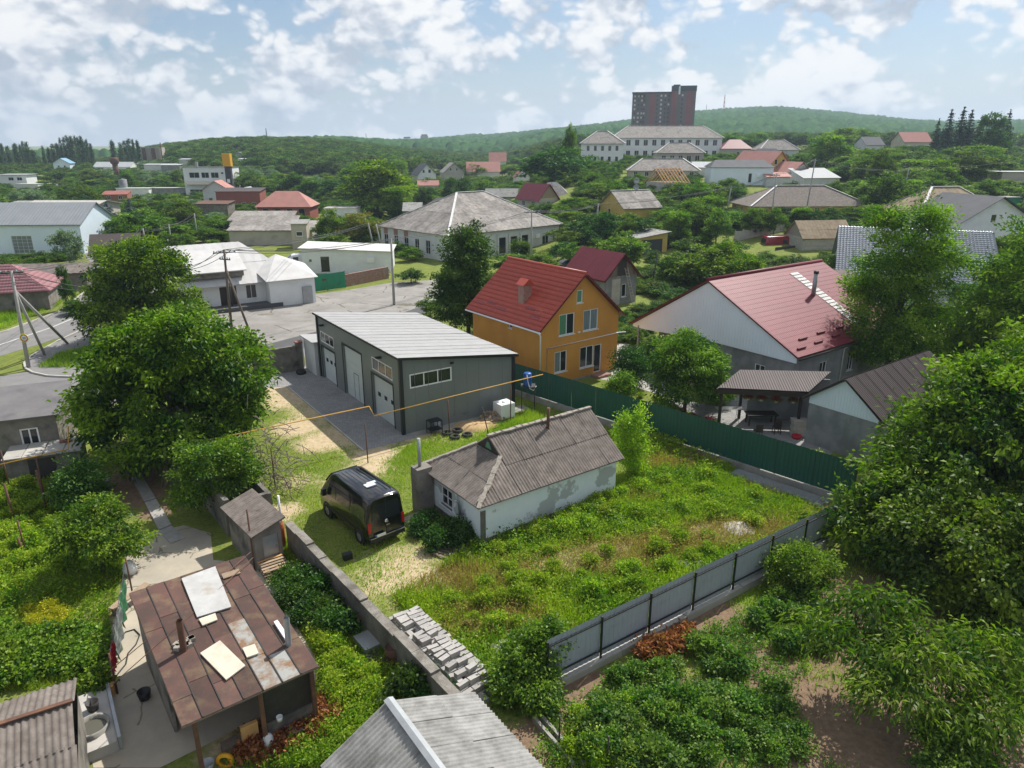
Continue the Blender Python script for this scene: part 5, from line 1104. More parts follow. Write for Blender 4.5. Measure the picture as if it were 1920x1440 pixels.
# ------------------------------------------------------------------ clutter by the workshop
t = thing('water_tank', 'white square plastic water tank beside the grey workshop', 'tank', P(945, 783), GA.ang)
MB().box(-.55, .55, -.5, .5, .12, 1.12).build('tank', M['plastic_white'], t); MB().lathe((0, 0, 1.12), [(.14, 0), (.14, .06), (0, .06)], 12).build('lid', M['plastic_white'], t); MB().box(-.58, .58, -.53, .53, 0, .11).build('pallet_base', M['wood'], t)
for i in range(4): MB().box(-.5 + i * .32, -.42 + i * .32, -.515, -.502, .15, 1.1).build('rib', M['plastic_white'], t)
def heap(name, label, cat, p, r_, h, m, seed, n=26):
    t = thing(name, label, cat, p); rr_ = random.Random(seed)
    mb = MB()
    prof = [(r_, -.02), (r_ * .8, h * .35), (r_ * .45, h * .8), (0, h)]; mb.lathe((0, 0, 0), prof, 14); mb.v = [(x * rr_.uniform(.8, 1.15), y * rr_.uniform(.7, 1.0), max(-.02, z * rr_.uniform(.8, 1.15))) for x, y, z in mb.v]; mb.build('heap', m, t); return t, rr_
heap('sand_heap', 'heap of yellow sand on the ground beside the grey workshop', 'sand heap', P(885, 800), 1.3, .35, M['sand'], 4)
heap('sand_heap', 'flat spread of yellow sand right of the tyres', 'sand heap', P(905, 795), 1.1, .2, M['sand'], 8)
t, rr_ = heap('firewood_pile', 'pile of split firewood between the sand and the white tank', 'firewood', P(922, 787), .85, .5, M['wood'], 6)
for i in range(46):
    a = rr_.random() * 6.28; d = rr_.random() ** .5 * .8; L_ = rr_.uniform(.3, .55); z = .55 * (1 - d) + .06; c = Vector((d * math.cos(a), d * math.sin(a) * .8, z)); v = Vector((rr_.uniform(-1, 1), rr_.uniform(-1, 1), rr_.uniform(-.25, .25))).normalized() * L_ / 2
    MB().bar(c - v, c + v, .1, .08).build('log', M['wood_tan'], t)
t = thing('wheelbarrow', 'grey wheelbarrow tipped beside the sand heap', 'wheelbarrow', P(870, 785), .5); MB().lathe((0, 0, .32), [(.2, 0), (.42, .28), (.40, .28), (.18, .02), (0, .02)], 8, smooth=False).build('tray', M['galv'], t); MB().lathe((.55, 0, .18), [(.1, -.04), (.18, -.04), (.18, .04), (.1, .04), (.1, -.04)], 14, 'Y').build('wheel', M['rubber'], t)
for s_ in (-.2, .2): MB().tube([(.5, s_ * .4, .2), (-.9, s_ * 1.6, .55)], .02, 6).build('handle', M['dark_metal'], t); MB().tube([(-.35, s_, .38), (-.4, s_, 0)], .02, 6).build('leg', M['dark_metal'], t)
t = thing('steel_rack', 'black steel frame rack standing against the workshop side wall', 'rack', P(815, 812), GA.ang)
for x in (-.4, .4):
    for y in (-.3, .3): MB().box(x - .02, x + .02, y - .02, y + .02, 0, .9).build('leg', M['black_metal'], t)
for z in (.3, .88): MB().box(-.42, .42, -.32, .32, z, z + .03).build('shelf', M['black_metal'], t)
tag(MB().lathe(P(820, 803), [(0, 0), (.2, 0), (.22, .45), (0, .45)], 14).build('drum', M['galv']), 'small grey drum under the black steel rack', 'drum')
tyre = MB().lathe((0, 0, .1), [(.19, -.09), (.30, -.1), (.345, -.06), (.345, .06), (.30, .1), (.19, .09), (.21, 0), (.19, -.09)], 20).mesh('tyre', M['rubber'])
for i, (px, py, w) in enumerate(((839, 815, 'leftmost'), (853, 822, 'front middle'), (858, 810, 'back middle'), (876, 818, 'rightmost'))):
    o_ = link('tyre', tyre); o_.location = P(px, py); tag(o_, w + ' of the four old tyres lying by the workshop', 'tyre', 'old tyres by the workshop')
t = thing('barrel_stand', 'blue plastic barrel on a steel frame in front of the green fence', 'barrel', P(990, 768))
zb = 1.75
for x in (-.45, .45):
    for y in (-.4, .4): MB().tube([(x, y, 0), (x, y, zb)], .025, 6).build('leg', M['dark_metal'], t)
MB().box(-.5, .5, -.45, .45, zb, zb + .04).build('platform', M['dark_metal'], t); MB().lathe((-.05, 0, zb + .04), [(0, 0), (.28, 0), (.3, .1), (.31, .5), (.29, .85), (.24, .92), (0, .92)], 16).build('barrel', M['blue_barrel'], t)
MB().tube([(-.1, -.3, zb + .9), (-.02, -.36, zb + .4), (.1, -.42, zb - .05), (.35, -.4, zb - .2), (.55, -.3, zb + .1)], .025, 6).build('hose', M['plastic_white'], t)
t = thing('sheet_stack', 'stack of grey metal sheets lying along the foot of the green fence', 'metal sheets', P(1450, 912), R(-45.5))
for i in range(5): MB().box(-2.6 + i * .1, 2.9 - i * .12, -.55 + i * .02, .5 - i * .03, i * .03 + .02, i * .03 + .04).build('metal_sheet', M['fence_grey'] if i % 2 else M['galv'], t)
tag(MB().box(-.2, .2, -.14, .14, 0, .3).build('plastic_crate', M['black_metal']), 'small black crate in the grass behind the black van', 'crate').location = P(652, 1048)
for o_ in [o for o in bpy.data.objects if o.name.startswith('plastic_crate')]: o_.rotation_euler.z = .5
t = thing('broken_pallet', 'grey broken pallet in the weeds at the old house corner', 'pallet', P(835, 1040), R(-30))
for k in range(4): MB().cbox((0, -.3 + k * .22, .1), .95, .13, .03, .05 * k).build('slat', M['wood'], t)
for x in (-.35, .35): MB().cbox((x, 0, .04), .08, .85, .07).build('bearer', M['wood'], t)
tag(MB().bar(P(868, 1025, .1), P(895, 1052, .15), .12, .1).build('beam', M['wood']), 'short wooden beam at the foot of the old house corner', 'beam')
for px, py, r_, l in ((1300, 1060, .8, 'pale rubble patch against the middle of the grey fence'), (1385, 990, .9, 'pale rubble patch among weeds near the far end of the grey fence'), (945, 1215, .6, 'yellowish rubble patch beside the ivy mound')): heap('rubble_patch', l, 'rubble', P(px, py), r_, .22, M['concrete_pale'], px)
t, rr_ = heap('rubble_heap', 'heap of rubble at the foot of the stucco chimney', 'rubble', P(785, 975), .8, .3, M['mortar'], 9)
# junk along the wall on the yard side
for i, (px, py, sx, sy, sz, m, l) in enumerate(((660, 1165, .8, .5, .5, 'rust', 'rusty iron box against the boundary wall'), (690, 1205, 1.0, .7, .3, 'galv', 'grey sheet lying on junk by the boundary wall'), (700, 1240, .7, .6, .25, 'dark_metal', 'dark metal box below the grey sheet by the wall'), (745, 1285, .5, .9, .1, 'brick_pink', 'pinkish slab lying below the rusty barrel'))):
    tag(MB().cbox(P(px, py, sz / 2), sx, sy, sz, R(-52)).build(['iron_box', 'metal_sheet', 'metal_box', 'slab'][i], M[m]), l, ['box', 'metal sheet', 'box', 'slab'][i])
for px, py, r_, h, l in ((685, 1170, .17, .55, 'small rusty can standing on the iron box by the wall'), (738, 1245, .27, .75, 'rusty oil barrel standing against the boundary wall')): tag(MB().lathe(P(px, py), [(0, 0), (r_, 0), (r_, h * .3), (r_ * 1.05, h * .33), (r_, h * .36), (r_, h * .63), (r_ * 1.05, h * .66), (r_, h * .7), (r_, h), (r_ * .93, h), (r_ * .93, h - .05), (0, h - .05)], 18).build('rusty_barrel', M['rust']), l, 'barrel')
# slatted clothes dryer by the green fence and old poles in the front garden
t = thing('clothes_airer', 'folding white clothes airer in the courtyard behind the green fence', 'airer', P(1365, 790)); 
for k in range(5): MB().tube([(-.9, -.25 + k * .12, .95), (.9, -.25 + k * .12, .95)], .012, 5).build('bar', M['plastic_white'], t)
for x in (-.6, .6): MB().tube([(x, -.4, 0), (x * .8, .25, .95)], .015, 5).build('leg', M['plastic_white'], t); MB().tube([(x, .4, 0), (x * .8, -.25, .95)], .015, 5).build('leg', M['plastic_white'], t)
for px, py, h, l in ((1048, 1400, 1.2, 'dark iron post rising from the low kerb in the front garden'), (1138, 1440, 1.2, 'iron post at the bottom edge in the front garden')): p = P(px, py); tag(MB().tube([p, p + Vector((0, 0, h))], .03, 6).build('iron_post', M['dark_metal']), l, 'post')
for q in (((1000, 1352), (1075, 1440)), ((1010, 1345), (1095, 1440))):
    a, b = P(*q[0]), P(*q[1]); tag(MB().bar(a + Vector((0, 0, .1)), b + Vector((0, 0, .1)), .1, .24).build('garden_kerb', M['concrete']), None, kind='structure')
# ------------------------------------------------------------------ vehicles
def loft(sections, name, m, parent):
    """sections: list of (x, [(y, z), ...]) with equal counts, mirrored to both sides"""
    mb = MB(); rows = []
    for x, pr in sections:
        ring = [(x, -y, z) for y, z in pr] + [(x, y, z) for y, z in reversed(pr)]; rows.append([mb.vert(p) for p in ring])
    n = len(rows[0])
    for a, b in zip(rows, rows[1:]):
        for k in range(n):
            k2 = (k + 1) % n; mb.f.append([a[k], a[k2], b[k2], b[k]]); mb.sm.append(True)
    mb.f.append(rows[0][:]); mb.sm.append(False); mb.f.append(rows[-1][::-1]); mb.sm.append(False)
    o = mb.build(name, m, parent)
    md = o.modifiers.new('edge', 'BEVEL'); md.width = .03; md.segments = 2; md.angle_limit = R(28)
    return o
def wheel(t, x, y, r_=.35, w=.22, s=1):
    c = MB().lathe((x, y, r_), [(r_ * .6, -w / 2), (r_ * .9, -w / 2), (r_, -w / 2 + .04), (r_, w / 2 - .04), (r_ * .9, w / 2), (r_ * .6, w / 2)], 22, 'Y').build('wheel', M['rubber'], t)
    rim = MB().lathe((x, y, r_), [(0, s * w * .38), (r_ * .18, s * w * .40), (r_ * .2, s * w * .3), (r_ * .56, s * w * .36), (r_ * .62, s * w * .44), (r_ * .62, -s * w * .4)], 22, 'Y').build('rim', M['rim'], c)
    for k in range(6):
        a = k * math.pi / 3; MB().bar((x, y + s * w * .4, r_), (x + math.cos(a) * r_ * .58, y + s * w * .42, r_ + math.sin(a) * r_ * .58), .05, .03, up=(0, 1, 0)).build('spoke', M['rim'], c)
def van(name, label, loc, ang, paint, L_=5.1, w=1.96, h=2.52, glass=True, wb=3.15):
    t = thing(name, label, 'van', loc, ang); hw = w / 2; r0 = -L_ / 2
    def sec(x, top, nar=0.0, belt=1.25, bot=.34, shr=0.0): return (x, [(hw - .06 - shr, bot), (hw - shr, bot + .18), (hw - shr, belt), (hw - .10 - nar - shr, top - .32), (hw - .20 - nar - shr, top - .08), (hw - .34 - nar - shr, top - .015), (.0, top)])
    S = [sec(r0, h - .09, .03, shr=.05), sec(r0 + .12, h - .02, .01), sec(r0 + .7, h), sec(L_ * .18, h), sec(L_ * .245, h - .10), (L_ * .36, [(hw - .06, .34), (hw, .52), (hw, 1.25), (hw - .13, 1.72), (hw - .22, 1.82), (hw - .34, 1.86), (0, 1.88)]),
         (L_ * .43, [(hw - .06, .34), (hw, .5), (hw, 1.1), (hw - .08, 1.28), (hw - .16, 1.34), (hw - .3, 1.37), (0, 1.39)]), (L_ * .485, [(hw - .12, .34), (hw - .1, .5), (hw - .1, .9), (hw - .16, 1.02), (hw - .25, 1.07), (hw - .4, 1.1), (0, 1.12)]), (L_ * .5, [(hw - .28, .36), (hw - .25, .5), (hw - .25, .78), (hw - .3, .86), (hw - .4, .9), (hw - .5, .92), (0, .93)])]
    loft(S, 'body', paint, t)
    for x in (-wb / 2 - .12, wb / 2 - .05):
        for s in (-1, 1): wheel(t, x, s * (hw - .1), .36, .24, s)
        for s in (-1, 1): MB().lathe((x, s * (hw - .02), .38), [(.36, -.03), (.46, -.025), (.46, .03), (.36, .03), (.36, -.03)], 22, 'Y').build('wheel_arch', M['black_metal'], t)
    G = M['glass']
    def side(x0, x1, z0, z1, s, slant=0.0):
        y0 = hw + .006 - max(0, (z0 - 1.25)) / (h - .32 - 1.25) * .10; y1 = hw + .008 - (z1 - 1.25) / (h - .32 - 1.25) * .10
        MB().prism([(x0, s * y0, z0), (x1, s * y0, z0), (x1 - slant, s * y1, z1), (x0, s * y1, z1)], (0, s * .006, 0)).build('side_window', G, t)
    if glass:
        for s in (-1, 1): side(r0 + .25, r0 + 1.55, 1.35, 2.0, s); side(r0 + 1.65, r0 + 2.95, 1.35, 2.0, s)
    for s in (-1, 1): side(r0 + 3.05, r0 + 4.0, 1.35, 1.98, s, .28)
    MB().prism([(L_ * .262, -.7, h - .16), (L_ * .262, .7, h - .16), (L_ * .37, .78, 1.80), (L_ * .37, -.78, 1.80)], (.03, 0, .03)).build('windscreen', G, t)
    MB().prism([(r0 - .012, -.74, 1.35), (r0 - .012, .74, 1.35), (r0 - .004, .66, 2.18), (r0 - .004, -.66, 2.18)], (-.006, 0, 0)).build('rear_window', G, t)
    for s in (-1, 1):
        MB().box(r0 - .02, r0 + .10, *sorted((s * (hw - .17), s * (hw - .035))), .85, 1.35).build('tail_lamp', M['red_lamp'], t)
        MB().cbox((L_ * .29, s * (hw + .13), 1.45), .16, .2, .34).build('mirror', M['black_metal'], t)
        MB().cbox((L_ * .47, s * (hw - .25), .86), .2, .3, .2).build('headlight', M['chrome'], t)
        MB().box(r0 + 1.3, L_ * .28, *sorted((s * hw, s * (hw + .015))), .62, .7).build('side_moulding', M['black_metal'], t)
    MB().box(r0 - .10, r0 + .02, -hw + .08, hw - .08, .36, .56).build('bumper', M['black_metal'], t)
    MB().box(r0 - .016, r0 - .004, -.012, .012, .6, 2.3).build('door_gap', M['black_metal'], t)
    MB().box(-.2 + r0 + .1, r0 - .05, -.9, .9, .56, .575).build('step_trim', M['chrome'], t)
    for k in range(7): MB().box(r0 + .45, L_ * .16, -.6 + k * .2 - .012, -.6 + k * .2 + .012, h - .004 - abs(k - 3) * .003, h + .012).build('roof_rib', paint, t)
    return t, r0, h
v0 = P(697, 1031, .35); d_ = Vector((-1.9, 2.25, 0)).normalized(); ctr = Vector((-5.78, 28.95, 0)) + d_ * 2.55
t, r0, h = van('passenger_van', 'black passenger van parked on the grass beside the old house', (ctr.x, ctr.y, 0), math.atan2(d_.y, d_.x), M['car_black'])
for (x, y, a_) in ((0, .05, .0), (.17, -.12, .06)): MB().cbox((r0 + 1.25 + x, y, h + .035 + .01 * a_), .34 - x, .5 - a_, .05).build('roof_hatch', M['solar'], t)
pl = MB().box(r0 - .03, r0 - .018, .12, .64, .68, .80).build('number_plate', M['sign_white'], t); pl.location.x = -.09; pl.location.z = -.08
MB().box(r0 - .034, r0 - .03, .58, .64, .68, .80).build('plate_band', M['blue_barrel'], pl)
MB().lathe((r0 - .02, 0, 1.22), [(0, -.012), (.09, -.012), (.09, .0)], 16, 'X').build('badge', M['chrome'], t)
MB().box(r0 - .03, r0 - .012, -.16, .02, .98, 1.03).build('door_handle', M['chrome'], t)
def txt(body, size, loc, rot, m, parent, name, ext=.004):
    c = bpy.data.curves.new(name, 'FONT'); c.body = body; c.size = size; c.align_x = 'CENTER'; c.align_y = 'CENTER'; c.extrude = ext
    ob = bpy.data.objects.new(name, c); COL.objects.link(ob); bpy.context.view_layer.update()
    me = bpy.data.meshes.new_from_object(ob.evaluated_get(bpy.context.evaluated_depsgraph_get())); bpy.data.objects.remove(ob)
    me.materials.clear(); me.materials.append(m); o = link(name, me, parent); o.location = loc; o.rotation_euler = rot; return o
p = P(1458, 470); t, _, _ = van('red_van', 'red delivery van parked on the side street near the block shed', (p.x, p.y, 0), R(8), M['car_red'], 5.6, 2.05, 2.6, glass=False)
for y in (-.6, .6): MB().bar((-2.0, y, 2.7), (1.0, y, 2.7), .05).build('roof_rail', M['galv'], t)
p = P(612, 505); t, _, _ = van('white_van', 'white van roof showing behind the green gate', (p.x - 3.6, p.y, 0), R(200), M['car_white'], 5.2, 2.0, 2.35, glass=False)
def car(name, label, loc, ang, paint):
    t = thing(name, label, 'car', loc, ang); hw = .88
    def s(x, bot, belt, top, nw): return (x, [(hw - .1, bot), (hw, bot + .15), (hw - .02, belt - .08), (hw - .06, belt), (hw - nw, top - .05), (hw - nw - .15, top), (0, top + .02)])
    loft([s(-2.1, .4, .85, .92, .1), s(-1.9, .28, .9, 1.0, .12), s(-1.3, .25, .95, 1.35, .25), s(-.4, .25, .95, 1.46, .28), s(.3, .25, .95, 1.42, .28), s(1.05, .25, .93, 1.02, .15), s(1.8, .28, .82, .86, .12), s(2.1, .4, .68, .7, .2)], 'body', paint, t)
    for x in (-1.3, 1.3):
        for k in (-1, 1): wheel(t, x, k * .8, .31, .2, k)
    MB().prism([(.36, -.5, 1.44), (.36, .5, 1.44), (1.08, .66, 1.07), (1.08, -.66, 1.07)], (.01, 0, .015)).build('windscreen', M['glass'], t)
    for k in (-1, 1): MB().prism([(-1.2, k * .84, .99), (.75, k * .84, .99), (.2, k * .62, 1.38), (-.95, k * .62, 1.38)], (0, k * .012, 0)).build('side_window', M['glass'], t); MB().cbox((2.0, k * .6, .68), .14, .3, .14).build('headlight', M['chrome'], t)
    return t
p = P(1062, 505); car('parked_car', 'dark grey car parked in front of the large hip-roofed building', (p.x, p.y, 0), R(205), M['car_grey'])

# ------------------------------------------------------------------ poles and overhead lines
def pole(label, pb, pt, m='pole_conc', arms=(), struts=(), r_=.16, light=False, name='utility_pole', yy=None):
    b = P(*pb) if yy is None else onT(pb[0], yy); tp = AT(*pt, b.y); t = thing(name, label, 'pole', b); d = tp - b
    k = Vector((0, 0, d.z)); lean = Vector((d.x, 0, d.z)) if abs(d.x) < d.z * .25 else k
    MB().tube([(0, 0, 0), lean * .5, lean], [r_, r_ * .85, r_ * .65], 8).build('shaft', M[m], t)
    for z, w, a in arms:
        c = lean * z; u = Vector((math.cos(a), math.sin(a), 0)) * w / 2; MB().bar(c - u, c + u, .09).build('crossarm', M['dark_metal'], t)
        for f_ in (-.9, -.45, .45, .9): MB().lathe(c + u * f_ + Vector((0, 0, .05)), [(0, 0), (.05, 0), (.06, .09), (.04, .16), (0, .16)], 8).build('insulator', M['ceramic'], t)
    for q in struts:
        g = P(*q) - b; MB().tube([g, lean * .8], r_ * .75, 8).build('strut', M[m], t)
    if light:
        MB().bar(lean, lean + Vector((-1.2, -.6, .25)), .06).build('lamp_arm', M['galv'], t); MB().cbox(lean + Vector((-1.4, -.7, .25)), .5, .22, .1, .4).build('lamp_head', M['galv'], t)
    return t, b + lean
tA, a_top = pole('braced concrete pole with a speed limit sign at the road corner', (54, 690), (21, 508), arms=((.98, 1.6, .4),), struts=((84, 666), (128, 645)))
p = Vector((-.02, -.2, 3.15)); s_ = thing('speed_sign', 'round speed limit sign reading 30 on the braced corner pole', 'sign', AT(45, 634, P(54, 690).y - .3))
MB().lathe((0, 0, 0), [(0, .0), (.36, 0), (.36, .02), (0, .02)], 24, 'Y').build('backing', M['sign_fluor'], s_); MB().lathe((0, -.006, 0), [(0, 0), (.29, 0), (.29, .01), (0, .01)], 24, 'Y').build('red_ring', M['sign_red'], s_); MB().lathe((0, -.012, 0), [(0, 0), (.225, 0), (.225, .01), (0, .01)], 24, 'Y').build('plate', M['sign_white'], s_)
txt('30', .3, (0, -.018, 0), (math.pi / 2, 0, 0), M['black_metal'], s_, 'numerals')
tB, b_top = pole('wooden pole with crossarms and a slanting brace in front of the white shop', (437, 645), (420, 468), 'wood_pole', ((.97, 1.9, .5), (.9, 1.2, -.4)), ((478, 648),), .15)
_, c_top = pole('grey pole rising behind the big walnut crown', (323, 608), (311, 505))
_, d_top = pole('short grey pole among the walnut crowns at the road', (224, 595), (218, 538))
_, e_top = pole('bare concrete pole at the edge of the forecourt', (739, 572), (733, 447))
_, f_top = pole('concrete pole with crossarm between the orange house and hip-roofed building', (996, 500), (997, 394), arms=((.96, 2.4, .1), ))
_, g_top = pole('plain concrete pole among bushes right of the hip-roofed building', (1121, 452), (1122, 382), yy=128)
_, h_top = pole('tall leaning concrete pole beside the red van', (1441, 460), (1456, 325), arms=((.97, 1.6, .3),))
_, i_top = pole('grey pole above the prefabricated fence right of the tall leaning pole', (1523, 405), (1529, 298), yy=140, arms=((.96, 1.4, .3),))
_, j_top = pole('concrete pole in the greenery behind the dark acacia', (1655, 378), (1661, 318), yy=150)
_, k_top = pole('street lamp pole at the edge of the orchard', (1702, 345), (1705, 314), light=True, yy=160, name='street_lamp')
_, l_top = pole('pole with sagging lines beside the pale warehouse', (247, 470), (243, 428), yy=118)
_, m_top = pole('pole with lines in the trees above the white shop', (298, 452), (292, 420), yy=128)
_, n_top = pole('pole standing right of the pale warehouse wall', (186, 500), (181, 462), yy=104)
_, o_top = pole('pole beside the sawtooth asbestos roofs', (350, 445), (345, 400), yy=142)
_, p_top = pole('pole among shrubs left of the tall leaning pole', (1372, 388), (1371, 350), yy=150)
_, q_top = pole('thin street lamp among the houses in the middle distance', (868, 352), (867, 330), light=True, yy=230, name='street_lamp')
_, r_top = pole('left of two grey poles at the corner of the hip-roofed building', (692, 470), (690, 418), yy=124)
_, s_top = pole('right of two grey poles at the corner of the hip-roofed building', (708, 475), (705, 420), yy=121)
p = P(1221, 545); tag(MB().tube([p, AT(1233, 474, p.y)], .07, 8).build('steel_rod', M['dark_metal']), 'dark leaning steel rod behind the burgundy house', 'pole')
def cable(label, a, b, sag=.6, off=(0, 0, 0), rad=.026):
    a = Vector(a) + Vector(off); b = Vector(b) + Vector(off); pts = [a.lerp(b, i / 10) - Vector((0, 0, sag * 4 * (i / 10) * (1 - i / 10))) for i in range(11)]
    tag(MB().tube(pts, rad, 4, cap=False).build('overhead_cable', M['wire']), label, 'cable', 'overhead cables')
pairs = [('road corner pole', a_top, 'walnut pole', d_top), ('walnut pole', d_top, 'second walnut pole', c_top), ('second walnut pole', c_top, 'wooden shop pole', b_top), ('wooden shop pole', b_top, 'forecourt pole', e_top), ('forecourt pole', e_top, 'crossarm pole', f_top), ('crossarm pole', f_top, 'bushes pole', g_top), ('bushes pole', g_top, 'shrub pole', p_top), ('shrub pole', p_top, 'tall leaning pole', h_top), ('tall leaning pole', h_top, 'fence pole', i_top), ('fence pole', i_top, 'acacia pole', j_top), ('acacia pole', j_top, 'orchard lamp', k_top), ('warehouse pole', n_top, 'sagging-line pole', l_top), ('sagging-line pole', l_top, 'treetop pole', m_top), ('treetop pole', m_top, 'sawtooth roofs pole', o_top), ('wooden shop pole', b_top, 'left grey pole', r_top), ('road corner pole', a_top, 'warehouse pole', n_top)]
for i, (na, a, nb_, b) in enumerate(pairs):
    for k, off in enumerate(((0, 0, 0), (.5, .3, -.1), (-.5, -.3, -.1))): cable('thin overhead cable from the %s to the %s' % (na, nb_), a, b, .5 + .1 * k, off)
cable('cable running off to the left from the road corner pole', a_top, (-75, 40, 8.5), .8); cable('cable running off to the right from the orchard lamp', k_top, (110, 150, 16), 1.0)
# ------------------------------------------------------------------ buildings in the middle distance
def spot(px, py=None, y=None):
    if y is None: return P(px, py)
    return onT(px, y)
def sheets(m, sw=1.1, sl=2.2, mats=None): return lambda rf, p, i: corrugated(rf, p, m, sw, sl, 2, .02, 3, lift=.03, seed=i + 5, mats=mats, jit=.015)
# big hip-roofed building
BH = Frame((-9.9, 112.0), 43)
bw = [('L', (1.0 + i * 3.0, 2.2 + i * 3.0, .7, 2.9), {'mull': 1, 'fm': M['palegrey'], 'bars': 1}) for i in range(5)] + [('F', (10.5 + i * 2.6, 12.2 + i * 2.6, .2, 2.9), {'mull': 0, 'fm': M['beige']}) for i in range(3)] + [('F', (20.8, 22.4, .9, 2.4), {'mull': 1}), ('F', (3, 4.2, .9, 2.4), {'mull': 1})]
t, roof, pls = house('community_hall', 'large pale building with a broad grey asbestos hip roof and white ridges', 'building', BH, 25, 19.0, 4.3, 9.6, 'ha', M['palegrey'], M['asb_pale'], ov=.5, holes=bw, cover=sheets(M['asb_pale'], 1.9, 3.2), ridge=M['ridgew'])
for h in bw[:3]: MB().box(-.04, -.005, 19 - h[1][1], 19 - h[1][0], 2.95, 3.9).build('brick_panel', M['brick_pink'], t)
for i in range(4): MB().box(10.1 + i * 2.6, 10.4 + i * 2.6, -.25, -.02, 0, 3.4).build('porch_pillar', M['palegrey'], t)
ac = MB().box(19.0, 19.9, -.35, -.02, 2.2, 2.85).build('air_conditioner', M['plastic_white'], t)
MB().tube([(1.6, -.3, 4.2), (1.6, -.2, .1)], .05).build('downpipe', M['galv'], t)
# white shop with the long pale roof
q0, q1 = P(395, 583), P(535, 562); ang = math.degrees(math.atan2(q1.y - q0.y, q1.x - q0.x)); SP = Frame(q0, 33)
sw_ = [('F', (1.2, 2.4, .9, 2.5), {'mull': 1}), ('F', (4.2, 6.0, .1, 2.5), {'name': 'door', 'm': M['brown_dark']}), ('F', (7.0, 8.2, .9, 2.5), {'mull': 1})]
SPF = Frame(SP.w(-8.0, 0), 33)
sw_ = [(k, (r[0] + 5, r[1] + 5, r[2], r[3]), op) for k, r, op in sw_]
t, roof, pls = house('white_shop', 'long white shop under a big pale grey sheet roof with a shed dormer', 'shop', SPF, 18.0, 11.0, 3.1, 6.6, 'ha', M['white_wall'], M['shop_roof'], ov=.7, hip=5.0, holes=sw_, cover=sheets(M['shop_roof'], 2.0, 3.6))
MB().box(4.5, 15.5, -2.0, -.05, 0, .45).build('porch_step', M['asphalt_dark'], t)
dm = MB(); dm.prism([(6.0, -.1, 3.6), (12.0, -.1, 3.6), (12.0, -.1, 4.2), (6.0, -.1, 4.2)], (0, 3.0, 0)); dm = dm.build('dormer', M['stucco'], t)
MB().prism([(5.7, -.45, 4.2), (12.3, -.45, 4.2), (12.3, 4.2, 6.1), (5.7, 4.2, 6.1)], (0, 0, .1)).build('dormer_roof', M['shop_roof'], dm)
MB().box(14.2, 19.4, -1.8, .2, 0, 3.0).build('wing', M['white_wall'], t)
MB().face([(13.8, -2.3, 3.02), (19.7, -2.3, 3.02), (16.4, 2.6, 5.3)]).face([(13.8, -2.3, 3.02), (16.4, 2.6, 5.3), (13.4, 2.4, 4.0)]).face([(19.7, -2.3, 3.02), (19.7, 2.4, 4.0), (16.4, 2.6, 5.3)]).build('wing_roof', M['shop_roof'], t)
MB().cbox((18.4, -1.95, 1.0), 1.1, .35, 2.0).build('utility_cabinet', M['galv'], t)
MB().tube([(10.2, -.75, 0), (10.2, -.75, 3.0)], .07).build('porch_post', M['dark_metal'], t); MB().tube([(5.0, -.75, 0), (5.0, -.75, 3.0)], .07).build('porch_post', M['dark_metal'], t)
MB().box(1.2, 3.4, 5.2, 6.4, 6.3, 7.2).build('chimney', M['concrete_pale'], roof)
# white annex with air conditioner, brick wall, green gate
q0 = P(640, 512); q1 = P(722, 505); AN = Frame(P(655, 512), 5)
t, roof, _ = house('white_annex', 'low white building with an air conditioner and flat pale roof', 'building', Frame(AN.w(-6.5, 0), 5), 12.5, 7, 3.6, 3.0, 'sa', M['white_wall'], M['shop_roof'], ov=.4, holes=[('F', (2.6, 3.8, .3, 2.4), {'mull': 0, 'fm': M['dark_metal']}), ('F', (.9, 1.4, 1.6, 2.1), {'mull': 0})])
MB().box(9.2, 10.2, -.4, -.02, 1.5, 2.2).build('air_conditioner', M['plastic_white'], t)
t = thing('brick_wall', 'low wall of old pinkish brick beside the green gate', 'wall', P(648, 538)); d = P(728, 522) - P(648, 538); L_ = d.length; t.rotation_euler.z = math.atan2(d.y, d.x)
nb = 12
for r_ in range(5):
    for i in range(nb): MB().box(L_ * i / nb + .02 + (r_ % 2) * .12, L_ * (i + 1) / nb + (r_ % 2) * .12 - .02, -.15, .15, r_ * .33, r_ * .33 + .30).build('brick', M['brick_pink'], t)
MB().box(.05, L_, -.12, .12, 0, 1.6).build('mortar_core', M['mortar'], t)
a = P(581, 550); b = P(648, 540); t = thing('green_gate', 'bright green metal gate between the white shop and the brick wall', 'gate', a, math.atan2(b.y - a.y, b.x - a.x)); L_ = (b - a).length
for i in range(6): MB().box(L_ * i / 6 + .01, L_ * (i + 1) / 6 - .01, -.02, .02 + .006 * (i % 2), .1, 2.15).build('panel', M['gate_green'], t)
for x in (0, L_ / 2, L_): MB().box(x - .05, x + .05, .03, .13, 0, 2.2).build('post', M['gate_green'], t)
MB().cbox((L_ * .42, -.06, 1.45), .55, .05, .26).build('sign_plate', M['rust'], t)
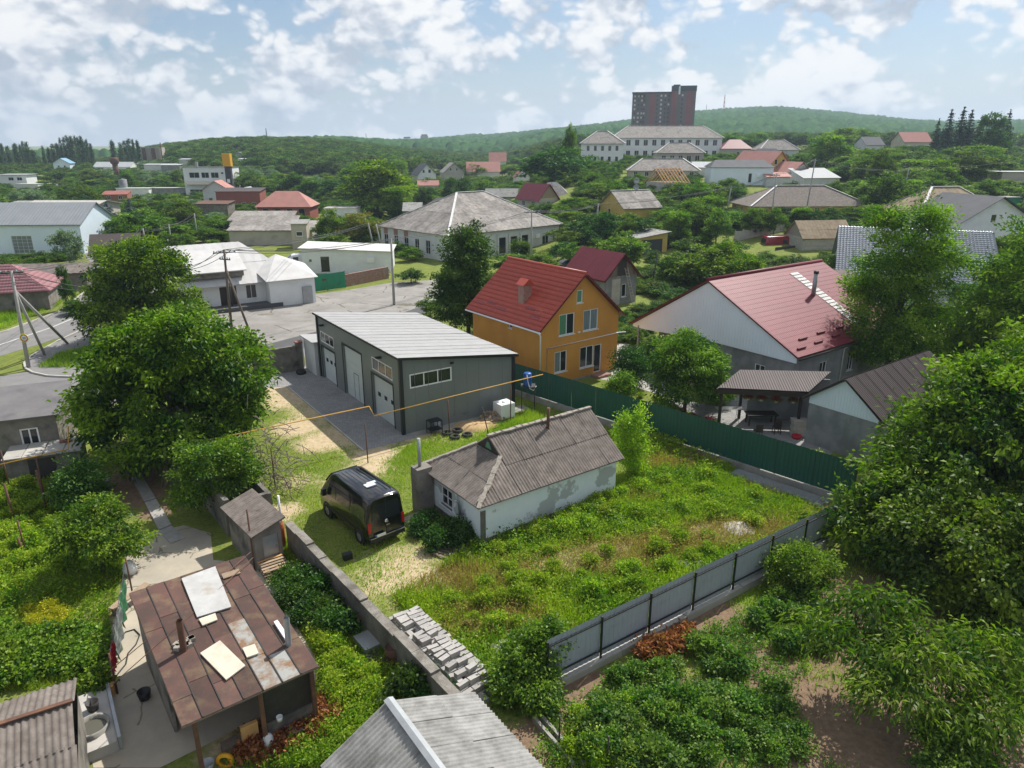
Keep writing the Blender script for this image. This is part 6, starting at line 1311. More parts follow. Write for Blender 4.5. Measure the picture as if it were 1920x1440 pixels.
# barn with the ladder
BN = Frame(P(1133, 575), 35)
t, roof, _ = house('unfinished_barn', 'unfinished two-level barn with a plain burgundy roof and open wooden gable', 'barn', BN, 4.9, 6.6, 3.3, 5.75, 'gb', M['stucco_grey'], M['burgundy'], ov=.45, ov2=.5, fascia=M['burgundy_trim'], gable=M['dark_metal'], holes=[('F', (2.6, 3.3, .8, 2.3), {'mull': 0})])
for i in range(14):
    a0 = i * 4.9 / 14; a1 = (i + 1) * 4.9 / 14
    if 1.9 < (a0 + a1) / 2 < 3.0: continue
    f_ = lambda x: 3.3 + 2.4 * (1 - abs(x - 2.45) / 2.45); MB().prism([(a0 + .01, -.06, 3.25), (a1 - .01, -.06, 3.25), (a1 - .01, -.06, f_(a1)), (a0 + .01, -.06, f_(a0))], (0, .04, 0)).build('gable_board', M['wood'], t)
MB().box(1.0, 2.3, -.05, -.01, 0, 3.0).build('bare_patch', M['concrete_pale'], t)
corrugated(roof, [(-.48, 7.1, 2.9 + .1), (-.48, -.5, 3.0), (2.45, -.5, 5.75 + .12), (2.45, 7.1, 5.87)], M['burgundy'], 1.2, 9, 6, .01, 4, lift=.05, prof='rib', name='roof_panel', smooth=False)
l0 = BN.w(3.6, -1.1); l1 = BN.w(3.0, -.15, 4.2); t = thing('ladder', 'long pale ladder leaning against the open barn gable', 'ladder', l0); sx = BN.u * .22
for s in (-1, 1): MB().bar(sx * s, (l1 - l0) + sx * s, .06).build('rail', M['concrete_pale'], t)
for k in range(11): c = (l1 - l0) * ((k + .7) / 11.5); MB().bar(c - sx, c + sx, .04).build('rung', M['concrete_pale'], t)
# generic neighbours: (name, label, anchor px, distance, angle, W, D, eave, ridge, kind, wall, roof, openings, extras)
def far(name, label, px, y, ang, W_, D, e, r_, kind, wm, rm, holes=(), ov=.35, cat='house', cover=None, ridge=None, hip=None, dz=0.0, gable=None, z=None):
    p = onT(px, y); fr = Frame((p.x, p.y, (p.z if z is None else z) + dz), ang); holes = list(holes)
    if not holes and cat in ('house', 'building') and e >= 2.3:
        holes = wins('F', .4, W_ - .4, max(1, int(W_ / 3.0)), 1.1, .9, 2.1) + wins('L', .4, D - .4, max(1, int(D / 3.6)), 1.0, .9, 2.1)
    q = house(name, label, cat, fr, W_, D, e, r_, kind, M[wm], M[rm], ov=ov, holes=list(holes), cover=cover, ridge=M[ridge] if ridge else None, hip=hip, gable=M[gable] if gable else None)
    MB().box(.03, W_ - .03, .03, D - .03, -1.8 - max(0, dz), .03).build('foundation', M['concrete'], q[0]); return q
# left
p = P(148, 478); WF = Frame((p.x - 24, p.y + 0.5), 3)
house('pale_warehouse', 'pale blue-white warehouse with a ribbed grey roof at the left edge', 'warehouse', WF, 24, 12, 4.9, 7.9, 'ga', M['siding_blue'], M['grey_roof'], ov=.4, holes=[('F', (12.5, 15.8, .1, 3.0), {'mull': 3, 'bars': 4, 'fm': M['palegrey'], 'gm': M['curtain']})], cover=lambda rf, p, i: corrugated(rf, p, M['grey_roof'], 1.6, 20, 3, .02, 4, prof='rib', name='roof_panel', jit=.001, smooth=False))
far('concrete_barn', 'long concrete barn with a pale slab roof behind the pale warehouse', 20, 158, 0, 15, 12, 4.6, 5.6, 'ga', 'beige', 'concrete_pale', [], .6, 'barn')
far('grey_barn', 'grey block barn cut by the left edge behind the warehouse', -40, 160, 0, 8.5, 10, 4.2, 5.0, 'sb', 'wall_old', 'asb_grey', [], .5, 'barn')
p = P(72, 592); house('burgundy_bungalow', 'low bungalow with a burgundy hip roof at the left road side', 'house', Frame((p.x - 9, p.y), 20), 9, 8, 2.3, 4.6, 'ha', M['stucco'], M['faded_burgundy'], ov=.4, cover=lambda rf, p, i: tile_rows(rf, p, M['faded_burgundy'], .5, .3, .01, .01))
p = P(95, 548); house('asbestos_sheds', 'row of low sheds with dark corrugated roofs behind the burgundy bungalow', 'shed', Frame((p.x - 7, p.y), 8), 11, 5, 2.2, 3.0, 'ga', M['stucco'], M['asb'], ov=.3, cover=sheets(M['asb'], 1.6, 2.4))
far('brown_roof_house', 'small house with a brown-red roof between pale warehouse and walnut', 140, 106, 20, 6.0, 6.5, 2.4, 4.6, 'ga', 'stucco', 'brown_metal', [], .5)
far('lattice_porch', 'low flat carport with a white beam by the road', 115, 92, 10, 6, 4, 2.3, 2.35, 'flat', 'stucco', 'light_roof', [], .4, 'carport')
# sawtooth roofs and courtyards behind the shop
SW0 = [(415, 150, 12.5, 5, 4.6, 2.6, 3.9, 'L'), (418, 141, 12, 4.5, 4.6, 2.5, 3.8, 'm'), (412, 132, 15, 5.0, 4.4, 2.6, 3.7, 'n')]
for i, (px, y, W_, D, _, e, r_, w) in enumerate(SW0): far('sawtooth_shed', ['rearmost', 'middle', 'front'][i] + ' of the long corrugated sheds behind the white shop', px, y, 2, W_, D, e, r_, 'sb', 'beige', 'asb_pale', [], .35, 'shed', cover=sheets(M['asb_pale'], 1.6, 2.6))
far('cream_block', 'cream block-end with an air conditioner behind the white shop roof', 533, 127, 8, 2.6, 4.0, 4.3, 4.6, 'sb', 'cream', 'asb_grey', [('F', (.8, 1.9, 2.2, 3.0), {'mull': 0, 'proud': True})], .25)
far('brick_shell', 'unfinished red brick house with a pink hip roof and concrete ring beam', 472, 176, 2, 12.5, 9, 3.5, 6.6, 'ha', 'redbrown_roof', 'pink_roof', wins('F', .5, 12, 4, 1.5, .6, 2.8, fm=M['concrete'], mull=0), .5, hip=3.5)
far('white_block_wall', 'plain white block building right of the unfinished brick house', 600, 172, 2, 7.5, 6, 3.2, 3.4, 'flat', 'white_wall', 'concrete_pale', [], .2, 'building')
t, rf, _ = far('roadside_office', 'white two-storey office with a cream awning and dark windows', 340, 262, 0, 16.5, 9, 9.2, 9.3, 'flat', 'white_wall', 'asphalt_dark', [('F', (2.0, 5.6, 5.7, 7.6), {'mull': 1}), ('F', (6.3, 9.0, 5.7, 7.6), {'mull': 1}), ('F', (9.7, 12.4, 5.7, 7.6), {'mull': 1}), ('F', (13.3, 14.2, 7.0, 7.7), {'mull': 0}), ('F', (1.5, 15, .9, 1.8), {'mull': 7})], .2, 'building')
MB().prism([(.8, -.05, 4.6), (16.2, -.05, 4.6), (16.2, -1.6, 3.6), (.8, -1.6, 3.6)], (0, 0, -.12)).build('awning', M['ply'], t); MB().cbox((3.4, 4, 10.2), .8, .8, 1.8).build('roof_vent', M['galv'], t)
t = thing('advertising_tower', 'tall dark column with a big yellow sign box beside the office', 'sign', onT(426, 250)); MB().box(-1.0, 1.0, -.7, .7, 0, 10.5).build('column', M['far_dark'], t); MB().box(-1.3, 1.3, -1.0, 1.0, 10.5, 14.6).build('sign_box', M['sign_yellow'], t); MB().box(-.6, .4, -.74, -.71, 5.2, 6.4).build('emblem', M['sign_white'], t)
far('gabled_depot', 'white gabled depot with a salmon roof below the office', 372, 222, 8, 7.5, 8, 4.6, 7.0, 'gb', 'palegrey', 'pink_roof', [], .5)
far('brown_depot', 'long brown brick depot right of the salmon gable', 396, 205, 4, 12, 7, 5.0, 5.6, 'sb', 'redbrown_roof', 'brown_metal', [], .3, 'building')
far('small_white_gable', 'small pale shed roof right of the yellow sign tower', 440, 225, 0, 4, 5, 3.4, 5.0, 'gb', 'palegrey', 'light_roof', [], .4, 'shed')
far('scrap_shed', 'rusty dark open shed in the yard left of the sawtooth sheds', 355, 185, 0, 8, 5, 3.2, 3.6, 'sb', 'stucco', 'rust', [], .3, 'frame')
# slope of the industrial hill
far('blue_roof_house', 'small white house with a blue roof on the left hillside', 98, 395, 10, 8, 7, 4.0, 6.4, 'gb', 'siding_blue', 'blue_roof', [('F', (2, 3, 1.5, 2.8), {'mull': 0}), ('F', (5, 6, 1.5, 2.8), {'mull': 0})], .5)
far('polytunnel', 'long white barrel-roofed hall on the left hillside', 172, 400, 0, 20, 9, 1.8, 4.2, 'ga', 'white_wall', 'light_roof', [], .2, 'hall')
t = thing('water_tower', 'rusty mushroom water tower standing on the left hillside', 'water tower', onT(214, 330)); MB().tube([(0, 0, 0), (0, 0, 6.5)], 1.15, 10).build('stem', M['rust'], t); MB().lathe((0, 0, 6.5), [(1.15, 0), (1.75, .5), (1.75, 2.4), (1.2, 2.9), (0, 2.9)], 12).build('tank', M['rust'], t)
t, _, _ = far('silo_block', 'tall tan industrial silo block on the ridge beside the poplars', 267, 430, 5, 10.5, 8, 10, 10.2, 'flat', 'beige', 'rust', [], .1, 'silo')
for k in range(4): MB().box(.5 + k * 2.6, 2.6 + k * 2.6, -.35, -.01, .2, 9.5).build('cladding_strip', M['mortar'] if k % 2 else M['rust'], t)
MB().tube([(10.9, 1, 0), (10.9, 1, 12.5)], .3).build('stack', M['rust'], t)
for i, (px, y, W_, h, m, l) in enumerate(((268, 372, 15, 3.6, 'palegrey', 'flat pale shed row below the silo block'), (300, 368, 9, 3.2, 'stucco_grey', 'flat grey shed right of the pale shed row'), (205, 415, 14, 2.6, 'beige', 'long low store behind the water tower'), (335, 395, 5, 3.4, 'palegrey', 'small white hut on the wooded slope'), (437, 430, 5, 3.0, 'light_roof', 'pale hut roof showing in the hillside trees'), (447, 380, 4.5, 3.2, 'palegrey', 'tiny pale hut on the wooded slope above the office'))):
    far('hillside_shed', l, px, y, 3, W_, 5, h, h + .3, 'sb', m, 'light_roof', [], .3, 'shed')
far('left_white_block', 'white flat-roofed block with two windows at the far left edge', -10, 290, 2, 10.5, 7, 4.8, 5.0, 'flat', 'white_wall', 'light_roof', wins('F', 3, 9.5, 2, 2.0, 2.6, 3.8, mull=1), .6, 'building')
far('left_low_roof', 'low white roof right of the white block at the left edge', 18, 283, 2, 8.5, 4, 1.8, 2.0, 'flat', 'palegrey', 'light_roof', [], .2, 'shed')
t = thing('yard_wall', 'long grey yard wall below the poplars on the left', 'wall', onT(78, 285)); MB().box(0, 17, -.1, .1, 0, 1.2).build('wall_panel', M['stucco_grey'], t)
for i, px in enumerate((84, 96, 107, 124, 134)):
    p = onT(px, 291); car('yard_car', ['leftmost white car', 'grey car second from left', 'middle white car', 'blue car second from right', 'rightmost dark car'][i] + ' parked behind the long grey yard wall', p, R(15), [M['car_white'], M['car_grey'], M['car_white'], M['blue_barrel'], M['car_grey']][i])
t = thing('grey_tank', 'grey cylindrical tank above low white sheds on the left slope', 'tank', onT(223, 262)); MB().lathe((0, 0, 0), [(1.4, 0), (1.4, 5.2), (0, 5.5)], 14).build('tank', M['stucco_grey'], t)
far('tank_shed', 'low white shed beside the grey cylindrical tank', 208, 258, 4, 11, 5, 2.4, 2.6, 'flat', 'white_wall', 'light_roof', [], .3, 'shed')
far('long_grey_shed', 'long flat grey shed right of the tank shed', 268, 262, 2, 14, 4, 2.2, 2.4, 'flat', 'stucco_grey', 'concrete_pale', [], .3, 'shed')
far('orange_rubble_house', 'tumbledown orange brick shell on the left slope', 178, 232, 12, 7.5, 5, 2.4, 3.2, 'sb', 'brick', 'redbrown_roof', [], .2)
# centre
far('black_gable_house', 'white gabled house with a black roof in the valley', 783, 318, 25, 8.0, 9, 4.2, 8.2, 'gb', 'white_wall', 'slate_roof', [('F', (2.0, 3.0, 4.6, 6.0), {'mull': 0}), ('F', (4.6, 5.8, 4.6, 6.0), {'mull': 0}), ('F', (3.2, 4.4, .5, 2.6), {'mull': 0})], .5)
far('beige_gable_house', 'beige gabled house with a grey roof beside the black-roofed house', 832, 330, 15, 9.0, 10, 5.2, 9.0, 'gb', 'beige', 'asb_pale', [('F', (2.6, 3.4, 5.6, 6.8), {'mull': 0}), ('F', (5.4, 6.2, 5.6, 6.8), {'mull': 0})], .5)
far('salmon_row_house', 'long house with a salmon tiled roof in the valley trees', 876, 345, 5, 15, 9, 5.4, 9.4, 'ga', 'palegrey', 'pink_roof', wins('L', 1, 8, 2, 1.2, 1.4, 3, mull=0), .5)
far('salmon_dormer_house', 'salmon roof with a small gable higher up the valley', 918, 420, 0, 9, 8, 5.4, 9.8, 'ga', 'palegrey', 'pink_roof', [], .5, dz=3)
far('long_grey_cottage', 'long low cottage with a grey asbestos roof in the valley', 912, 222, 4, 10.5, 6, 2.6, 4.6, 'ga', 'beige', 'asb_grey', [], .4)
far('wood_gable_cottage', 'small cottage with a burgundy roof and wooden gable', 1012, 168, 38, 5.6, 8.0, 2.8, 5.9, 'gb', 'beige', 'burgundy', [], .5, gable='wood_tan', dz=-.4)
far('white_red_cottage', 'white cottage with a red lean-to left of the big dark tree', 968, 268, 10, 5, 6, 3.6, 6.2, 'gb', 'white_wall', 'redbrown_roof', [], .4)
far('grey_triangle_roof', 'grey gabled roof half hidden in shrubs below the big dark tree', 1000, 178, -6, 9, 6, 2.4, 5.4, 'ha', 'beige', 'asb_grey', [], .5, hip=3.5)
far('dark_brown_roof_house', 'house with a dark brown hip roof behind the hip-roofed building', 795, 176, 12, 8.0, 7, 2.6, 5.0, 'gb', 'beige', 'brown_metal', [], .6)
far('red_roof_strip_house', 'low house with a bright red roof behind the hip-roofed building', 836, 186, 5, 7, 5, 2.6, 4.4, 'ga', 'beige', 'redbrown_roof', [], .4)
far('grey_crooked_roof', 'crooked grey sheet-roofed hut left of the dark brown roof', 752, 168, 5, 4.0, 4, 3.0, 4.4, 'sb', 'stucco_grey', 'asb_grey', [], .3, 'hut')
far('valley_flat_shed', 'pale flat-roofed shed beside the street lamp in the valley', 856, 200, 6, 5.6, 4, 2.8, 3.2, 'sa', 'palegrey', 'asb_pale', [], .3, 'shed')
far('salmon_low_shed', 'low salmon-roofed shed below the black-roofed house', 782, 290, 8, 8, 5, 1.6, 3.2, 'ga', 'beige', 'pink_roof', [], .3, 'shed')
# school
far('school_wing', 'white school wing with a hipped asbestos roof', 1090, 262, -4, 14.5, 11, 7.4, 11.2, 'ha', 'white_wall', 'asb_pale', wins('F', 1.0, 13.5, 5, 1.1, 4.6, 6.4, mull=0) + wins('F', 1.0, 13.5, 5, 1.1, 1.0, 2.8, mull=0), .6, 'school', ridge='ridgew')
far('school_main', 'long white school building with a wide asbestos hip roof', 1148, 292, -2, 42, 13, 8.2, 12.4, 'ha', 'white_wall', 'asb_pale', wins('F', 1, 41, 12, 1.7, 5.0, 7.2, mull=1) + wins('F', 1, 41, 12, 1.7, 1.2, 3.2, mull=1), .6, 'school', ridge='ridgew')
far('school_annex', 'low cream school annex with a grey hip roof in front', 1232, 252, -3, 15.5, 9, 4.6, 7.6, 'ha', 'beige', 'asb_pale', wins('F', .8, 14.8, 5, 1.5, 1.6, 3.6, mull=1), .5, 'school', ridge='ridgew')
# tower block
p = onT(1180, 520); TB = Frame((p.x, p.y, p.z - 2), -12)
TB_T = fthing('tower_block', 'dark brown and maroon residential tower rising behind the school', 'tower', TB); t = TB_T; t.scale = (.88, .88, .765)
MB().box(0, 19, 0, 16, 0, 46).build('wing', M['far_brown'], t); MB().box(10, 31, -2.5, 14, 0, 46.3).build('middle', M['far_brown'], t); MB().box(29.5, 47.5, -6, 12, 0, 50.5).build('stair_tower', M['far_brown'], t)
for (x0, x1, y, h) in ((13.5, 17.5, -2.54, 46.0), (29.6, 33.5, -6.04, 46.5), (40.5, 45.5, -6.04, 46.5)): MB().box(x0, x1, y, y + .03, .5, h).build('maroon_panel', M['far_maroon'], t)
MB().box(29.2, 47.8, -6.3, 12.3, 46.6, 51).build('parapet', M['far_dark'], t); MB().box(-.2, 31, -2.7, 16.2, 45.2, 46.6).build('parapet', M['far_dark'], t)
MB().box(34.5, 35.8, -6.5, -6.3, 44, 50.6).build('vertical_sign', M['siding_blue'], t); MB().cbox((33, 0, 51.6), 5, 4, 1.4).build('roof_plant', M['far_dark'], t)
wm_ = MB().box(-.6, .6, -.06, .0, -.8, .8).mesh('window', M['palegrey']); wd_ = MB().box(-.6, .6, -.06, .0, -.8, .8).mesh('window', M['far_dark']); rr_ = random.Random(3)
for k in range(12):
    for (x, y, li) in ((2, 0, .6), (4.8, 0, .6), (7.4, 0, .6), (9.2, 0, .5), (19, -2.5, .12), (22, -2.5, .9), (25, -2.5, .1), (27.6, -2.5, .1), (37.6, -6, .35)):
        o_ = link('window', wm_ if rr_.random() < li else wd_, t); o_.location = (x, y - .01, 43.3 - k * 3.55)
# right of the school
far('hip_tile_house', 'long house with a grey hip roof and pale left wing below the school', 1180, 205, -6, 19, 9, 2.6, 5.4, 'ha', 'beige', 'asb_pale', [], .5, ridge='ridgew', hip=4)
RF = Frame(onT(1270, 172), 28); t = fthing('rafter_house', 'house with a bare new timber rafter roof', 'house', RF); MB().box(-3.5, 4, 0, 6.5, 0, 2.9).build('wall', M['beige'], t)
MB().box(-3.4, 3.9, .1, 6.4, 2.9, 2.95).build('dark_backing', M['wood'], t)  # dark sheet added under the rafters so the gaps look shaded
for k in range(9):
    x = -3.6 + k * .92
    for s in (-1, 1): MB().bar((x, 3.25, 5.9), (x, 3.25 + s * 3.9, 2.7), .13, .2).build('rafter', M['wood_orange'], t)
MB().bar((-3.8, 3.25, 5.85), (4.0, 3.25, 5.85), .12, .16).build('ridge_beam', M['wood_orange'], t)
far('yellow_cottage', 'yellow cottage with a grey slate roof and pale verges', 1175, 141, 24, 8.2, 9, 2.6, 5.4, 'ga', 'yellow_wall', 'asb_pale', [('L', (3, 3.8, 1.0, 2.0), {'mull': 0})], .5, ridge='ridgew', cover=sheets(M['asb_pale'], 1.6, 2.6))
t = thing('dish_mast', 'mast with two satellite dishes on the yellow cottage roof', 'antenna', onT(1195, 143) + Vector((0, 0, 5.0))); MB().tube([(0, 0, 0), (0, 0, 2.9)], .05).build('mast', M['galv'], t)
for z in (1.1, 2.3): MB().lathe((0, -.2, z), [(0, .1), (.3, .07), (.55, -.05), (.5, -.05), (.28, .04), (0, .07)], 14, 'Y').build('dish', M['galv'], t)
far('yellow_garage', 'yellow garage with a dark roller door and grey roof', 1205, 116, 30, 6.2, 5.5, 2.9, 3.5, 'sa', 'yellow_wall', 'asb_grey', [('F', (.8, 5.2, .05, 2.5), {'name': 'door', 'm': M['far_dark']})], .5, 'garage')
poly_fence('dark_gate', 'dark brown sheet gate beside the yellow garage', tuple(onT(1250, 119).xy), tuple(onT(1292, 124).xy), .1, 2.6, M['brown_dark'], 2.2, .3, post=M['brown_dark'])
poly_fence('brick_fence', 'low brick-red fence wall under the shrubs by the side street', tuple(onT(1282, 121).xy), tuple(onT(1385, 134).xy), .05, 1.5, M['redbrown_roof'], 2.4, .4, post=M['brick'], rails=False)
def slab_fence(label, a, b, z, group=None):
    a = Vector(a); b = Vector(b); d = b - a; L_ = Vector((d.x, d.y, 0)).length; n = round(L_ / 2.1); t = thing('slab_fence', label, 'fence', a, math.atan2(d.y, d.x)); w = L_ / n
    for i in range(n):
        dz = d.z * i / n
        for k in range(3): MB().box(i * w + .09, (i + 1) * w - .09, -.04, .04, dz + k * .56, dz + k * .56 + .54).build('slab', M['concrete_pale'], t)
        MB().box(i * w - .08, i * w + .08, -.08, .08, dz, dz + 1.85).build('post', M['concrete_pale'], t)
slab_fence('prefabricated concrete slab fence left of the block shed', onT(1392, 126), onT(1505, 135), 0); slab_fence('prefabricated concrete slab fence climbing behind the block shed', onT(1560, 140), onT(1650, 150), 0)
poly_fence('dark_fence', 'short dark grey sheet fence in front of the red van', tuple(P(1452, 478).xy), tuple(P(1506, 473).xy), .05, 1.25, M['asphalt_dark'], 2.2, .3, post=M['black_metal'])
# block shed
q = P(1502, 478); CB = Frame((q.x, q.y), 8)
t, roof, _ = house('block_shed', 'shed of pale shell-stone blocks with a brown corrugated roof', 'shed', CB, 8.6, 5.6, 2.9, 5.3, 'ga', M['mortar'], M['asb_brown'], ov=.35, cover=sheets(M['asb_brown'], 1.1, 1.8))
for r_ in range(9):
    for i in range(20): MB().box(i * .43 + .015 + (r_ % 2) * .0, i * .43 + .415, -.03, .01, r_ * .32 + .01, r_ * .32 + .30).build('block', M['cmu'], t)
    for i in range(12): MB().box(-.03, .01, i * .46 + .015, i * .46 + .445, r_ * .32 + .01, r_ * .32 + .30).build('block', M['cmu'], t)
# grey-blue tiled house behind the acacia
q = P(1560, 548); TH = Frame((38.6, 83.5), -22)
t, roof, _ = house('grey_tile_house', 'white house with a shiny grey-blue tiled roof behind the acacia', 'house', TH, 16, 19, 3.0, 7.6, 'ga', M['white_wall'], M['grey_roof'], ov=.5, cover=lambda rf, p, i: tile_rows(rf, p, mat('blue_grey_tile', (.30, .325, .35), (.26, .28, .305), .3, 2, metal=.25, spec=.6), .42, .36, .04, .045))
far('grey_shed_roof', 'low shed with a dark corrugated roof behind the burgundy house', 1432, 74, 14, 13.5, 5, 3.0, 4.2, 'ga', 'stucco', 'asb', [], .3, 'shed', cover=sheets(M['asb'], 1.2, 2.0))
far('white_gable_house', 'tall white gabled house with a dark roof edge at the right side', 1800, 103, 14, 17, 10, 3.8, 8.2, 'gb', 'white_wall', 'slate_roof', [('F', (7.4, 8.4, 4.6, 5.8), {'mull': 0})], .6, dz=2.2)
far('brown_hip_house', 'house with a brownish asbestos hip roof and white ridges', 1745, 120, 8, 15, 10, 3.2, 6.8, 'ha', 'white_wall', 'asb_brown', [], .5, ridge='ridgew', cover=sheets(M['asb_brown'], 1.6, 2.4), hip=5.0, dz=3.0)
far('far_right_shed', 'white flat roof at the far right edge above the orchard', 1885, 190, 0, 9, 6, 3.0, 3.3, 'flat', 'beige', 'light_roof', [], .4, 'shed')
far('green_gate_shed', 'small teal shed front beyond the brown hip roof', 1898, 150, 10, 4, 3, 3.0, 3.2, 'flat', 'gate_green', 'concrete', [], .2, 'shed')
far('grey_hip_bungalow', 'wide bungalow with a dark grey asbestos hip roof and white ridges', 1420, 146, 4, 24, 11, 2.7, 6.0, 'ha', 'yellow_wall', 'asb', [], .6, ridge='ridgew', hip=7, dz=-.5)
t, _, _ = far('white_flat_house', 'plain white building with a dark curved roof above the side street', 1335, 188, -4, 15.5, 8, 4.4, 6.0, 'ha', 'siding', 'slate_roof', [('F', (9.4, 10.3, .6, 2.9), {'mull': 0})], .3, hip=1.6)
MB().box(11.6, 12.5, -.35, -.02, 1.9, 2.6).build('air_conditioner', M['plastic_white'], t)
far('light_metal_roof_shed', 'shed with a light metal roof left of the plain white building', 1302, 214, -4, 9, 6, 2.6, 4.0, 'ga', 'palegrey', 'light_roof', [], .3, 'shed')
far('pink_roof_house', 'house with a long pink roof and yellow gable', 1442, 196, 24, 7.5, 14, 4.2, 7.8, 'gb', 'yellow_wall', 'pink_roof', wins('F', 1.2, 6.3, 2, 1.0, 4.4, 5.8, mull=0), .6)
far('pink_roof_wing', 'smaller pink-roofed wing beside the yellow gable', 1488, 190, 24, 6.0, 11, 3.0, 5.4, 'gb', 'beige', 'pink_roof', [('F', (2.2, 3.2, 2.6, 3.8), {'mull': 0})], .5)
far('bluish_metal_roof', 'low building with a pale blue metal roof right of the pink roofs', 1512, 184, 12, 10, 7, 2.2, 4.2, 'sb', 'palegrey', 'grey_roof', [], .3, 'shed')
far('salmon_porch', 'salmon-roofed porch in front of the yellow gable', 1442, 185, 4, 6, 3, 2.4, 3.2, 'sb', 'palegrey', 'pink_roof', [], .3, 'porch')
far('slate_hip_house', 'house with a dark slate hip roof above the pink roofs', 1408, 246, -4, 12, 9, 2.4, 6.0, 'ha', 'beige', 'slate_roof', [], .5, hip=3)
far('red_hip_house', 'beige house with a red hip roof right of the school', 1352, 288, -4, 11, 9, 4.4, 7.4, 'ha', 'beige', 'burgundy', wins('F', 5, 10, 2, 1, 1.5, 3, mull=0), .5, hip=3.4)
far('red_grey_house', 'house with a half red, half grey roof on the right hillside', 1424, 284, 4, 15, 9, 4.2, 7.6, 'ha', 'palegrey', 'asb_pale', [], .5, ridge='ridgew')
far('hill_grey_house', 'small grey-roofed house among trees on the right hillside', 1620, 318, 12, 8.5, 8, 4.0, 7.0, 'ga', 'palegrey', 'slate_roof', [], .5)
far('hill_red_house', 'red-brown roofed house beside the dark spruces', 1690, 330, 8, 13, 9, 4.6, 8.4, 'ga', 'beige', 'redbrown_roof', [], .5)
far('sage_roof_cottage', 'thin pale roof of a hut left of the slate hip house', 1372, 226, 0, 6, 4, 2.4, 2.8, 'sb', 'beige', 'light_roof', [], .4, 'hut')
# distant blocks and masts on the far ridge
for i, (px, y, w, h) in enumerate(((757, 1700, 18, 22), (790, 1750, 17, 28))):
    p = onT(px, y); t = thing('distant_block', ['left', 'right'][i] + ' of two hazy apartment blocks on the horizon', 'building', (p.x, p.y, 8)); MB().box(0, w, 0, 14, 0, h).build('body', M['palegrey'] if i == 0 else M['far_brown'], t); MB().box(2, w - 2, 2, 10, h, h + 3).build('roof_block', M['far_dark'], t)

for px, py, ang, w, d in ((1395, 480, 6, 14, 10), (1040, 512, 20, 8, 5), (730, 530, 5, 9, 8)): FOOT.append((Frame(P(px, py), ang), w, d, .5))
# ------------------------------------------------------------------ vegetation
def rnd(seed): return np.random.default_rng(seed)
def leaves(g, pos, out, size, aspect=.5, up=.55, droop=0.0, spread=1.0, fold=.18):
    """one rhombic folded leaf per position; out = preferred direction of growth"""
    n = len(pos); d = out + g.normal(0, .55 * spread, (n, 3)); d[:, 2] -= droop; d /= np.linalg.norm(d, axis=1, keepdims=True) + 1e-9
    nr = g.normal(0, .6, (n, 3)) + np.array([0, 0, up]) + out * .35; s = np.cross(d, nr); s /= np.linalg.norm(s, axis=1, keepdims=True) + 1e-9; nn = np.cross(s, d)
    sz = size * g.uniform(.65, 1.3, (n, 1)); L = d * sz; Wd = s * sz * aspect * .5
    base = pos - L * .5; v = np.empty((n, 4, 3)); v[:, 0] = base; v[:, 1] = base + L * .45 + Wd + nn * sz * fold * .5; v[:, 2] = base + L - np.array([0, 0, 1.]) * sz * .12; v[:, 3] = base + L * .45 - Wd + nn * sz * fold * .5
    return v.reshape(-1, 3)
def crown_mesh(name, seed, lobes, nclump, per, size, clump_r, m, aspect=.5, shell=(.55, 1.0), droop=0.0, flat=.65, up=.55, tintr=(.05, .95), rough=.12):
    g = rnd(seed); lobes = np.array(lobes, float); w = (lobes[:, 3] * lobes[:, 4] * lobes[:, 5]) ** .67; w /= w.sum()
    cs = []; outs = []
    while len(cs) < nclump:
        k = g.choice(len(lobes), p=w); d = g.normal(0, 1, 3); d /= np.linalg.norm(d)
        if d[2] < -.55 and g.random() < .7: continue
        r = g.uniform(*shell) if g.random() < .8 else g.uniform(.2, .6); r *= 1 + g.normal(0, rough)
        p = lobes[k, :3] + d * lobes[k, 3:] * r
        inside = (((p - lobes[:, :3]) / lobes[:, 3:]) ** 2).sum(1); inside[k] = 9
        if inside.min() < .45 and g.random() < .85: continue
        cs.append(p); outs.append(d)
    cs = np.array(cs); outs = np.array(outs); tc_ = np.clip(.40 + .34 * g.normal(0, 1, nclump), *tintr)
    idx = np.repeat(np.arange(nclump), per); pos = cs[idx] + g.normal(0, 1, (len(idx), 3)) * np.array([1, 1, flat]) * clump_r * .6
    v = leaves(g, pos, outs[idx] * .7 + (pos - cs[idx]) / clump_r * .5, size, aspect, up, droop)
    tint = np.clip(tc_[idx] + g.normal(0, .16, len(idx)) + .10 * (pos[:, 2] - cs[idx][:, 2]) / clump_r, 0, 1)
    f = np.arange(len(v)).reshape(-1, 4)
    return np_mesh(name, v, f, m, {'tint': ('FACE', tint)}), cs
def trunk_mesh(name, h, r_, cs, seed, m, nb=7, base_spread=.35, r_tip=.03):
    rr_ = random.Random(seed); mb = MB(); cz = float(cs[:, 2].mean()); tip = Vector((float(cs[:, 0].mean()) * .5, float(cs[:, 1].mean()) * .5, h))
    mb.tube([(0, 0, -.1), (0, 0, .15), Vector((0, 0, 0)).lerp(tip, .5) + Vector((rr_.uniform(-.1, .1) * h * .1, 0, 0)), tip], [r_ * 1.35, r_, r_ * .75, r_ * .45], 9)
    for i in range(nb):
        c = Vector(cs[rr_.randrange(len(cs))]); s = Vector((0, 0, 0)).lerp(tip, rr_.uniform(.45, .95)); e = s.lerp(c, .92); mid = s.lerp(e, .5) + Vector((0, 0, (e - s).length * .10))
        mb.tube([s, mid, e], [r_ * .38, r_ * .24, r_tip], 6, cap=False)
    return mb.mesh(name, m)
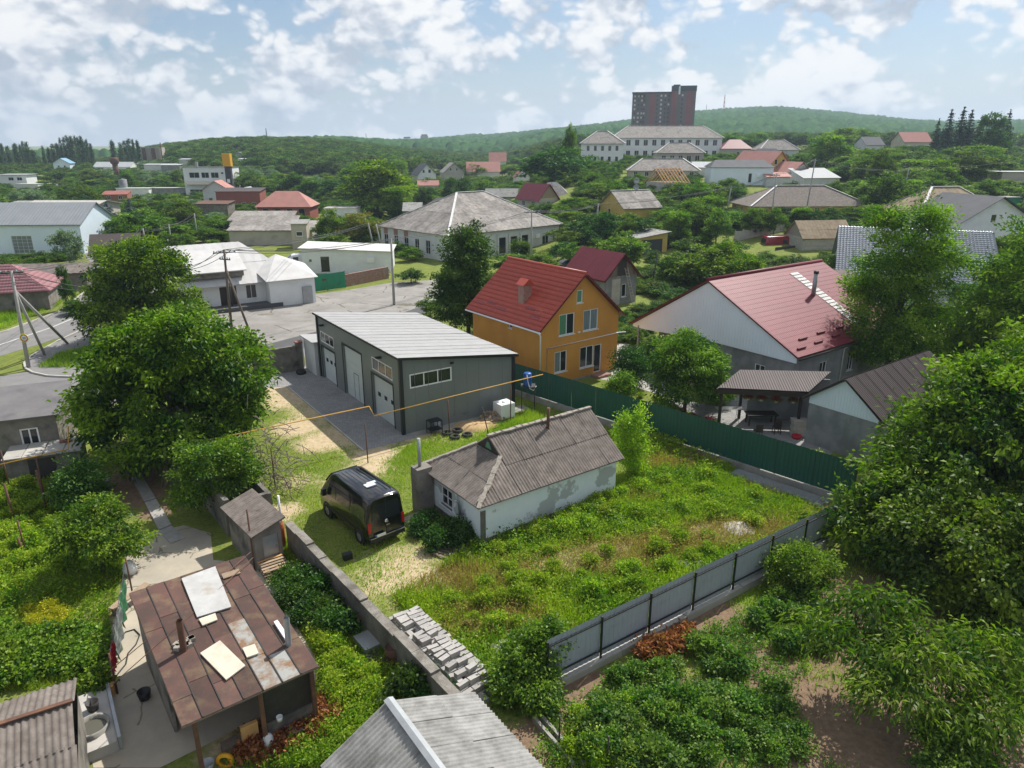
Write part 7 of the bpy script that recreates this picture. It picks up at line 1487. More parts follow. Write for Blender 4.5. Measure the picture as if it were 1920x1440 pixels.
def lobes_round(seed, R_, H_, z0, n=9, jit=.5):
    """a crown of overlapping lobes between heights z0 and H"""
    rr_ = random.Random(seed); out = [(0, 0, (z0 + H_) / 2, R_ * .62, R_ * .62, (H_ - z0) * .46)]
    for i in range(n):
        a = 2 * math.pi * (i + rr_.uniform(-.3, .3)) / n * 1.6; f_ = rr_.uniform(.1, .95); zz = z0 + (H_ - z0) * (.18 + .64 * f_); rr2 = R_ * (.62 if f_ < .7 else .35) * rr_.uniform(.8, 1.1); s = R_ * rr_.uniform(.30, .45)
        out.append((rr2 * math.cos(a), rr2 * math.sin(a), zz, s, s, s * rr_.uniform(.7, 1.0)))
    return out
def tree_thing(name, label, cat, loc, crown, trunk, sx=1, sz=1, rz=0, group=None, crown_name='crown'):
    t = thing(name, label, cat, loc, rz, group); t.scale = (sx, sx, sz)
    if trunk: link('trunk', trunk, t)
    link(crown_name, crown, t); return t
def own_tree(name, label, px, py, R_, H_, z0, leaf, size, ncl, per, clr, seed, trunk_r=.22, aspect=.5, droop=0.0, n=9, world=None, lob=None, cat='tree', up=.55, bark='bark', shell=(.62, 1.05), rough=.13):
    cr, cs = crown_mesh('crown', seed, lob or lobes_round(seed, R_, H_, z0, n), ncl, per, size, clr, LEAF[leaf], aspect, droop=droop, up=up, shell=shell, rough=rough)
    tr = trunk_mesh('trunk', z0 + (H_ - z0) * .55, trunk_r, cs, seed, M[bark], nb=10)
    return tree_thing(name, label, cat, world or P(px, py), cr, tr)
# --- trees one can see leaf by leaf
def skirt(seed, R_, H_, z0=.2, n=12):
    rr_ = random.Random(seed); L = lobes_round(seed, R_, H_, z0 + .6, n)
    for i in range(9):
        a = i * .7 + rr_.random() * .3; s = R_ * rr_.uniform(.26, .36); L.append((R_ * .66 * math.cos(a), R_ * .66 * math.sin(a), z0 + s * .8 + rr_.uniform(0, .14) * H_, s, s, s * .8))
    return L
own_tree('walnut_tree', 'big spreading walnut tree covering the left yard', 312, 862, 0, 9.3, .8, 'walnut', .29, 520, 120, .62, 1, .34, .46, .25, world=Vector((-19.6, 38.4, 0)), lob=skirt(1, 5.3, 9.2, .5, 16))
own_tree('walnut_tree', 'second walnut tree behind the big one, along the road', 270, 660, 0, 9.2, 1.2, 'walnut', .32, 400, 96, .72, 2, .3, .46, .25, world=Vector((-34.5, 65.5, 0)), lob=skirt(2, 5.4, 9.4, .4, 14))
own_tree('plum_tree', 'light green plum tree growing over the ruined store', 390, 965, 2.3, 4.2, .8, 'shrub', .16, 210, 88, .36, 3, .12, .5, .1, 10, world=Vector((-14.4, 31.6, 0)))
own_tree('apple_tree', 'young apple tree in the lower left garden', 195, 1075, 1.75, 3.4, .4, 'shrub', .15, 170, 88, .30, 4, .1, .5, .1, 9)
own_tree('dark_bush_tree', 'dense dark green bush under the edge of the walnut', 155, 960, 1.3, 3.0, .2, 'dark', .16, 150, 60, .42, 5, .1, .5)
own_tree('columnar_tree', 'tall dense dark tree between the forecourt and the orange house', 877, 615, 3.0, 10.2, .4, 'dark', .26, 420, 90, .58, 6, .22, .5, .1, world=Vector((-4.2, 66.5, 0)), lob=[(0, 0, 3.0, 2.9, 2.9, 3.0), (0, 0, 6.0, 2.6, 2.6, 3.0), (.2, 0, 8.6, 1.8, 1.8, 2.0), (.6, -.6, 5, 2.4, 2.2, 2), (-.7, .3, 4, 2.4, 2.4, 2)])
own_tree('acacia_tree', 'tall feathery acacia in front of the grey-blue tiled roof', 1685, 640, 4.4, 12.4, 1.0, 'acacia', .27, 480, 100, .72, 7, .28, .36, .05, world=Vector((29.3, 53.0, 0)), lob=[(0, 0, 4.5, 3.5, 3.4, 3.6), (-.6, 0, 8.6, 2.9, 2.6, 2.8), (1.0, 0, 11.6, 1.5, 1.5, 2.3), (-1.9, .2, 12.2, 1.0, 1.0, 1.6), (2.7, 0, 9.4, 1.5, 1.5, 1.8), (-2.9, -.2, 3.2, 1.6, 1.7, 1.6), (3.1, -.5, 4.0, 1.9, 1.7, 1.9), (-2.7, 0, 7.2, 1.3, 1.4, 1.2), (0, -1.8, 3, 2.4, 1.6, 2.0)])
own_tree('walnut_tree', 'large walnut at the right edge behind the acacia', 1890, 650, 0, 12.2, .8, 'acacia', .30, 440, 90, .8, 8, .3, .46, .2, world=Vector((37.5, 50.5, 0)), lob=skirt(8, 5.4, 13.2, .5, 14))
own_tree('chestnut_tree', 'massive dark walnut filling the right foreground', 1800, 1020, 5.6, 9.2, .6, 'walnut', .28, 560, 118, .64, 9, .34, .45, .25, 15, world=Vector((20.4, 29.2, 0)), lob=[(.4, 0, 4.2, 3.9, 4.0, 3.4), (2.2, -1.0, 6.2, 3.0, 3, 2.4), (4.2, -2.0, 4.0, 3.2, 3.2, 3), (-2.2, -1.2, 2.8, 2.4, 2.4, 2.3), (1.0, 1.5, 6.9, 2.0, 2.2, 1.5), (3.6, 1, 7.6, 2.2, 2.2, 1.6), (-1.6, -3.0, 2.2, 2.4, 2.0, 2.1), (2.4, -3.8, 2.2, 2.6, 2.2, 2.1), (-4.6, -1.2, 1.6, 1.7, 1.7, 1.5), (-3.6, -3.2, 1.5, 1.7, 1.6, 1.5), (-1.0, .6, 6.2, .9, .9, .9)])
own_tree('chestnut_tree', 'big leafy walnut at the right picture edge in the foreground', 1900, 1020, 0, 9.6, .8, 'walnut', .29, 420, 100, .68, 19, .3, .45, .25, world=Vector((25.2, 31.8, 0)), lob=skirt(19, 5.0, 9.8, .3, 13))
own_tree('hazel_tree', 'dark hazel thicket under the big walnuts at the right edge', 1850, 1180, 0, 4.6, .2, 'tree', .2, 420, 90, .5, 23, .1, .6, .1, world=Vector((18.8, 24.6, 0)), lob=skirt(23, 3.6, 5.0, .0, 10))
own_tree('courtyard_cherry', 'round dark green cherry tree in the neighbour courtyard', 1290, 745, 2.75, 5.7, 1.1, 'tree', .21, 330, 96, .44, 10, .14, .42, .3, 11, world=Vector((11.9, 45.9, 0)), lob=skirt(10, 2.75, 5.7, .9, 11))
own_tree('courtyard_bush', 'dark shrub beside the orange house door', 1180, 690, 1.6, 2.9, .1, 'dark', .16, 160, 54, .42, 11, .06, .5, .1, world=Vector((8.9, 51.6, 0)))
own_tree('garden_bush', 'leafy bush between the garden path and the burgundy house', 1330, 700, 1.3, 2.2, .0, 'shrub', .15, 130, 54, .36, 24, .05, .5, world=Vector((14.6, 47.6, 0)), cat='shrub')
own_tree('garden_bush', 'dark leafy bush under the left gable end of the burgundy house', 1215, 660, 1.5, 2.4, .0, 'dark', .16, 140, 54, .38, 25, .05, .5, world=Vector((11.0, 55.5, 0)), cat='shrub')
own_tree('garden_bush', 'low green bush against the green fence below the courtyard cherry', 1250, 740, 1.0, 1.6, .0, 'shrub', .14, 90, 50, .32, 26, .05, .5, world=Vector((10.2, 43.6, 0)), cat='shrub')
own_tree('persimmon_bush', 'young reddish-tipped shrub by the green fence', 1175, 735, 1.1, 2.7, .1, 'shrub', .15, 110, 50, .34, 12, .05, .5, world=Vector((7.7, 47.4, 0)))
own_tree('lime_sapling', 'yellow-green sapling at the right end of the old house', 1148, 860, 1.0, 4.3, .4, 'lime', .15, 130, 46, .34, 13, .05, .5, .05, lob=[(0, 0, 1.5, .9, .8, 1.3), (-.45, 0, 3.1, .42, .42, .9), (.5, 0, 3.4, .4, .4, .9), (.1, 0, 2.4, .7, .7, .9)], world=Vector((6.6, 36.2, 0)))
own_tree('currant_shrub', 'leafy shrub beside the grey fence below the big walnut', 1480, 1120, 1.35, 2.1, .1, 'shrub', .12, 220, 60, .30, 14, .05, .5, world=Vector((11.9, 25.4, 0)))
own_tree('cherry_tree', 'low spreading cherry with drooping leaves and bare pale branches', 1650, 1350, 3.4, 3.5, 1.4, 'cherry', .24, 200, 64, .5, 15, .12, .30, .8, 11, world=Vector((12.7, 18.3, 0)), up=.3, bark='bark_pale', lob=[(0, 0, 2.3, 2.2, 1.6, .8), (-2.2, .9, 2.5, 1.5, 1.0, .5), (2.4, .2, 2.3, 1.7, 1.1, .6), (-.6, 1.9, 2.9, 1.5, .9, .5), (2.8, -1.2, 1.8, 1.3, .9, .5), (-1.2, -1.0, 1.9, 1.4, .9, .6), (1.0, -1.6, 1.7, 1.5, .9, .5)])
own_tree('hibiscus_shrub', 'small green shrub in the lower right corner', 1890, 1400, 1.2, 1.9, .1, 'veg', .13, 130, 56, .32, 16, .05, .5, world=Vector((12.9, 16.2, 0)))
own_tree('vine_clump', 'climbing ivy mound over the left end of the grey fence', 985, 1270, 1.35, 1.9, 0, 'shrub', .11, 300, 60, .27, 17, .05, .7, .2, lob=[(0, 0, .9, .9, .9, 1.0), (.5, .3, 1.5, .7, .6, .6), (-.5, -.6, .6, .8, .9, .7), (.2, -1.0, .5, .7, .8, .5)], world=Vector((.65, 20.0, 0)), cat='shrub')
own_tree('box_bush', 'rounded yellow-green bush left of two inside the green fence', 1425, 830, .8, 1.25, 0, 'lime', .10, 110, 54, .24, 21, .03, .5, world=Vector((14.1, 38.5, 0)), cat='shrub')
own_tree('box_bush', 'rounded yellow-green bush right of two inside the green fence', 1520, 850, .85, 1.3, 0, 'lime', .10, 115, 54, .24, 22, .03, .5, world=Vector((16.8, 36.1, 0)), cat='shrub')
# dead briar on the ruined store
mb = MB(); rr_ = random.Random(31)
prev_ = Vector((0, 0, .3))
for i in range(260):
    p = Vector((rr_.gauss(0, .55), rr_.gauss(0, .45), abs(rr_.gauss(.9, .7)))); v = Vector((rr_.gauss(0, 1), rr_.gauss(0, 1), rr_.gauss(.2, .7))).normalized() * rr_.uniform(.3, .7); mb.tube([p - v * .5, p + Vector((0, 0, .05)), p + v * .5], .012, 3, cap=False)
o_ = tag(mb.build('dead_briar', mat('dead_briar', (.20, .16, .15), (.13, .10, .095), .95, 5)), 'grey dead briar tangle beside the plum tree', 'shrub', kind='stuff'); o_.location = Vector((-12.6, 34.0, .2)); o_.scale = (1.5, 1.5, 1.6)
# --- plants of garden size: prototypes and copies
def shrub_proto(seed, R_, H_, leaf, size, ncl, per, clr, **k): return crown_mesh('foliage', seed, lobes_round(seed, R_, H_, 0, 5), ncl, per, size, clr, LEAF[leaf], **k)[0]
PR = {'veg': [shrub_proto(40 + i, .62, .85, 'veg', .12, 60, 34, .2, aspect=.7) for i in range(3)], 'lime': [shrub_proto(50, .55, .75, 'lime', .11, 50, 32, .2)], 'vine': [shrub_proto(60 + i, .75, .7, 'shrub', .15, 50, 30, .25, aspect=.8) for i in range(2)],
      'weed': [shrub_proto(70 + i, .5, .8, 'weed', .11, 40, 30, .2) for i in range(3)], 'dark': [shrub_proto(80, .7, .9, 'dark', .13, 60, 34, .22)], 'rust': [shrub_proto(85, .5, .45, 'redry', .16, 36, 26, .2)], 'yellow': [shrub_proto(88, .5, .7, 'yellow', .10, 36, 30, .2)], 'flower': [shrub_proto(90, .28, .4, 'flower', .08, 34, 30, .16)]}
def plants(kind, name, label, cat, group, spots, sc=(.8, 1.25), seed=0, z=0.0):
    rr_ = random.Random(seed)
    for px, py in spots:
        p = P(px, py, z); o = link(name, rr_.choice(PR[kind])); o.location = p; s = rr_.uniform(*sc); o.scale = (s, s, s * rr_.uniform(.85, 1.2)); o.rotation_euler.z = rr_.random() * 6.28; tag(o, label, cat, group)
def scatter(poly, n, seed, mind=0.0):
    rr_ = random.Random(seed); xs_ = [q[0] for q in poly]; ys_ = [q[1] for q in poly]; out = []; tries = 0
    while len(out) < n and tries < n * 60:
        tries += 1; x = rr_.uniform(min(xs_), max(xs_)); y = rr_.uniform(min(ys_), max(ys_)); ins = False
        for i in range(len(poly)):
            (x1_, y1_), (x2_, y2_) = poly[i], poly[i - 1]
            if (y1_ > y) != (y2_ > y) and x < (x2_ - x1_) * (y - y1_) / (y2_ - y1_) + x1_: ins = not ins
        if ins and all((x - a) ** 2 + ((y - b) * 1.4) ** 2 > mind * mind for a, b in out): out.append((x, y))
    return out
plants('veg', 'bean_plant', 'bushy green bean plant in the crowded vegetable bed at lower right', 'plant', 'bean plants in the vegetable bed', scatter([(1200, 1240), (1320, 1215), (1400, 1260), (1460, 1320), (1540, 1370), (1480, 1440), (1130, 1450), (1080, 1390), (1110, 1320)], 50, 1, 28), (.65, 1.0), 1)
plants('veg', 'potato_plant', 'low leafy plant in the shaded bed beside the grey fence', 'plant', 'leafy plants beside the grey fence', scatter([(1400, 1150), (1500, 1120), (1590, 1200), (1520, 1230), (1430, 1210)], 14, 2, 22), (.7, 1.0), 2)
plants('lime', 'dill_plant', 'yellowing feathery plant at the bottom edge of the vegetable bed', 'plant', 'yellowing plants at the bottom edge', scatter([(1080, 1350), (1180, 1320), (1180, 1430), (1060, 1440)], 12, 3, 24), (.6, 1.0), 3)
plants('rust', 'dry_stalk_clump', 'brown clump of dried stalks at the foot of the grey fence', 'plant', 'dried stalks by the grey fence', [(1235, 1222), (1262, 1208), (1285, 1196), (1215, 1234), (1245, 1228), (1275, 1212)], (.9, 1.3), 4)
plants('vine', 'vine_plant', 'sprawling vine plant in the lower left garden', 'plant', 'vines in the lower left garden', scatter([(0, 1190), (60, 1200), (170, 1190), (195, 1240), (185, 1300), (130, 1260), (0, 1290)], 26, 5, 26), (.65, .95), 5)
plants('yellow', 'flowering_dill', 'yellow flowering dill clump in the lower left garden', 'plant', 'yellow dill in the left garden', scatter([(50, 1150), (120, 1140), (140, 1180), (60, 1190)], 7, 6, 18), (.6, .9), 6)
plants('weed', 'garden_weed', 'green bushy weed in the upper left garden', 'plant', 'weeds in the left garden', scatter([(0, 880), (60, 890), (120, 950), (130, 1030), (150, 1080), (60, 1100), (0, 1150)], 34, 7, 22), (.7, 1.2), 7)
plants('dark', 'elder_weed', 'dark green weed clump against the front of the old house', 'plant', 'dark weeds at the old house front', [(800, 985), (820, 1000), (845, 1000), (850, 1020), (820, 1025), (865, 1010), (790, 1000)], (.8, 1.2), 8)
plants('weed', 'tall_weed', 'tall green weed along the long wall of the old house', 'plant', 'tall weeds along the old house wall', [(1010, 1000), (1035, 995), (1050, 985), (1075, 975), (1090, 965), (1115, 950), (1140, 945), (1000, 1010), (1060, 1000), (1095, 990), (1125, 965), (930, 1040), (960, 1035)], (.7, 1.2), 9)
plants('weed', 'weed_clump', 'loose knee-high weed clump scattered over the overgrown plot', 'plant', 'weed clumps on the plot', scatter([(800, 1130), (960, 1060), (1100, 1010), (1180, 900), (1330, 900), (1480, 960), (1300, 1060), (1060, 1180), (930, 1190)], 46, 21, 34), (.6, 1.1), 21)
plants('dark', 'elder_weed', 'dark leafy bush growing along the yard side of the boundary wall', 'plant', 'dark bushes along the boundary wall', [(545, 1095), (560, 1110), (575, 1130), (590, 1150), (615, 1160), (600, 1120), (625, 1190), (640, 1180), (550, 1130), (580, 1165), (770, 1310), (800, 1310), (790, 1290)], (.8, 1.25), 10)
plants('weed', 'tall_weed', 'pale green weed in the strip between rusty shed and boundary wall', 'plant', 'weeds between shed and wall', scatter([(610, 1200), (680, 1260), (740, 1300), (720, 1320), (640, 1330), (610, 1290)], 22, 11, 18), (.6, 1.0), 11)
plants('rust', 'dry_weed', 'brown drying weed in the strip below the rusty shed', 'plant', 'dry weeds below the rusty shed', scatter([(470, 1380), (600, 1310), (660, 1260), (640, 1330), (560, 1420), (440, 1435)], 22, 12, 20), (.6, 1.0), 12)
plants('flower', 'flower_clump', 'clump of red flowers on the courtyard side of the green fence', 'flowers', 'red flowers behind the green fence', [(1262, 770), (1275, 778), (1300, 785), (1318, 795), (1330, 800)], (.9, 1.4), 13)
plants('weed', 'garden_plant', 'green border plant along the courtyard side of the green fence', 'plant', 'border plants behind the green fence', [(1150, 740), (1200, 745), (1230, 755), (1245, 765), (1290, 790), (1340, 800), (1380, 815)], (.5, .9), 14)
for i, (px, py) in enumerate(((1402, 745), (1427, 747), (1455, 750), (1487, 751))):
    p = AT(px, py, P(1430, 790).y - .9) ; t = thing('flower_basket', ['leftmost', 'second', 'third', 'rightmost'][i] + ' hanging flower basket under the canopy edge, counted from the left', 'flower basket', p, 0, 'hanging baskets under the canopy'); MB().lathe((0, 0, -.16), [(0, 0), (.12, .0), (.17, .16), (0, .16)], 10).build('pot', M['plastic_white'], t)
    o = link('foliage', PR['weed'][0], t); o.scale = (.7, .7, .5); o.location.z = -.18; o = link('blooms', PR['flower'][0], t); o.scale = (.9, .9, .6); o.location.z = 0; MB().tube([(0, 0, .1), (0, 0, .32)], .01, 4).build('hanger', M['wire'], t)
# --- grass and weeds of the plot: blades nobody could count
def in_poly(x, y, poly):
    ins = np.zeros(len(x), bool)
    for i in range(len(poly)):
        x1_, y1_ = poly[i]; x2_, y2_ = poly[i - 1]; c = (y1_ > y) != (y2_ > y); ins ^= c & (x < (x2_ - x1_) * (y - y1_) / (y2_ - y1_ + 1e-9) + x1_)
    return ins
def nfield(x, y, s, seed):
    g = rnd(seed); v = np.zeros(len(x))
    for k in range(5):
        a = g.uniform(0, 6.28); f_ = s * g.uniform(.6, 2.2); v += np.sin((x * math.cos(a) + y * math.sin(a)) * f_ + g.uniform(0, 6.28))
    return v / 5
def blades(name, label, pix, n, h, w, m, seed, clump=.0, avoid=(), lean=.5, world=None, dryskip=True):
    poly = [tuple(P(*q).xy) for q in pix] if pix else world; g = rnd(seed); xs_ = [q[0] for q in poly]; ys_ = [q[1] for q in poly]
    x = g.uniform(min(xs_), max(xs_), n * 4); y = g.uniform(min(ys_), max(ys_), n * 4); k = in_poly(x, y, poly)
    for a in avoid: k &= ~in_poly(x, y, a)
    if dryskip:
        dm = np.zeros(len(x))
        for bx, by, br, ch, am in BL2:
            if am >= .9 or ch == 1: dm = np.maximum(dm, am * np.exp(-((x - bx) ** 2 + (y - by) ** 2) / (br * br)))
        k &= g.random(len(x)) > dm * 1.25
    nf = nfield(x, y, .8, seed); k &= g.random(len(x)) < np.clip(.62 + .6 * nf, .12, 1)
    if name == 'tall_weeds': k &= nfield(x, y, .9, 77) + g.normal(0, .15, len(x)) > -.15
    if name == 'dry_grass': k &= nfield(x, y, .9, 77) + g.normal(0, .12, len(x)) < -.1
    x, y, nf = x[k][:n], y[k][:n], nf[k][:n]; q = len(x); hh = h * g.uniform(.5, 1.3, q) * (1 + .45 * nf); a = g.uniform(0, 6.28, q); dx, dy = np.cos(a), np.sin(a); b = g.uniform(0, 6.28, q); ln = hh * lean * g.random(q)
    v = np.empty((q, 3, 3)); ww = w * g.uniform(.6, 1.4, q)
    v[:, 0] = np.stack([x - dx * ww, y - dy * ww, np.zeros(q)], 1); v[:, 1] = np.stack([x + dx * ww, y + dy * ww, np.zeros(q)], 1); v[:, 2] = np.stack([x + np.cos(b) * ln, y + np.sin(b) * ln, hh], 1)
    tint = np.clip(.5 + .38 * nfield(x, y, 1.6, seed + 9) + g.normal(0, .2, q), 0, 1)
    tag(link(name, np_mesh(name, v.reshape(-1, 3), np.arange(q * 3).reshape(-1, 3), m, {'tint': ('FACE', tint)})), label, 'grass', kind='stuff')
OHp = [tuple(OH.w(a, b).xy) for a, b in ((-.3, -.1), (8.7, -.1), (8.7, 5.0), (-.3, 5.0))]; GAp = [tuple(GA.w(a, b).xy) for a, b in ((-3.3, -1.0), (9.5, -1.0), (9.5, 19), (-6.8, 19), (-6.5, 15), (-3.3, 13.8))]
STK = [(12.0, 36.0), (13.4, 37.2), (17.4, 33.2), (15.9, 31.9)]
PLOT = [(-10.0, 28.7), (-1.2, 17.6), (1.2, 19.7), (14.8, 29.2), (17.2, 32.4), (.2, 49.5), (-3.0, 47.0), (-12.8, 52), (-19.5, 52.5), (-19, 42), (-12, 32)]
def weedmass(name, label, poly, n, per, size, cr, hgt, leaf, seed, avoid=(), thr=-.2, aspect=.45, sign=0):
    g = rnd(seed); xs_ = [q[0] for q in poly]; ys_ = [q[1] for q in poly]; x = g.uniform(min(xs_), max(xs_), n * 5); y = g.uniform(min(ys_), max(ys_), n * 5); k = in_poly(x, y, poly)
    for a in avoid: k &= ~in_poly(x, y, a)
    nf = nfield(x, y, .7, seed + 3); pf = sign * nfield(x, y, .9, 77) if sign else nf; k &= pf + g.normal(0, .12 if sign else .25, len(x)) > thr; x, y, nf = x[k][:n], y[k][:n], nf[k][:n]; q = len(x); hh = hgt * g.uniform(.4, 1.2, q) * (1 + .5 * nf)
    idx = np.repeat(np.arange(q), per); m_ = len(idx); f_ = g.random(m_); pos = np.stack([x[idx] + g.normal(0, cr * .6, m_), y[idx] + g.normal(0, cr * .6, m_), .03 + f_ * hh[idx]], 1)
    out = np.stack([g.normal(0, .6, m_), g.normal(0, .6, m_), np.full(m_, .7)], 1); v = leaves(g, pos, out, size, aspect, .4)
    tint = np.clip(.45 + .34 * nfield(x, y, 1.1, seed + 5)[idx] + g.normal(0, .22, q)[idx] + g.normal(0, .12, m_) + .2 * (f_ - .5), 0, 1)
    tag(link(name, np_mesh(name, v, np.arange(len(v)).reshape(-1, 4), LEAF[leaf], {'tint': ('FACE', tint)})), label, 'weeds', kind='stuff')
blades('lawn_grass', 'short sunlit grass of the lawn and plot', None, 70000, .09, .022, LEAF['grass'], 1, avoid=(OHp, GAp, STK), world=PLOT)
WEEDY = [(-5, 25), (-1.5, 20), (1.0, 20), (14.6, 29.4), (17, 32.2), (7, 43), (6.4, 36.5), (-1.2, 29), (-3, 27)]
blades('tall_weeds', 'tangle of tall green weeds covering the overgrown plot', None, 50000, .40, .026, LEAF['weed'], 2, avoid=(OHp, STK), world=WEEDY, lean=.8)
weedmass('weed_tangle', 'leafy green weeds growing in clumps over the plot', WEEDY, 3000, 26, .13, .26, .42, 'weed', 12, (OHp, STK), -.12, sign=1)
weedmass('dry_weeds', 'dry brownish weed clumps on the plot', WEEDY, 1300, 24, .11, .34, .5, 'dryg', 13, (OHp, STK), .16, .28, sign=-1)
weedmass('nettle_patch', 'dark green nettle patches on the plot', WEEDY, 800, 26, .14, .32, .75, 'shrub', 14, (OHp, STK), .3, .5, sign=1)
weedmass('fence_weeds', 'rank weeds growing along the green fence and the old house', [(6.6, 36), (8.6, 41.5), (12.2, 37.6), (11.0, 35.6)], 320, 28, .15, .3, .75, 'weed', 18, (OHp,), -.2, .5)
blades('dry_grass', 'straw-coloured dry grass among the weeds of the plot', None, 24000, .40, .016, LEAF['dryg'], 3, avoid=(OHp, GAp), world=WEEDY, lean=.9, dryskip=False)
blades('weed_strip', 'long grass growing between the old house and the workshop', None, 26000, .24, .014, LEAF['grass'], 4, avoid=(OHp, GAp), world=[(-8, 36), (-2, 34), (7, 41.5), (1, 47.5), (-6, 41)])
blades('garden_grass', 'rough grass and weeds of the left garden', [(-60, 860), (120, 880), (180, 960), (240, 1030), (215, 1120), (195, 1230), (180, 1290), (-60, 1300)], 60000, .24, .016, LEAF['weed'], 5, lean=.8)
blades('strip_weeds', 'weeds in the strip between the yard and the boundary wall', [(500, 1060), (545, 1010), (700, 1170), (860, 1330), (740, 1340), (620, 1440), (400, 1440), (600, 1270), (600, 1240)], 50000, .26, .016, LEAF['weed'], 6, lean=.8)
blades('front_grass', 'grass tufts in the front garden behind the grey fence', [(1010, 1330), (1260, 1200), (1520, 1040), (1920, 1100), (1960, 1450), (980, 1450)], 40000, .18, .016, LEAF['weed'], 7, lean=.8)
blades('verge_grass', 'green verge along the road at the left', None, 26000, .35, .03, LEAF['weed'], 8, world=[(-54.5, 50), (-53, 60), (-51, 70), (-52, 80), (-57, 92), (-66, 92), (-60, 60)], dryskip=False)
blades('verge_grass', 'green tufts on the kerb island at the road corner', [(70, 690), (110, 665), (200, 640), (260, 670), (160, 690)], 5000, .4, .03, LEAF['weed'], 9, dryskip=False)

weedmass('garden_tangle', 'leafy weeds of the left garden', [tuple(P(*q).xy) for q in ((-60, 880), (110, 890), (180, 970), (230, 1060), (200, 1230), (-60, 1240))], 1300, 24, .13, .25, .4, 'weed', 15, (), -.3)
weedmass('strip_tangle', 'leafy weeds along the boundary wall', [tuple(P(*q).xy) for q in ((520, 1070), (560, 1060), (850, 1340), (740, 1345), (620, 1440), (420, 1440), (600, 1280), (600, 1230))], 1000, 24, .12, .22, .36, 'weed', 16, (), -.2)
weedmass('bed_tangle', 'leafy ground plants of the front garden', [tuple(P(*q).xy) for q in ((1030, 1330), (1260, 1215), (1420, 1140), (1560, 1180), (1480, 1300), (1560, 1440), (1000, 1440))], 700, 24, .12, .22, .3, 'veg', 17, (), 0)
def conifer(seed, leaf, R_):
    g = rnd(seed); pos = []; out = []
    for k in range(17):
        z = .5 + 9.2 * (k / 17) ** .95; r = R_ * (1 - z / 10.3) ** .85 * g.uniform(.85, 1.1)
        for b in range(9 if k < 12 else 6):
            a = g.uniform(0, 6.28); m_ = max(5, int(26 * r / R_)); f_ = g.uniform(.12, 1, m_); rr2 = r * g.uniform(.75, 1.1)
            p = np.stack([np.cos(a) * rr2 * f_, np.sin(a) * rr2 * f_, z - .22 * rr2 * f_ + .12 * rr2 * f_ ** 3], 1) + g.normal(0, .09 + .1 * r / R_, (m_, 3)); pos.append(p); out.append(np.tile([np.cos(a), np.sin(a), -.25], (m_, 1)))
    m_ = 40; pos.append(np.stack([g.normal(0, .06, m_), g.normal(0, .06, m_), g.uniform(8.6, 10, m_)], 1)); out.append(np.tile([0, 0, 1.], (m_, 1))); pos = np.concatenate(pos); out = np.concatenate(out); v = leaves(g, pos, out, .42, .45, .4, .15, .7)
    cr = np_mesh('crown', v, np.arange(len(v)).reshape(-1, 4), LEAF[leaf], {'tint': ('FACE', np.clip(g.normal(.5, .25, len(pos)), 0, 1))}); return cr, MB().tube([(0, 0, 0), (0, 0, 5), (0, 0, 9.6)], [.22, .13, .03], 8).mesh('trunk', M['bark'])
# ------------------------------------------------------------------ trees of the middle distance: prototypes, then copies
def proto(seed, leaf, lob, ncl, per, size, clr, H_, tr=.18, **k):
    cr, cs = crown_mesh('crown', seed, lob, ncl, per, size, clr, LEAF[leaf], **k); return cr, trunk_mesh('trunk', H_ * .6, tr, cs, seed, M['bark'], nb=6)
# every prototype is 10 m high and 8 m broad
TP = {'a': [proto(100 + i, 'tree', lobes_round(100 + i, 4.0, 10, .3, 11), 130, 50, .45, .72, 10) for i in range(4)],
      'd': [proto(110 + i, 'dark', lobes_round(110 + i, 4.0, 10, .2, 10), 130, 50, .45, .72, 10) for i in range(2)],
      'l': [proto(115 + i, 'acacia', lobes_round(115 + i, 4.0, 10, .3, 10), 130, 48, .45, .72, 10) for i in range(2)],
      's': [proto(118, 'silver', lobes_round(118, 4.0, 10, .3, 10), 130, 40, .45, .75, 10)],
      'r': [proto(119, 'rustl', lobes_round(119, 4.0, 10, .3, 10), 130, 40, .45, .75, 10)],
      'p': [proto(120 + i, 'poplar', [(0, 0, 3.5, 1.5, 1.5, 3), (.2, 0, 6, 1.3, 1.3, 3), (-.1, 0, 8, .8, .8, 2.0)], 90, 26, .5, .7, 10, .15) for i in range(2)],
      'c': [conifer(130, 'spruce', 2.1), conifer(131, 'spruce', 2.0)], 'b': [conifer(135, 'bluish', 2.3)]}
def tree_at(kind, px, py_top, y, wpx, label, group=None, name=None, rr_=rng, hmin=1.5):
    p = onT(px, y); top = AT(px, py_top, y).z; H_ = max(hmin, top - p.z); Wm = wpx * (y / .93) / FPX
    cr, tr = rr_.choice(TP[kind]); nm = name or {'p': 'poplar_tree', 'c': 'spruce_tree', 'b': 'blue_spruce'}.get(kind, 'broadleaf_tree')
    tree_thing(nm, label, 'tree', p, cr, tr, Wm / 8 if kind not in 'pcb' else Wm / 4, H_ / 10, rr_.random() * 6.28, group)
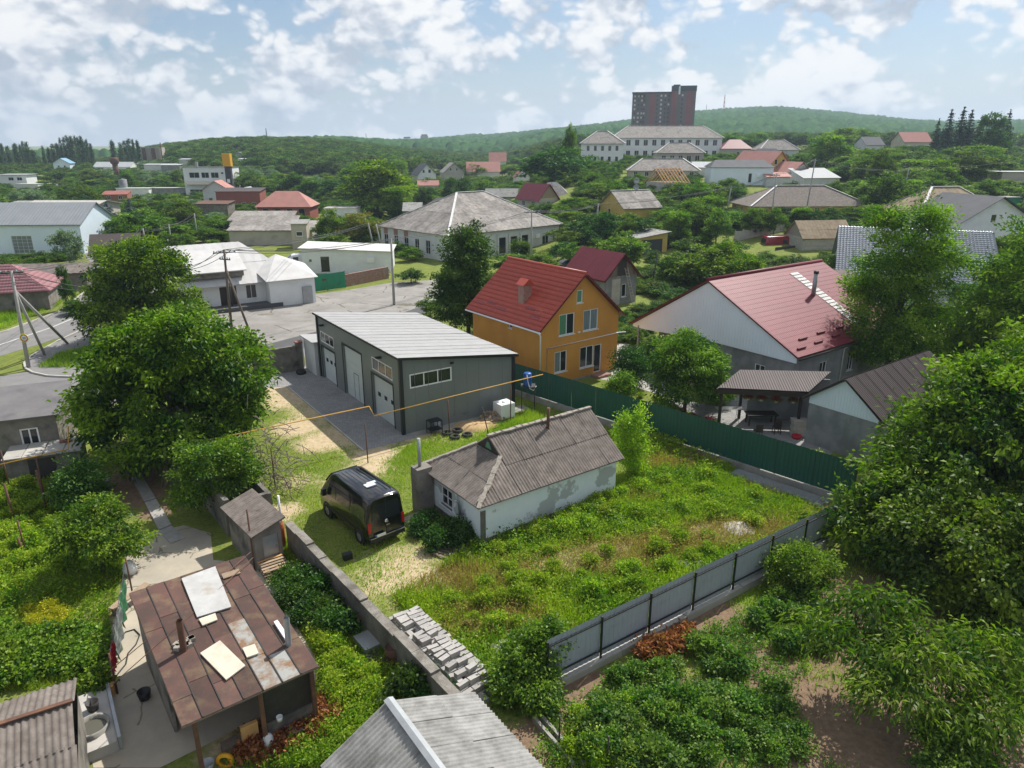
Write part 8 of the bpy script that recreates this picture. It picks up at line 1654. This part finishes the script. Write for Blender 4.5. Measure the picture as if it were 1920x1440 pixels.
single = [('l', 703, 290, 185, 130, 'tall broad tree with airy top left of the hip-roofed building'), ('l', 740, 345, 178, 70, 'lower tree leaning out right of the tall airy tree'), ('r', 672, 388, 130, 85, 'tree with browning leaves beside the grey poles'),
 ('d', 1042, 262, 205, 118, 'huge dark round tree in front of the school'), ('a', 1068, 232, 215, 34, 'dark treetop rising behind the huge round tree'), ('a', 610, 385, 132, 55, 'upright green tree right of the sawtooth sheds'), ('a', 250, 388, 132, 130, 'wide light green tree right of the pale warehouse'), ('a', 205, 405, 124, 60, 'green tree between pale warehouse and wide light tree'), ('a', 320, 370, 150, 80, 'dark spreading tree left of the sawtooth sheds'),
 ('s', 92, 420, 108, 52, 'birch with grey-green crown in front of the pale warehouse'), ('d', 15, 480, 95, 40, 'dark bush at the left edge below the warehouse'), ('d', 75, 490, 78, 28, 'ivy-clad stump tree at the roadside'), ('d', 82, 560, 76, 48, 'dark roadside shrub under the ivy stump'),
 ('b', 185, 378, 160, 46, 'blue-grey spruce beside the wide light tree'), ('b', 228, 372, 165, 40, 'second blue-grey spruce in the left trees'),
 ('a', 1330, 455, 88, 110, 'bright green fruit tree behind the barn'), ('l', 1375, 445, 92, 80, 'light green tree right of the fruit tree behind the barn'), ('l', 1425, 470, 86, 70, 'light green tree in front of the dark sheet fence'), ('a', 1270, 480, 90, 60, 'green shrub tree right of the barn'), ('a', 1180, 428, 104, 90, 'rounded green tree behind the barn roof'), ('a', 1085, 450, 104, 60, 'clipped green shrub by the parked car'), ('d', 1060, 452, 112, 60, 'dark shrub left of the parked car'), ('a', 960, 475, 100, 90, 'green hedge bush under the crossarm pole'), ('a', 1020, 470, 102, 60, 'hedge bush between crossarm pole and parked car'),
 ('d', 760, 498, 94, 50, 'dense green shrub at the forecourt edge'), ('a', 795, 555, 74, 50, 'round shrub beside the forecourt near the workshop roof'), ('l', 1395, 455, 98, 60, 'yellow-green bush beside the red van'),
 ('c', 1768, 205, 262, 40, 'leftmost dark spruce of the group on the right hill'), ('c', 1790, 200, 265, 44, 'second dark spruce of the group on the right hill'), ('c', 1806, 206, 268, 40, 'third dark spruce of the group on the right hill'), ('c', 1748, 222, 270, 30, 'small spruce at the left end of the hilltop group'), ('c', 1825, 222, 268, 40, 'short spruce at the right end of the hilltop group'), ('c', 1876, 205, 270, 34, 'lone spruce near the right edge on the hill'), ('d', 1852, 204, 262, 60, 'dark round tree beside the lone spruce'),
 ('l', 1225, 412, 150, 22, 'yellow-green thuja below the yellow cottage'), ('r', 1275, 405, 132, 60, 'reddish shrub right of the yellow cottage')]
for k, px, pt, y, w, l in single: tree_at(k, px, pt, y, w, l)
HB = []
for fr, w, d, r_ in FOOT:
    if fr.o.y < 75 or r_ < 1: continue
    q = [proj(fr.w(a, b, z)) for a in (0, w) for b in (0, d) for z in (0, r_)]; HB.append((min(k[0] for k in q), max(k[0] for k in q), min(k[1] for k in q), max(k[1] for k in q), fr.o.y))
def sight(px, wpx, y, py_top):
    """lowest allowed treetop pixel so that the houses behind stay visible"""
    for x0, x1, t0, b0, yh in HB:
        if y < yh + 3 and x0 - wpx * .35 < px < x1 + wpx * .35: py_top = max(py_top, t0 + (b0 - t0) * .62)
    return py_top
# rows and groups of trees that nothing tells apart
def grove(label, group, spots, kinds, seed):
    rr_ = random.Random(seed)
    for px, pt, y, w in spots:
        k = rr_.choice(kinds); p2 = sight(px, w, y, pt) if k != 'p' else pt; p = onT(px, y); h = AT(px, p2, y).z - p.z
        if h < 1.6: continue
        if p2 > pt: w = max(20, w * .75)
        tree_at(k, px, p2, y, w, label, group, rr_=rr_)
def row(x0, x1, n, y0, y1, t0, t1, w0, w1, seed):
    rr_ = random.Random(seed); out = []
    for i in range(n): out.append((x0 + (x1 - x0) * (i + rr_.random()) / n, rr_.uniform(t0, t1), rr_.uniform(y0, y1), rr_.uniform(w0, w1)))
    return out
grove('dark poplar in the row on the left skyline', 'poplars on the left skyline', [(x, t, 415 + (i % 3) * 8, 7 + (i % 4) * 2) for i, (x, t) in enumerate(((2, 280), (8, 268), (18, 272), (33, 268), (42, 270), (48, 263), (55, 264), (64, 280), (84, 272), (94, 276), (103, 268), (112, 268), (119, 256), (126, 255), (133, 252), (140, 254), (147, 253), (152, 256), (158, 254), (163, 262), (168, 260), (174, 268), (238, 262), (246, 258), (254, 260), (262, 262), (215, 262), (230, 266)))], 'p', 1)
grove('orchard tree on the right slope', 'orchard trees on the right slope', row(1560, 1910, 26, 150, 235, 262, 325, 55, 95, 2) + row(1640, 1920, 14, 140, 170, 318, 350, 55, 90, 3) + row(1500, 1700, 12, 220, 280, 245, 280, 45, 75, 4), 'aaaall', 2)
grove('shrub or small tree above the side street on the right', 'shrubs above the side street', row(1255, 1500, 16, 122, 145, 358, 395, 45, 75, 5) + row(1500, 1680, 10, 128, 140, 362, 392, 40, 65, 6) + row(1270, 1340, 4, 150, 165, 325, 350, 45, 60, 61), 'aaddl', 5)
grove('tree among the houses in the middle of the picture', 'trees among the middle houses', row(1050, 1260, 16, 145, 200, 335, 375, 45, 85, 7) + row(1060, 1200, 10, 118, 140, 385, 425, 45, 80, 8) + row(880, 1060, 14, 165, 240, 338, 372, 40, 65, 9), 'aaaddl', 7)
grove('tree in the wooded valley behind the hip-roofed building', 'trees in the valley', row(640, 1000, 34, 250, 420, 288, 325, 35, 65, 10) + row(740, 980, 12, 205, 260, 318, 345, 40, 60, 11) + row(560, 760, 10, 215, 300, 322, 350, 40, 65, 12), 'aaaddl', 10)
grove('tree between the industrial sheds on the left', 'trees among the left sheds', row(0, 330, 26, 180, 260, 335, 375, 30, 60, 13) + row(150, 480, 24, 265, 330, 305, 345, 30, 55, 14) + row(430, 640, 16, 240, 300, 318, 350, 35, 60, 15) + row(280, 420, 8, 165, 200, 362, 385, 35, 60, 16), 'aaadss', 13)
grove('tree beside the school on the right skyline', 'trees round the school', row(1100, 1420, 20, 330, 420, 246, 262, 28, 50, 17) + row(1330, 1560, 16, 235, 300, 268, 300, 30, 55, 18) + row(1180, 1330, 8, 226, 250, 292, 308, 28, 45, 19) + row(1540, 1760, 14, 300, 380, 232, 252, 30, 55, 20), 'aaadl', 17)
grove('roadside tree behind the white shop and annex', 'trees behind the white shop', row(560, 720, 8, 128, 150, 395, 430, 45, 70, 21) + row(160, 320, 6, 100, 115, 430, 465, 45, 70, 22), 'aad', 21)
grove('tree behind the houses at the right edge', 'trees at the right edge', row(1820, 1960, 8, 66, 110, 330, 420, 80, 120, 23) + row(1600, 1700, 4, 92, 110, 395, 425, 50, 70, 24) + row(1500, 1620, 5, 62, 74, 505, 540, 40, 60, 25), 'aadl', 23)
# ------------------------------------------------------------------ woods on the hills (masses nobody could count)
def scatter_trees(name, label, items, meshes):
    """one object: points that carry crowns as instances; items = (place, width, height, turn, which)"""
    v = np.array([i[0] for i in items], dtype=np.float32); me = bpy.data.meshes.new(name); me.vertices.add(len(v)); me.vertices.foreach_set('co', v.ravel())
    for an, ty, val in (('sc', 'FLOAT_VECTOR', [c for i in items for c in (i[1], i[1], i[2])]), ('turn', 'FLOAT', [i[3] for i in items]), ('which', 'FLOAT', [i[4] for i in items])):
        at = me.attributes.new(an, ty, 'POINT'); at.data.foreach_set('vector' if ty == 'FLOAT_VECTOR' else 'value', np.array(val, dtype=np.float32))
    ob = link(name, me); ng = bpy.data.node_groups.new(name, 'GeometryNodeTree'); ng.interface.new_socket('Geometry', in_out='INPUT', socket_type='NodeSocketGeometry'); ng.interface.new_socket('Geometry', in_out='OUTPUT', socket_type='NodeSocketGeometry')
    n = ng.nodes; L = ng.links; gi = n.new('NodeGroupInput'); go = n.new('NodeGroupOutput'); jn = n.new('GeometryNodeJoinGeometry')
    def attr(nm, ty): a = n.new('GeometryNodeInputNamedAttribute'); a.data_type = ty; a.inputs['Name'].default_value = nm; return a.outputs[0]
    cx = n.new('ShaderNodeCombineXYZ'); L.new(attr('turn', 'FLOAT'), cx.inputs[2])
    for k, m_ in enumerate(meshes):
        src = SRC.get(m_.name)
        if src is None: src = SRC[m_.name] = bpy.data.objects.new('leaf_mass', m_)
        oi = n.new('GeometryNodeObjectInfo'); oi.inputs['Object'].default_value = src; oi.inputs['As Instance'].default_value = True
        cp = n.new('FunctionNodeCompare'); cp.data_type = 'FLOAT'; cp.operation = 'EQUAL'; L.new(attr('which', 'FLOAT'), cp.inputs[0]); cp.inputs[1].default_value = k; cp.inputs['Epsilon'].default_value = .1
        ip = n.new('GeometryNodeInstanceOnPoints'); L.new(gi.outputs[0], ip.inputs['Points']); L.new(cp.outputs[0], ip.inputs['Selection']); L.new(oi.outputs['Geometry'], ip.inputs['Instance']); L.new(cx.outputs[0], ip.inputs['Rotation']); L.new(attr('sc', 'FLOAT_VECTOR'), ip.inputs['Scale']); L.new(ip.outputs[0], jn.inputs[0])
    L.new(jn.outputs[0], go.inputs[0]); md = ob.modifiers.new('scatter', 'NODES'); md.node_group = ng
    return tag(ob, label, 'wood', kind='stuff')
SRC = {}
def wcrown(seed, leaf, ncl=110, per=26, ls=.62): return crown_mesh('leaf_mass', seed, lobes_round(seed, 4.0, 10, .0, 10), ncl, per, ls, .85, LEAF[leaf])[0]
CROWNS = {'wood': [wcrown(400 + i, 'wood') for i in range(4)], 'silver': [wcrown(410, 'silver')], 'fine': [wcrown(420 + i, k, 130, 40, .5) for i, k in enumerate(('tree', 'tree', 'wood', 'dark', 'shrub'))]}
def wood(name, label, px0, px1, y0, y1, n, hr, seed, leaf, size, cond=None, un=None):
    g = rnd(seed); px = g.uniform(px0, px1, n); yy = y0 + (y1 - y0) * g.random(n) ** .8; it = []; ms = CROWNS[un or leaf]
    for a, b in zip(px, yy):
        p = onT(a, b)
        if cond and not cond(p.x, p.y): continue
        h = g.uniform(*hr); tpx = proj((p.x, p.y, p.z + h))
        if sight(tpx[0], 10, p.y, tpx[1]) > tpx[1] + 1: continue
        it.append(((p.x, p.y, p.z - .2), h * g.uniform(.5, .78) * size / 4, h / 10, g.uniform(0, 6.28), int(g.integers(len(ms)))))
    scatter_trees(name, label, it, ms)
def clear(x, y):
    if y < 150 and -70 < x < -40 and abs(x - (-46 - max(0, y - 78) * .62)) < 6.5: return False
    for fr, w, d, _ in FOOT:
        a, b, _ = fr.loc((x, y, 0))
        if -1.6 < a < w + 1.6 and -4.0 < b < d + 1.6: return False
    return True
wood('hillside_wood', 'continuous green wood covering the left hill', 290, 760, 330, 620, 3000, (4, 8.5), 1, 'wood', 1.05, clear)
wood('hillside_wood', 'grey-green willow scrub on the left hill slope', 240, 520, 300, 430, 260, (3, 5.5), 2, 'silver', 1.2, clear)
wood('ridge_wood', 'scrub and trees below the poplars on the left', -40, 300, 300, 560, 800, (2.0, 4.2), 3, 'wood', 1.3, clear)
wood('valley_wood', 'far wood closing the valley in the middle', 640, 1120, 430, 800, 1500, (4.5, 8), 4, 'wood', 1.0)
wood('right_wood', 'far wood behind the right hillside', 1280, 1960, 390, 700, 1500, (5, 9), 5, 'wood', 1.0)
wood('undergrowth', 'shrubs and hedges filling the gardens between the middle houses', 640, 1300, 112, 330, 1300, (1.3, 3.4), 6, 'wood', 1.35, clear, 'fine')
wood('undergrowth', 'shrubs and hedges filling the gardens on the right slope', 1240, 1960, 112, 330, 1200, (1.3, 3.6), 7, 'wood', 1.35, clear, 'fine')
wood('undergrowth', 'shrubs and rough growth between the sheds on the left', -60, 640, 122, 300, 1300, (1.2, 3.4), 8, 'wood', 1.35, clear, 'fine')
wood('undergrowth', 'bushes and hedges of the gardens behind the orange house', 1120, 1320, 58, 100, 160, (.7, 1.7), 10, 'tree', 1.2, lambda x, y: clear(x, y) and x > 9.5, 'fine')
wood('undergrowth', 'rough growth round the warehouse and road at the left', -40, 330, 82, 122, 220, (.8, 2.2), 11, 'wood', 1.3, clear, 'fine')
wood('undergrowth', 'garden bushes behind the barn and burgundy house', 1230, 1700, 80, 112, 260, (1.0, 2.3), 9, 'tree', 1.3, lambda x, y: clear(x, y) and x > 16, 'fine')
wood('outer_wood', 'trees and scrub running on beyond the left picture edge', -900, -40, 110, 600, 1200, (2.5, 7), 31, 'wood', 1.3, clear)
wood('outer_wood', 'trees and gardens running on beyond the right picture edge', 1970, 2800, 60, 600, 1200, (2.5, 7), 32, 'wood', 1.3, clear)
# far ridges: heightfields with a canopy of domes
def ridge(name, label, sky, y0, y1, seed, step_px, ny, leaf, base_y, amp=9.0):
    g = rnd(seed); px = np.arange(sky[0][0], sky[-1][0] + 1, step_px); ypos = np.linspace(y0, y1, ny); V = np.empty((ny, len(px), 3)); TI = np.empty((ny, len(px)))
    cells = {}
    for j, y in enumerate(ypos):
        f_ = (y - y0) / (y1 - y0); f_ = f_ ** .8
        for i, a in enumerate(px):
            p = AT(a, 300, y); top = AT(a, interp(a, sky), y1).z - amp * .7; z = T(p.x, y0) * (1 - f_) + top * f_ - (0 if j else 6)
            # canopy of crowns
            cs_ = 11.0; ix, iy = math.floor(p.x / cs_), math.floor(y / cs_); best = 9e9; tint = .5
            for dx in (-1, 0, 1):
                for dy in (-1, 0, 1):
                    kx = (ix + dx, iy + dy); c = cells.get(kx)
                    if c is None: c = cells[kx] = ((kx[0] + g.random()) * cs_, (kx[1] + g.random()) * cs_, g.uniform(.6, 1.15), g.normal(.42, .18))
                    d = ((p.x - c[0]) ** 2 + (y - c[1]) ** 2) / (cs_ * .62 * c[2]) ** 2
                    if d < best: best = d; tint = c[3]; hgt = c[2]
            h = amp * hgt * math.sqrt(max(0, 1 - best)) if best < 1 else 0
            V[j, i] = (p.x, y, z + h); TI[j, i] = min(1, max(0, tint + .25 * mnoise.noise(Vector((p.x / 90, y / 90, seed)))))
    ny_, nx_ = V.shape[:2]; idx = np.arange(ny_ * nx_).reshape(ny_, nx_); f = np.stack([idx[:-1, :-1], idx[:-1, 1:], idx[1:, 1:], idx[1:, :-1]], -1).reshape(-1, 4)
    me = np_mesh(name, V.reshape(-1, 3), f, LEAF[leaf], {'tint': ('POINT', TI.ravel())}); tag(link(name, me), label, kind='structure')
ridge('hills', None, [(560, 268), (640, 262), (700, 266), (760, 266), (820, 260), (880, 254), (960, 250), (1040, 243), (1100, 236), (1180, 226), (1250, 214), (1310, 208), (1380, 203), (1440, 200), (1500, 205), (1560, 211), (1620, 217), (1700, 226), (1780, 230), (1860, 226), (2000, 224), (2700, 232)], 800, 1700, 7, 3.6, 120, 'canopy', 300, 11)
ridge('hills', None, [(-900, 300), (-160, 302), (0, 300), (120, 294), (260, 282), (400, 272), (560, 266), (700, 268)], 700, 1300, 8, 5, 60, 'canopy', 300, 9)
# masts and pylons on the skyline
for i, (px, pb, pt, y, l) in enumerate(((1357, 206, 178, 1640, 'red and white radio mast on the far hill'), (1324, 208, 196, 1640, 'small mast left of the radio mast'), (500, 256, 240, 560, 'lattice pylon on the left hilltop'), (687, 266, 250, 1250, 'crane mast on the middle skyline'))):
    b = AT(px, pb, y); tp = AT(px, pt, y); t = thing('radio_mast', l, 'mast', b - Vector((0, 0, 4))); h = tp.z - b.z + 4; w = h * .045
    for sx in (-1, 1):
        for sy in (-1, 1): MB().bar((sx * w, sy * w, 0), (sx * w * .25, sy * w * .25, h), h * .012).build('leg', M['sign_red'] if i == 0 else M['dark_metal'], t)
    for k in range(8):
        z0_, z1_ = h * k / 8, h * (k + 1) / 8; w0, w1 = w * (1 - .75 * k / 8), w * (1 - .75 * (k + 1) / 8)
        MB().bar((-w0, -w0, z0_), (w1, -w1, z1_), h * .008).bar((w0, -w0, z0_), (-w1, -w1, z1_), h * .008).build('brace', M['sign_white'] if i == 0 and k % 2 else M['dark_metal'], t)
# ------------------------------------------------------------------ haze of a humid summer day
hz_m, tt = new_mat('haze'); ov_ = tt.nodes.new('ShaderNodeOutputMaterial'); pv = tt.nodes.new('ShaderNodeVolumePrincipled'); pv.inputs['Color'].default_value = (.66, .82, 1.0, 1); pv.inputs['Density'].default_value = .00023; pv.inputs['Anisotropy'].default_value = .2; tt.links.new(pv.outputs[0], ov_.inputs['Volume'])
tag(MB().box(-2700, 2700, -260, 4300, -8, 175).build('haze', hz_m), 'pale summer haze filling the air', 'haze', kind='stuff')
bpy.context.view_layer.update()
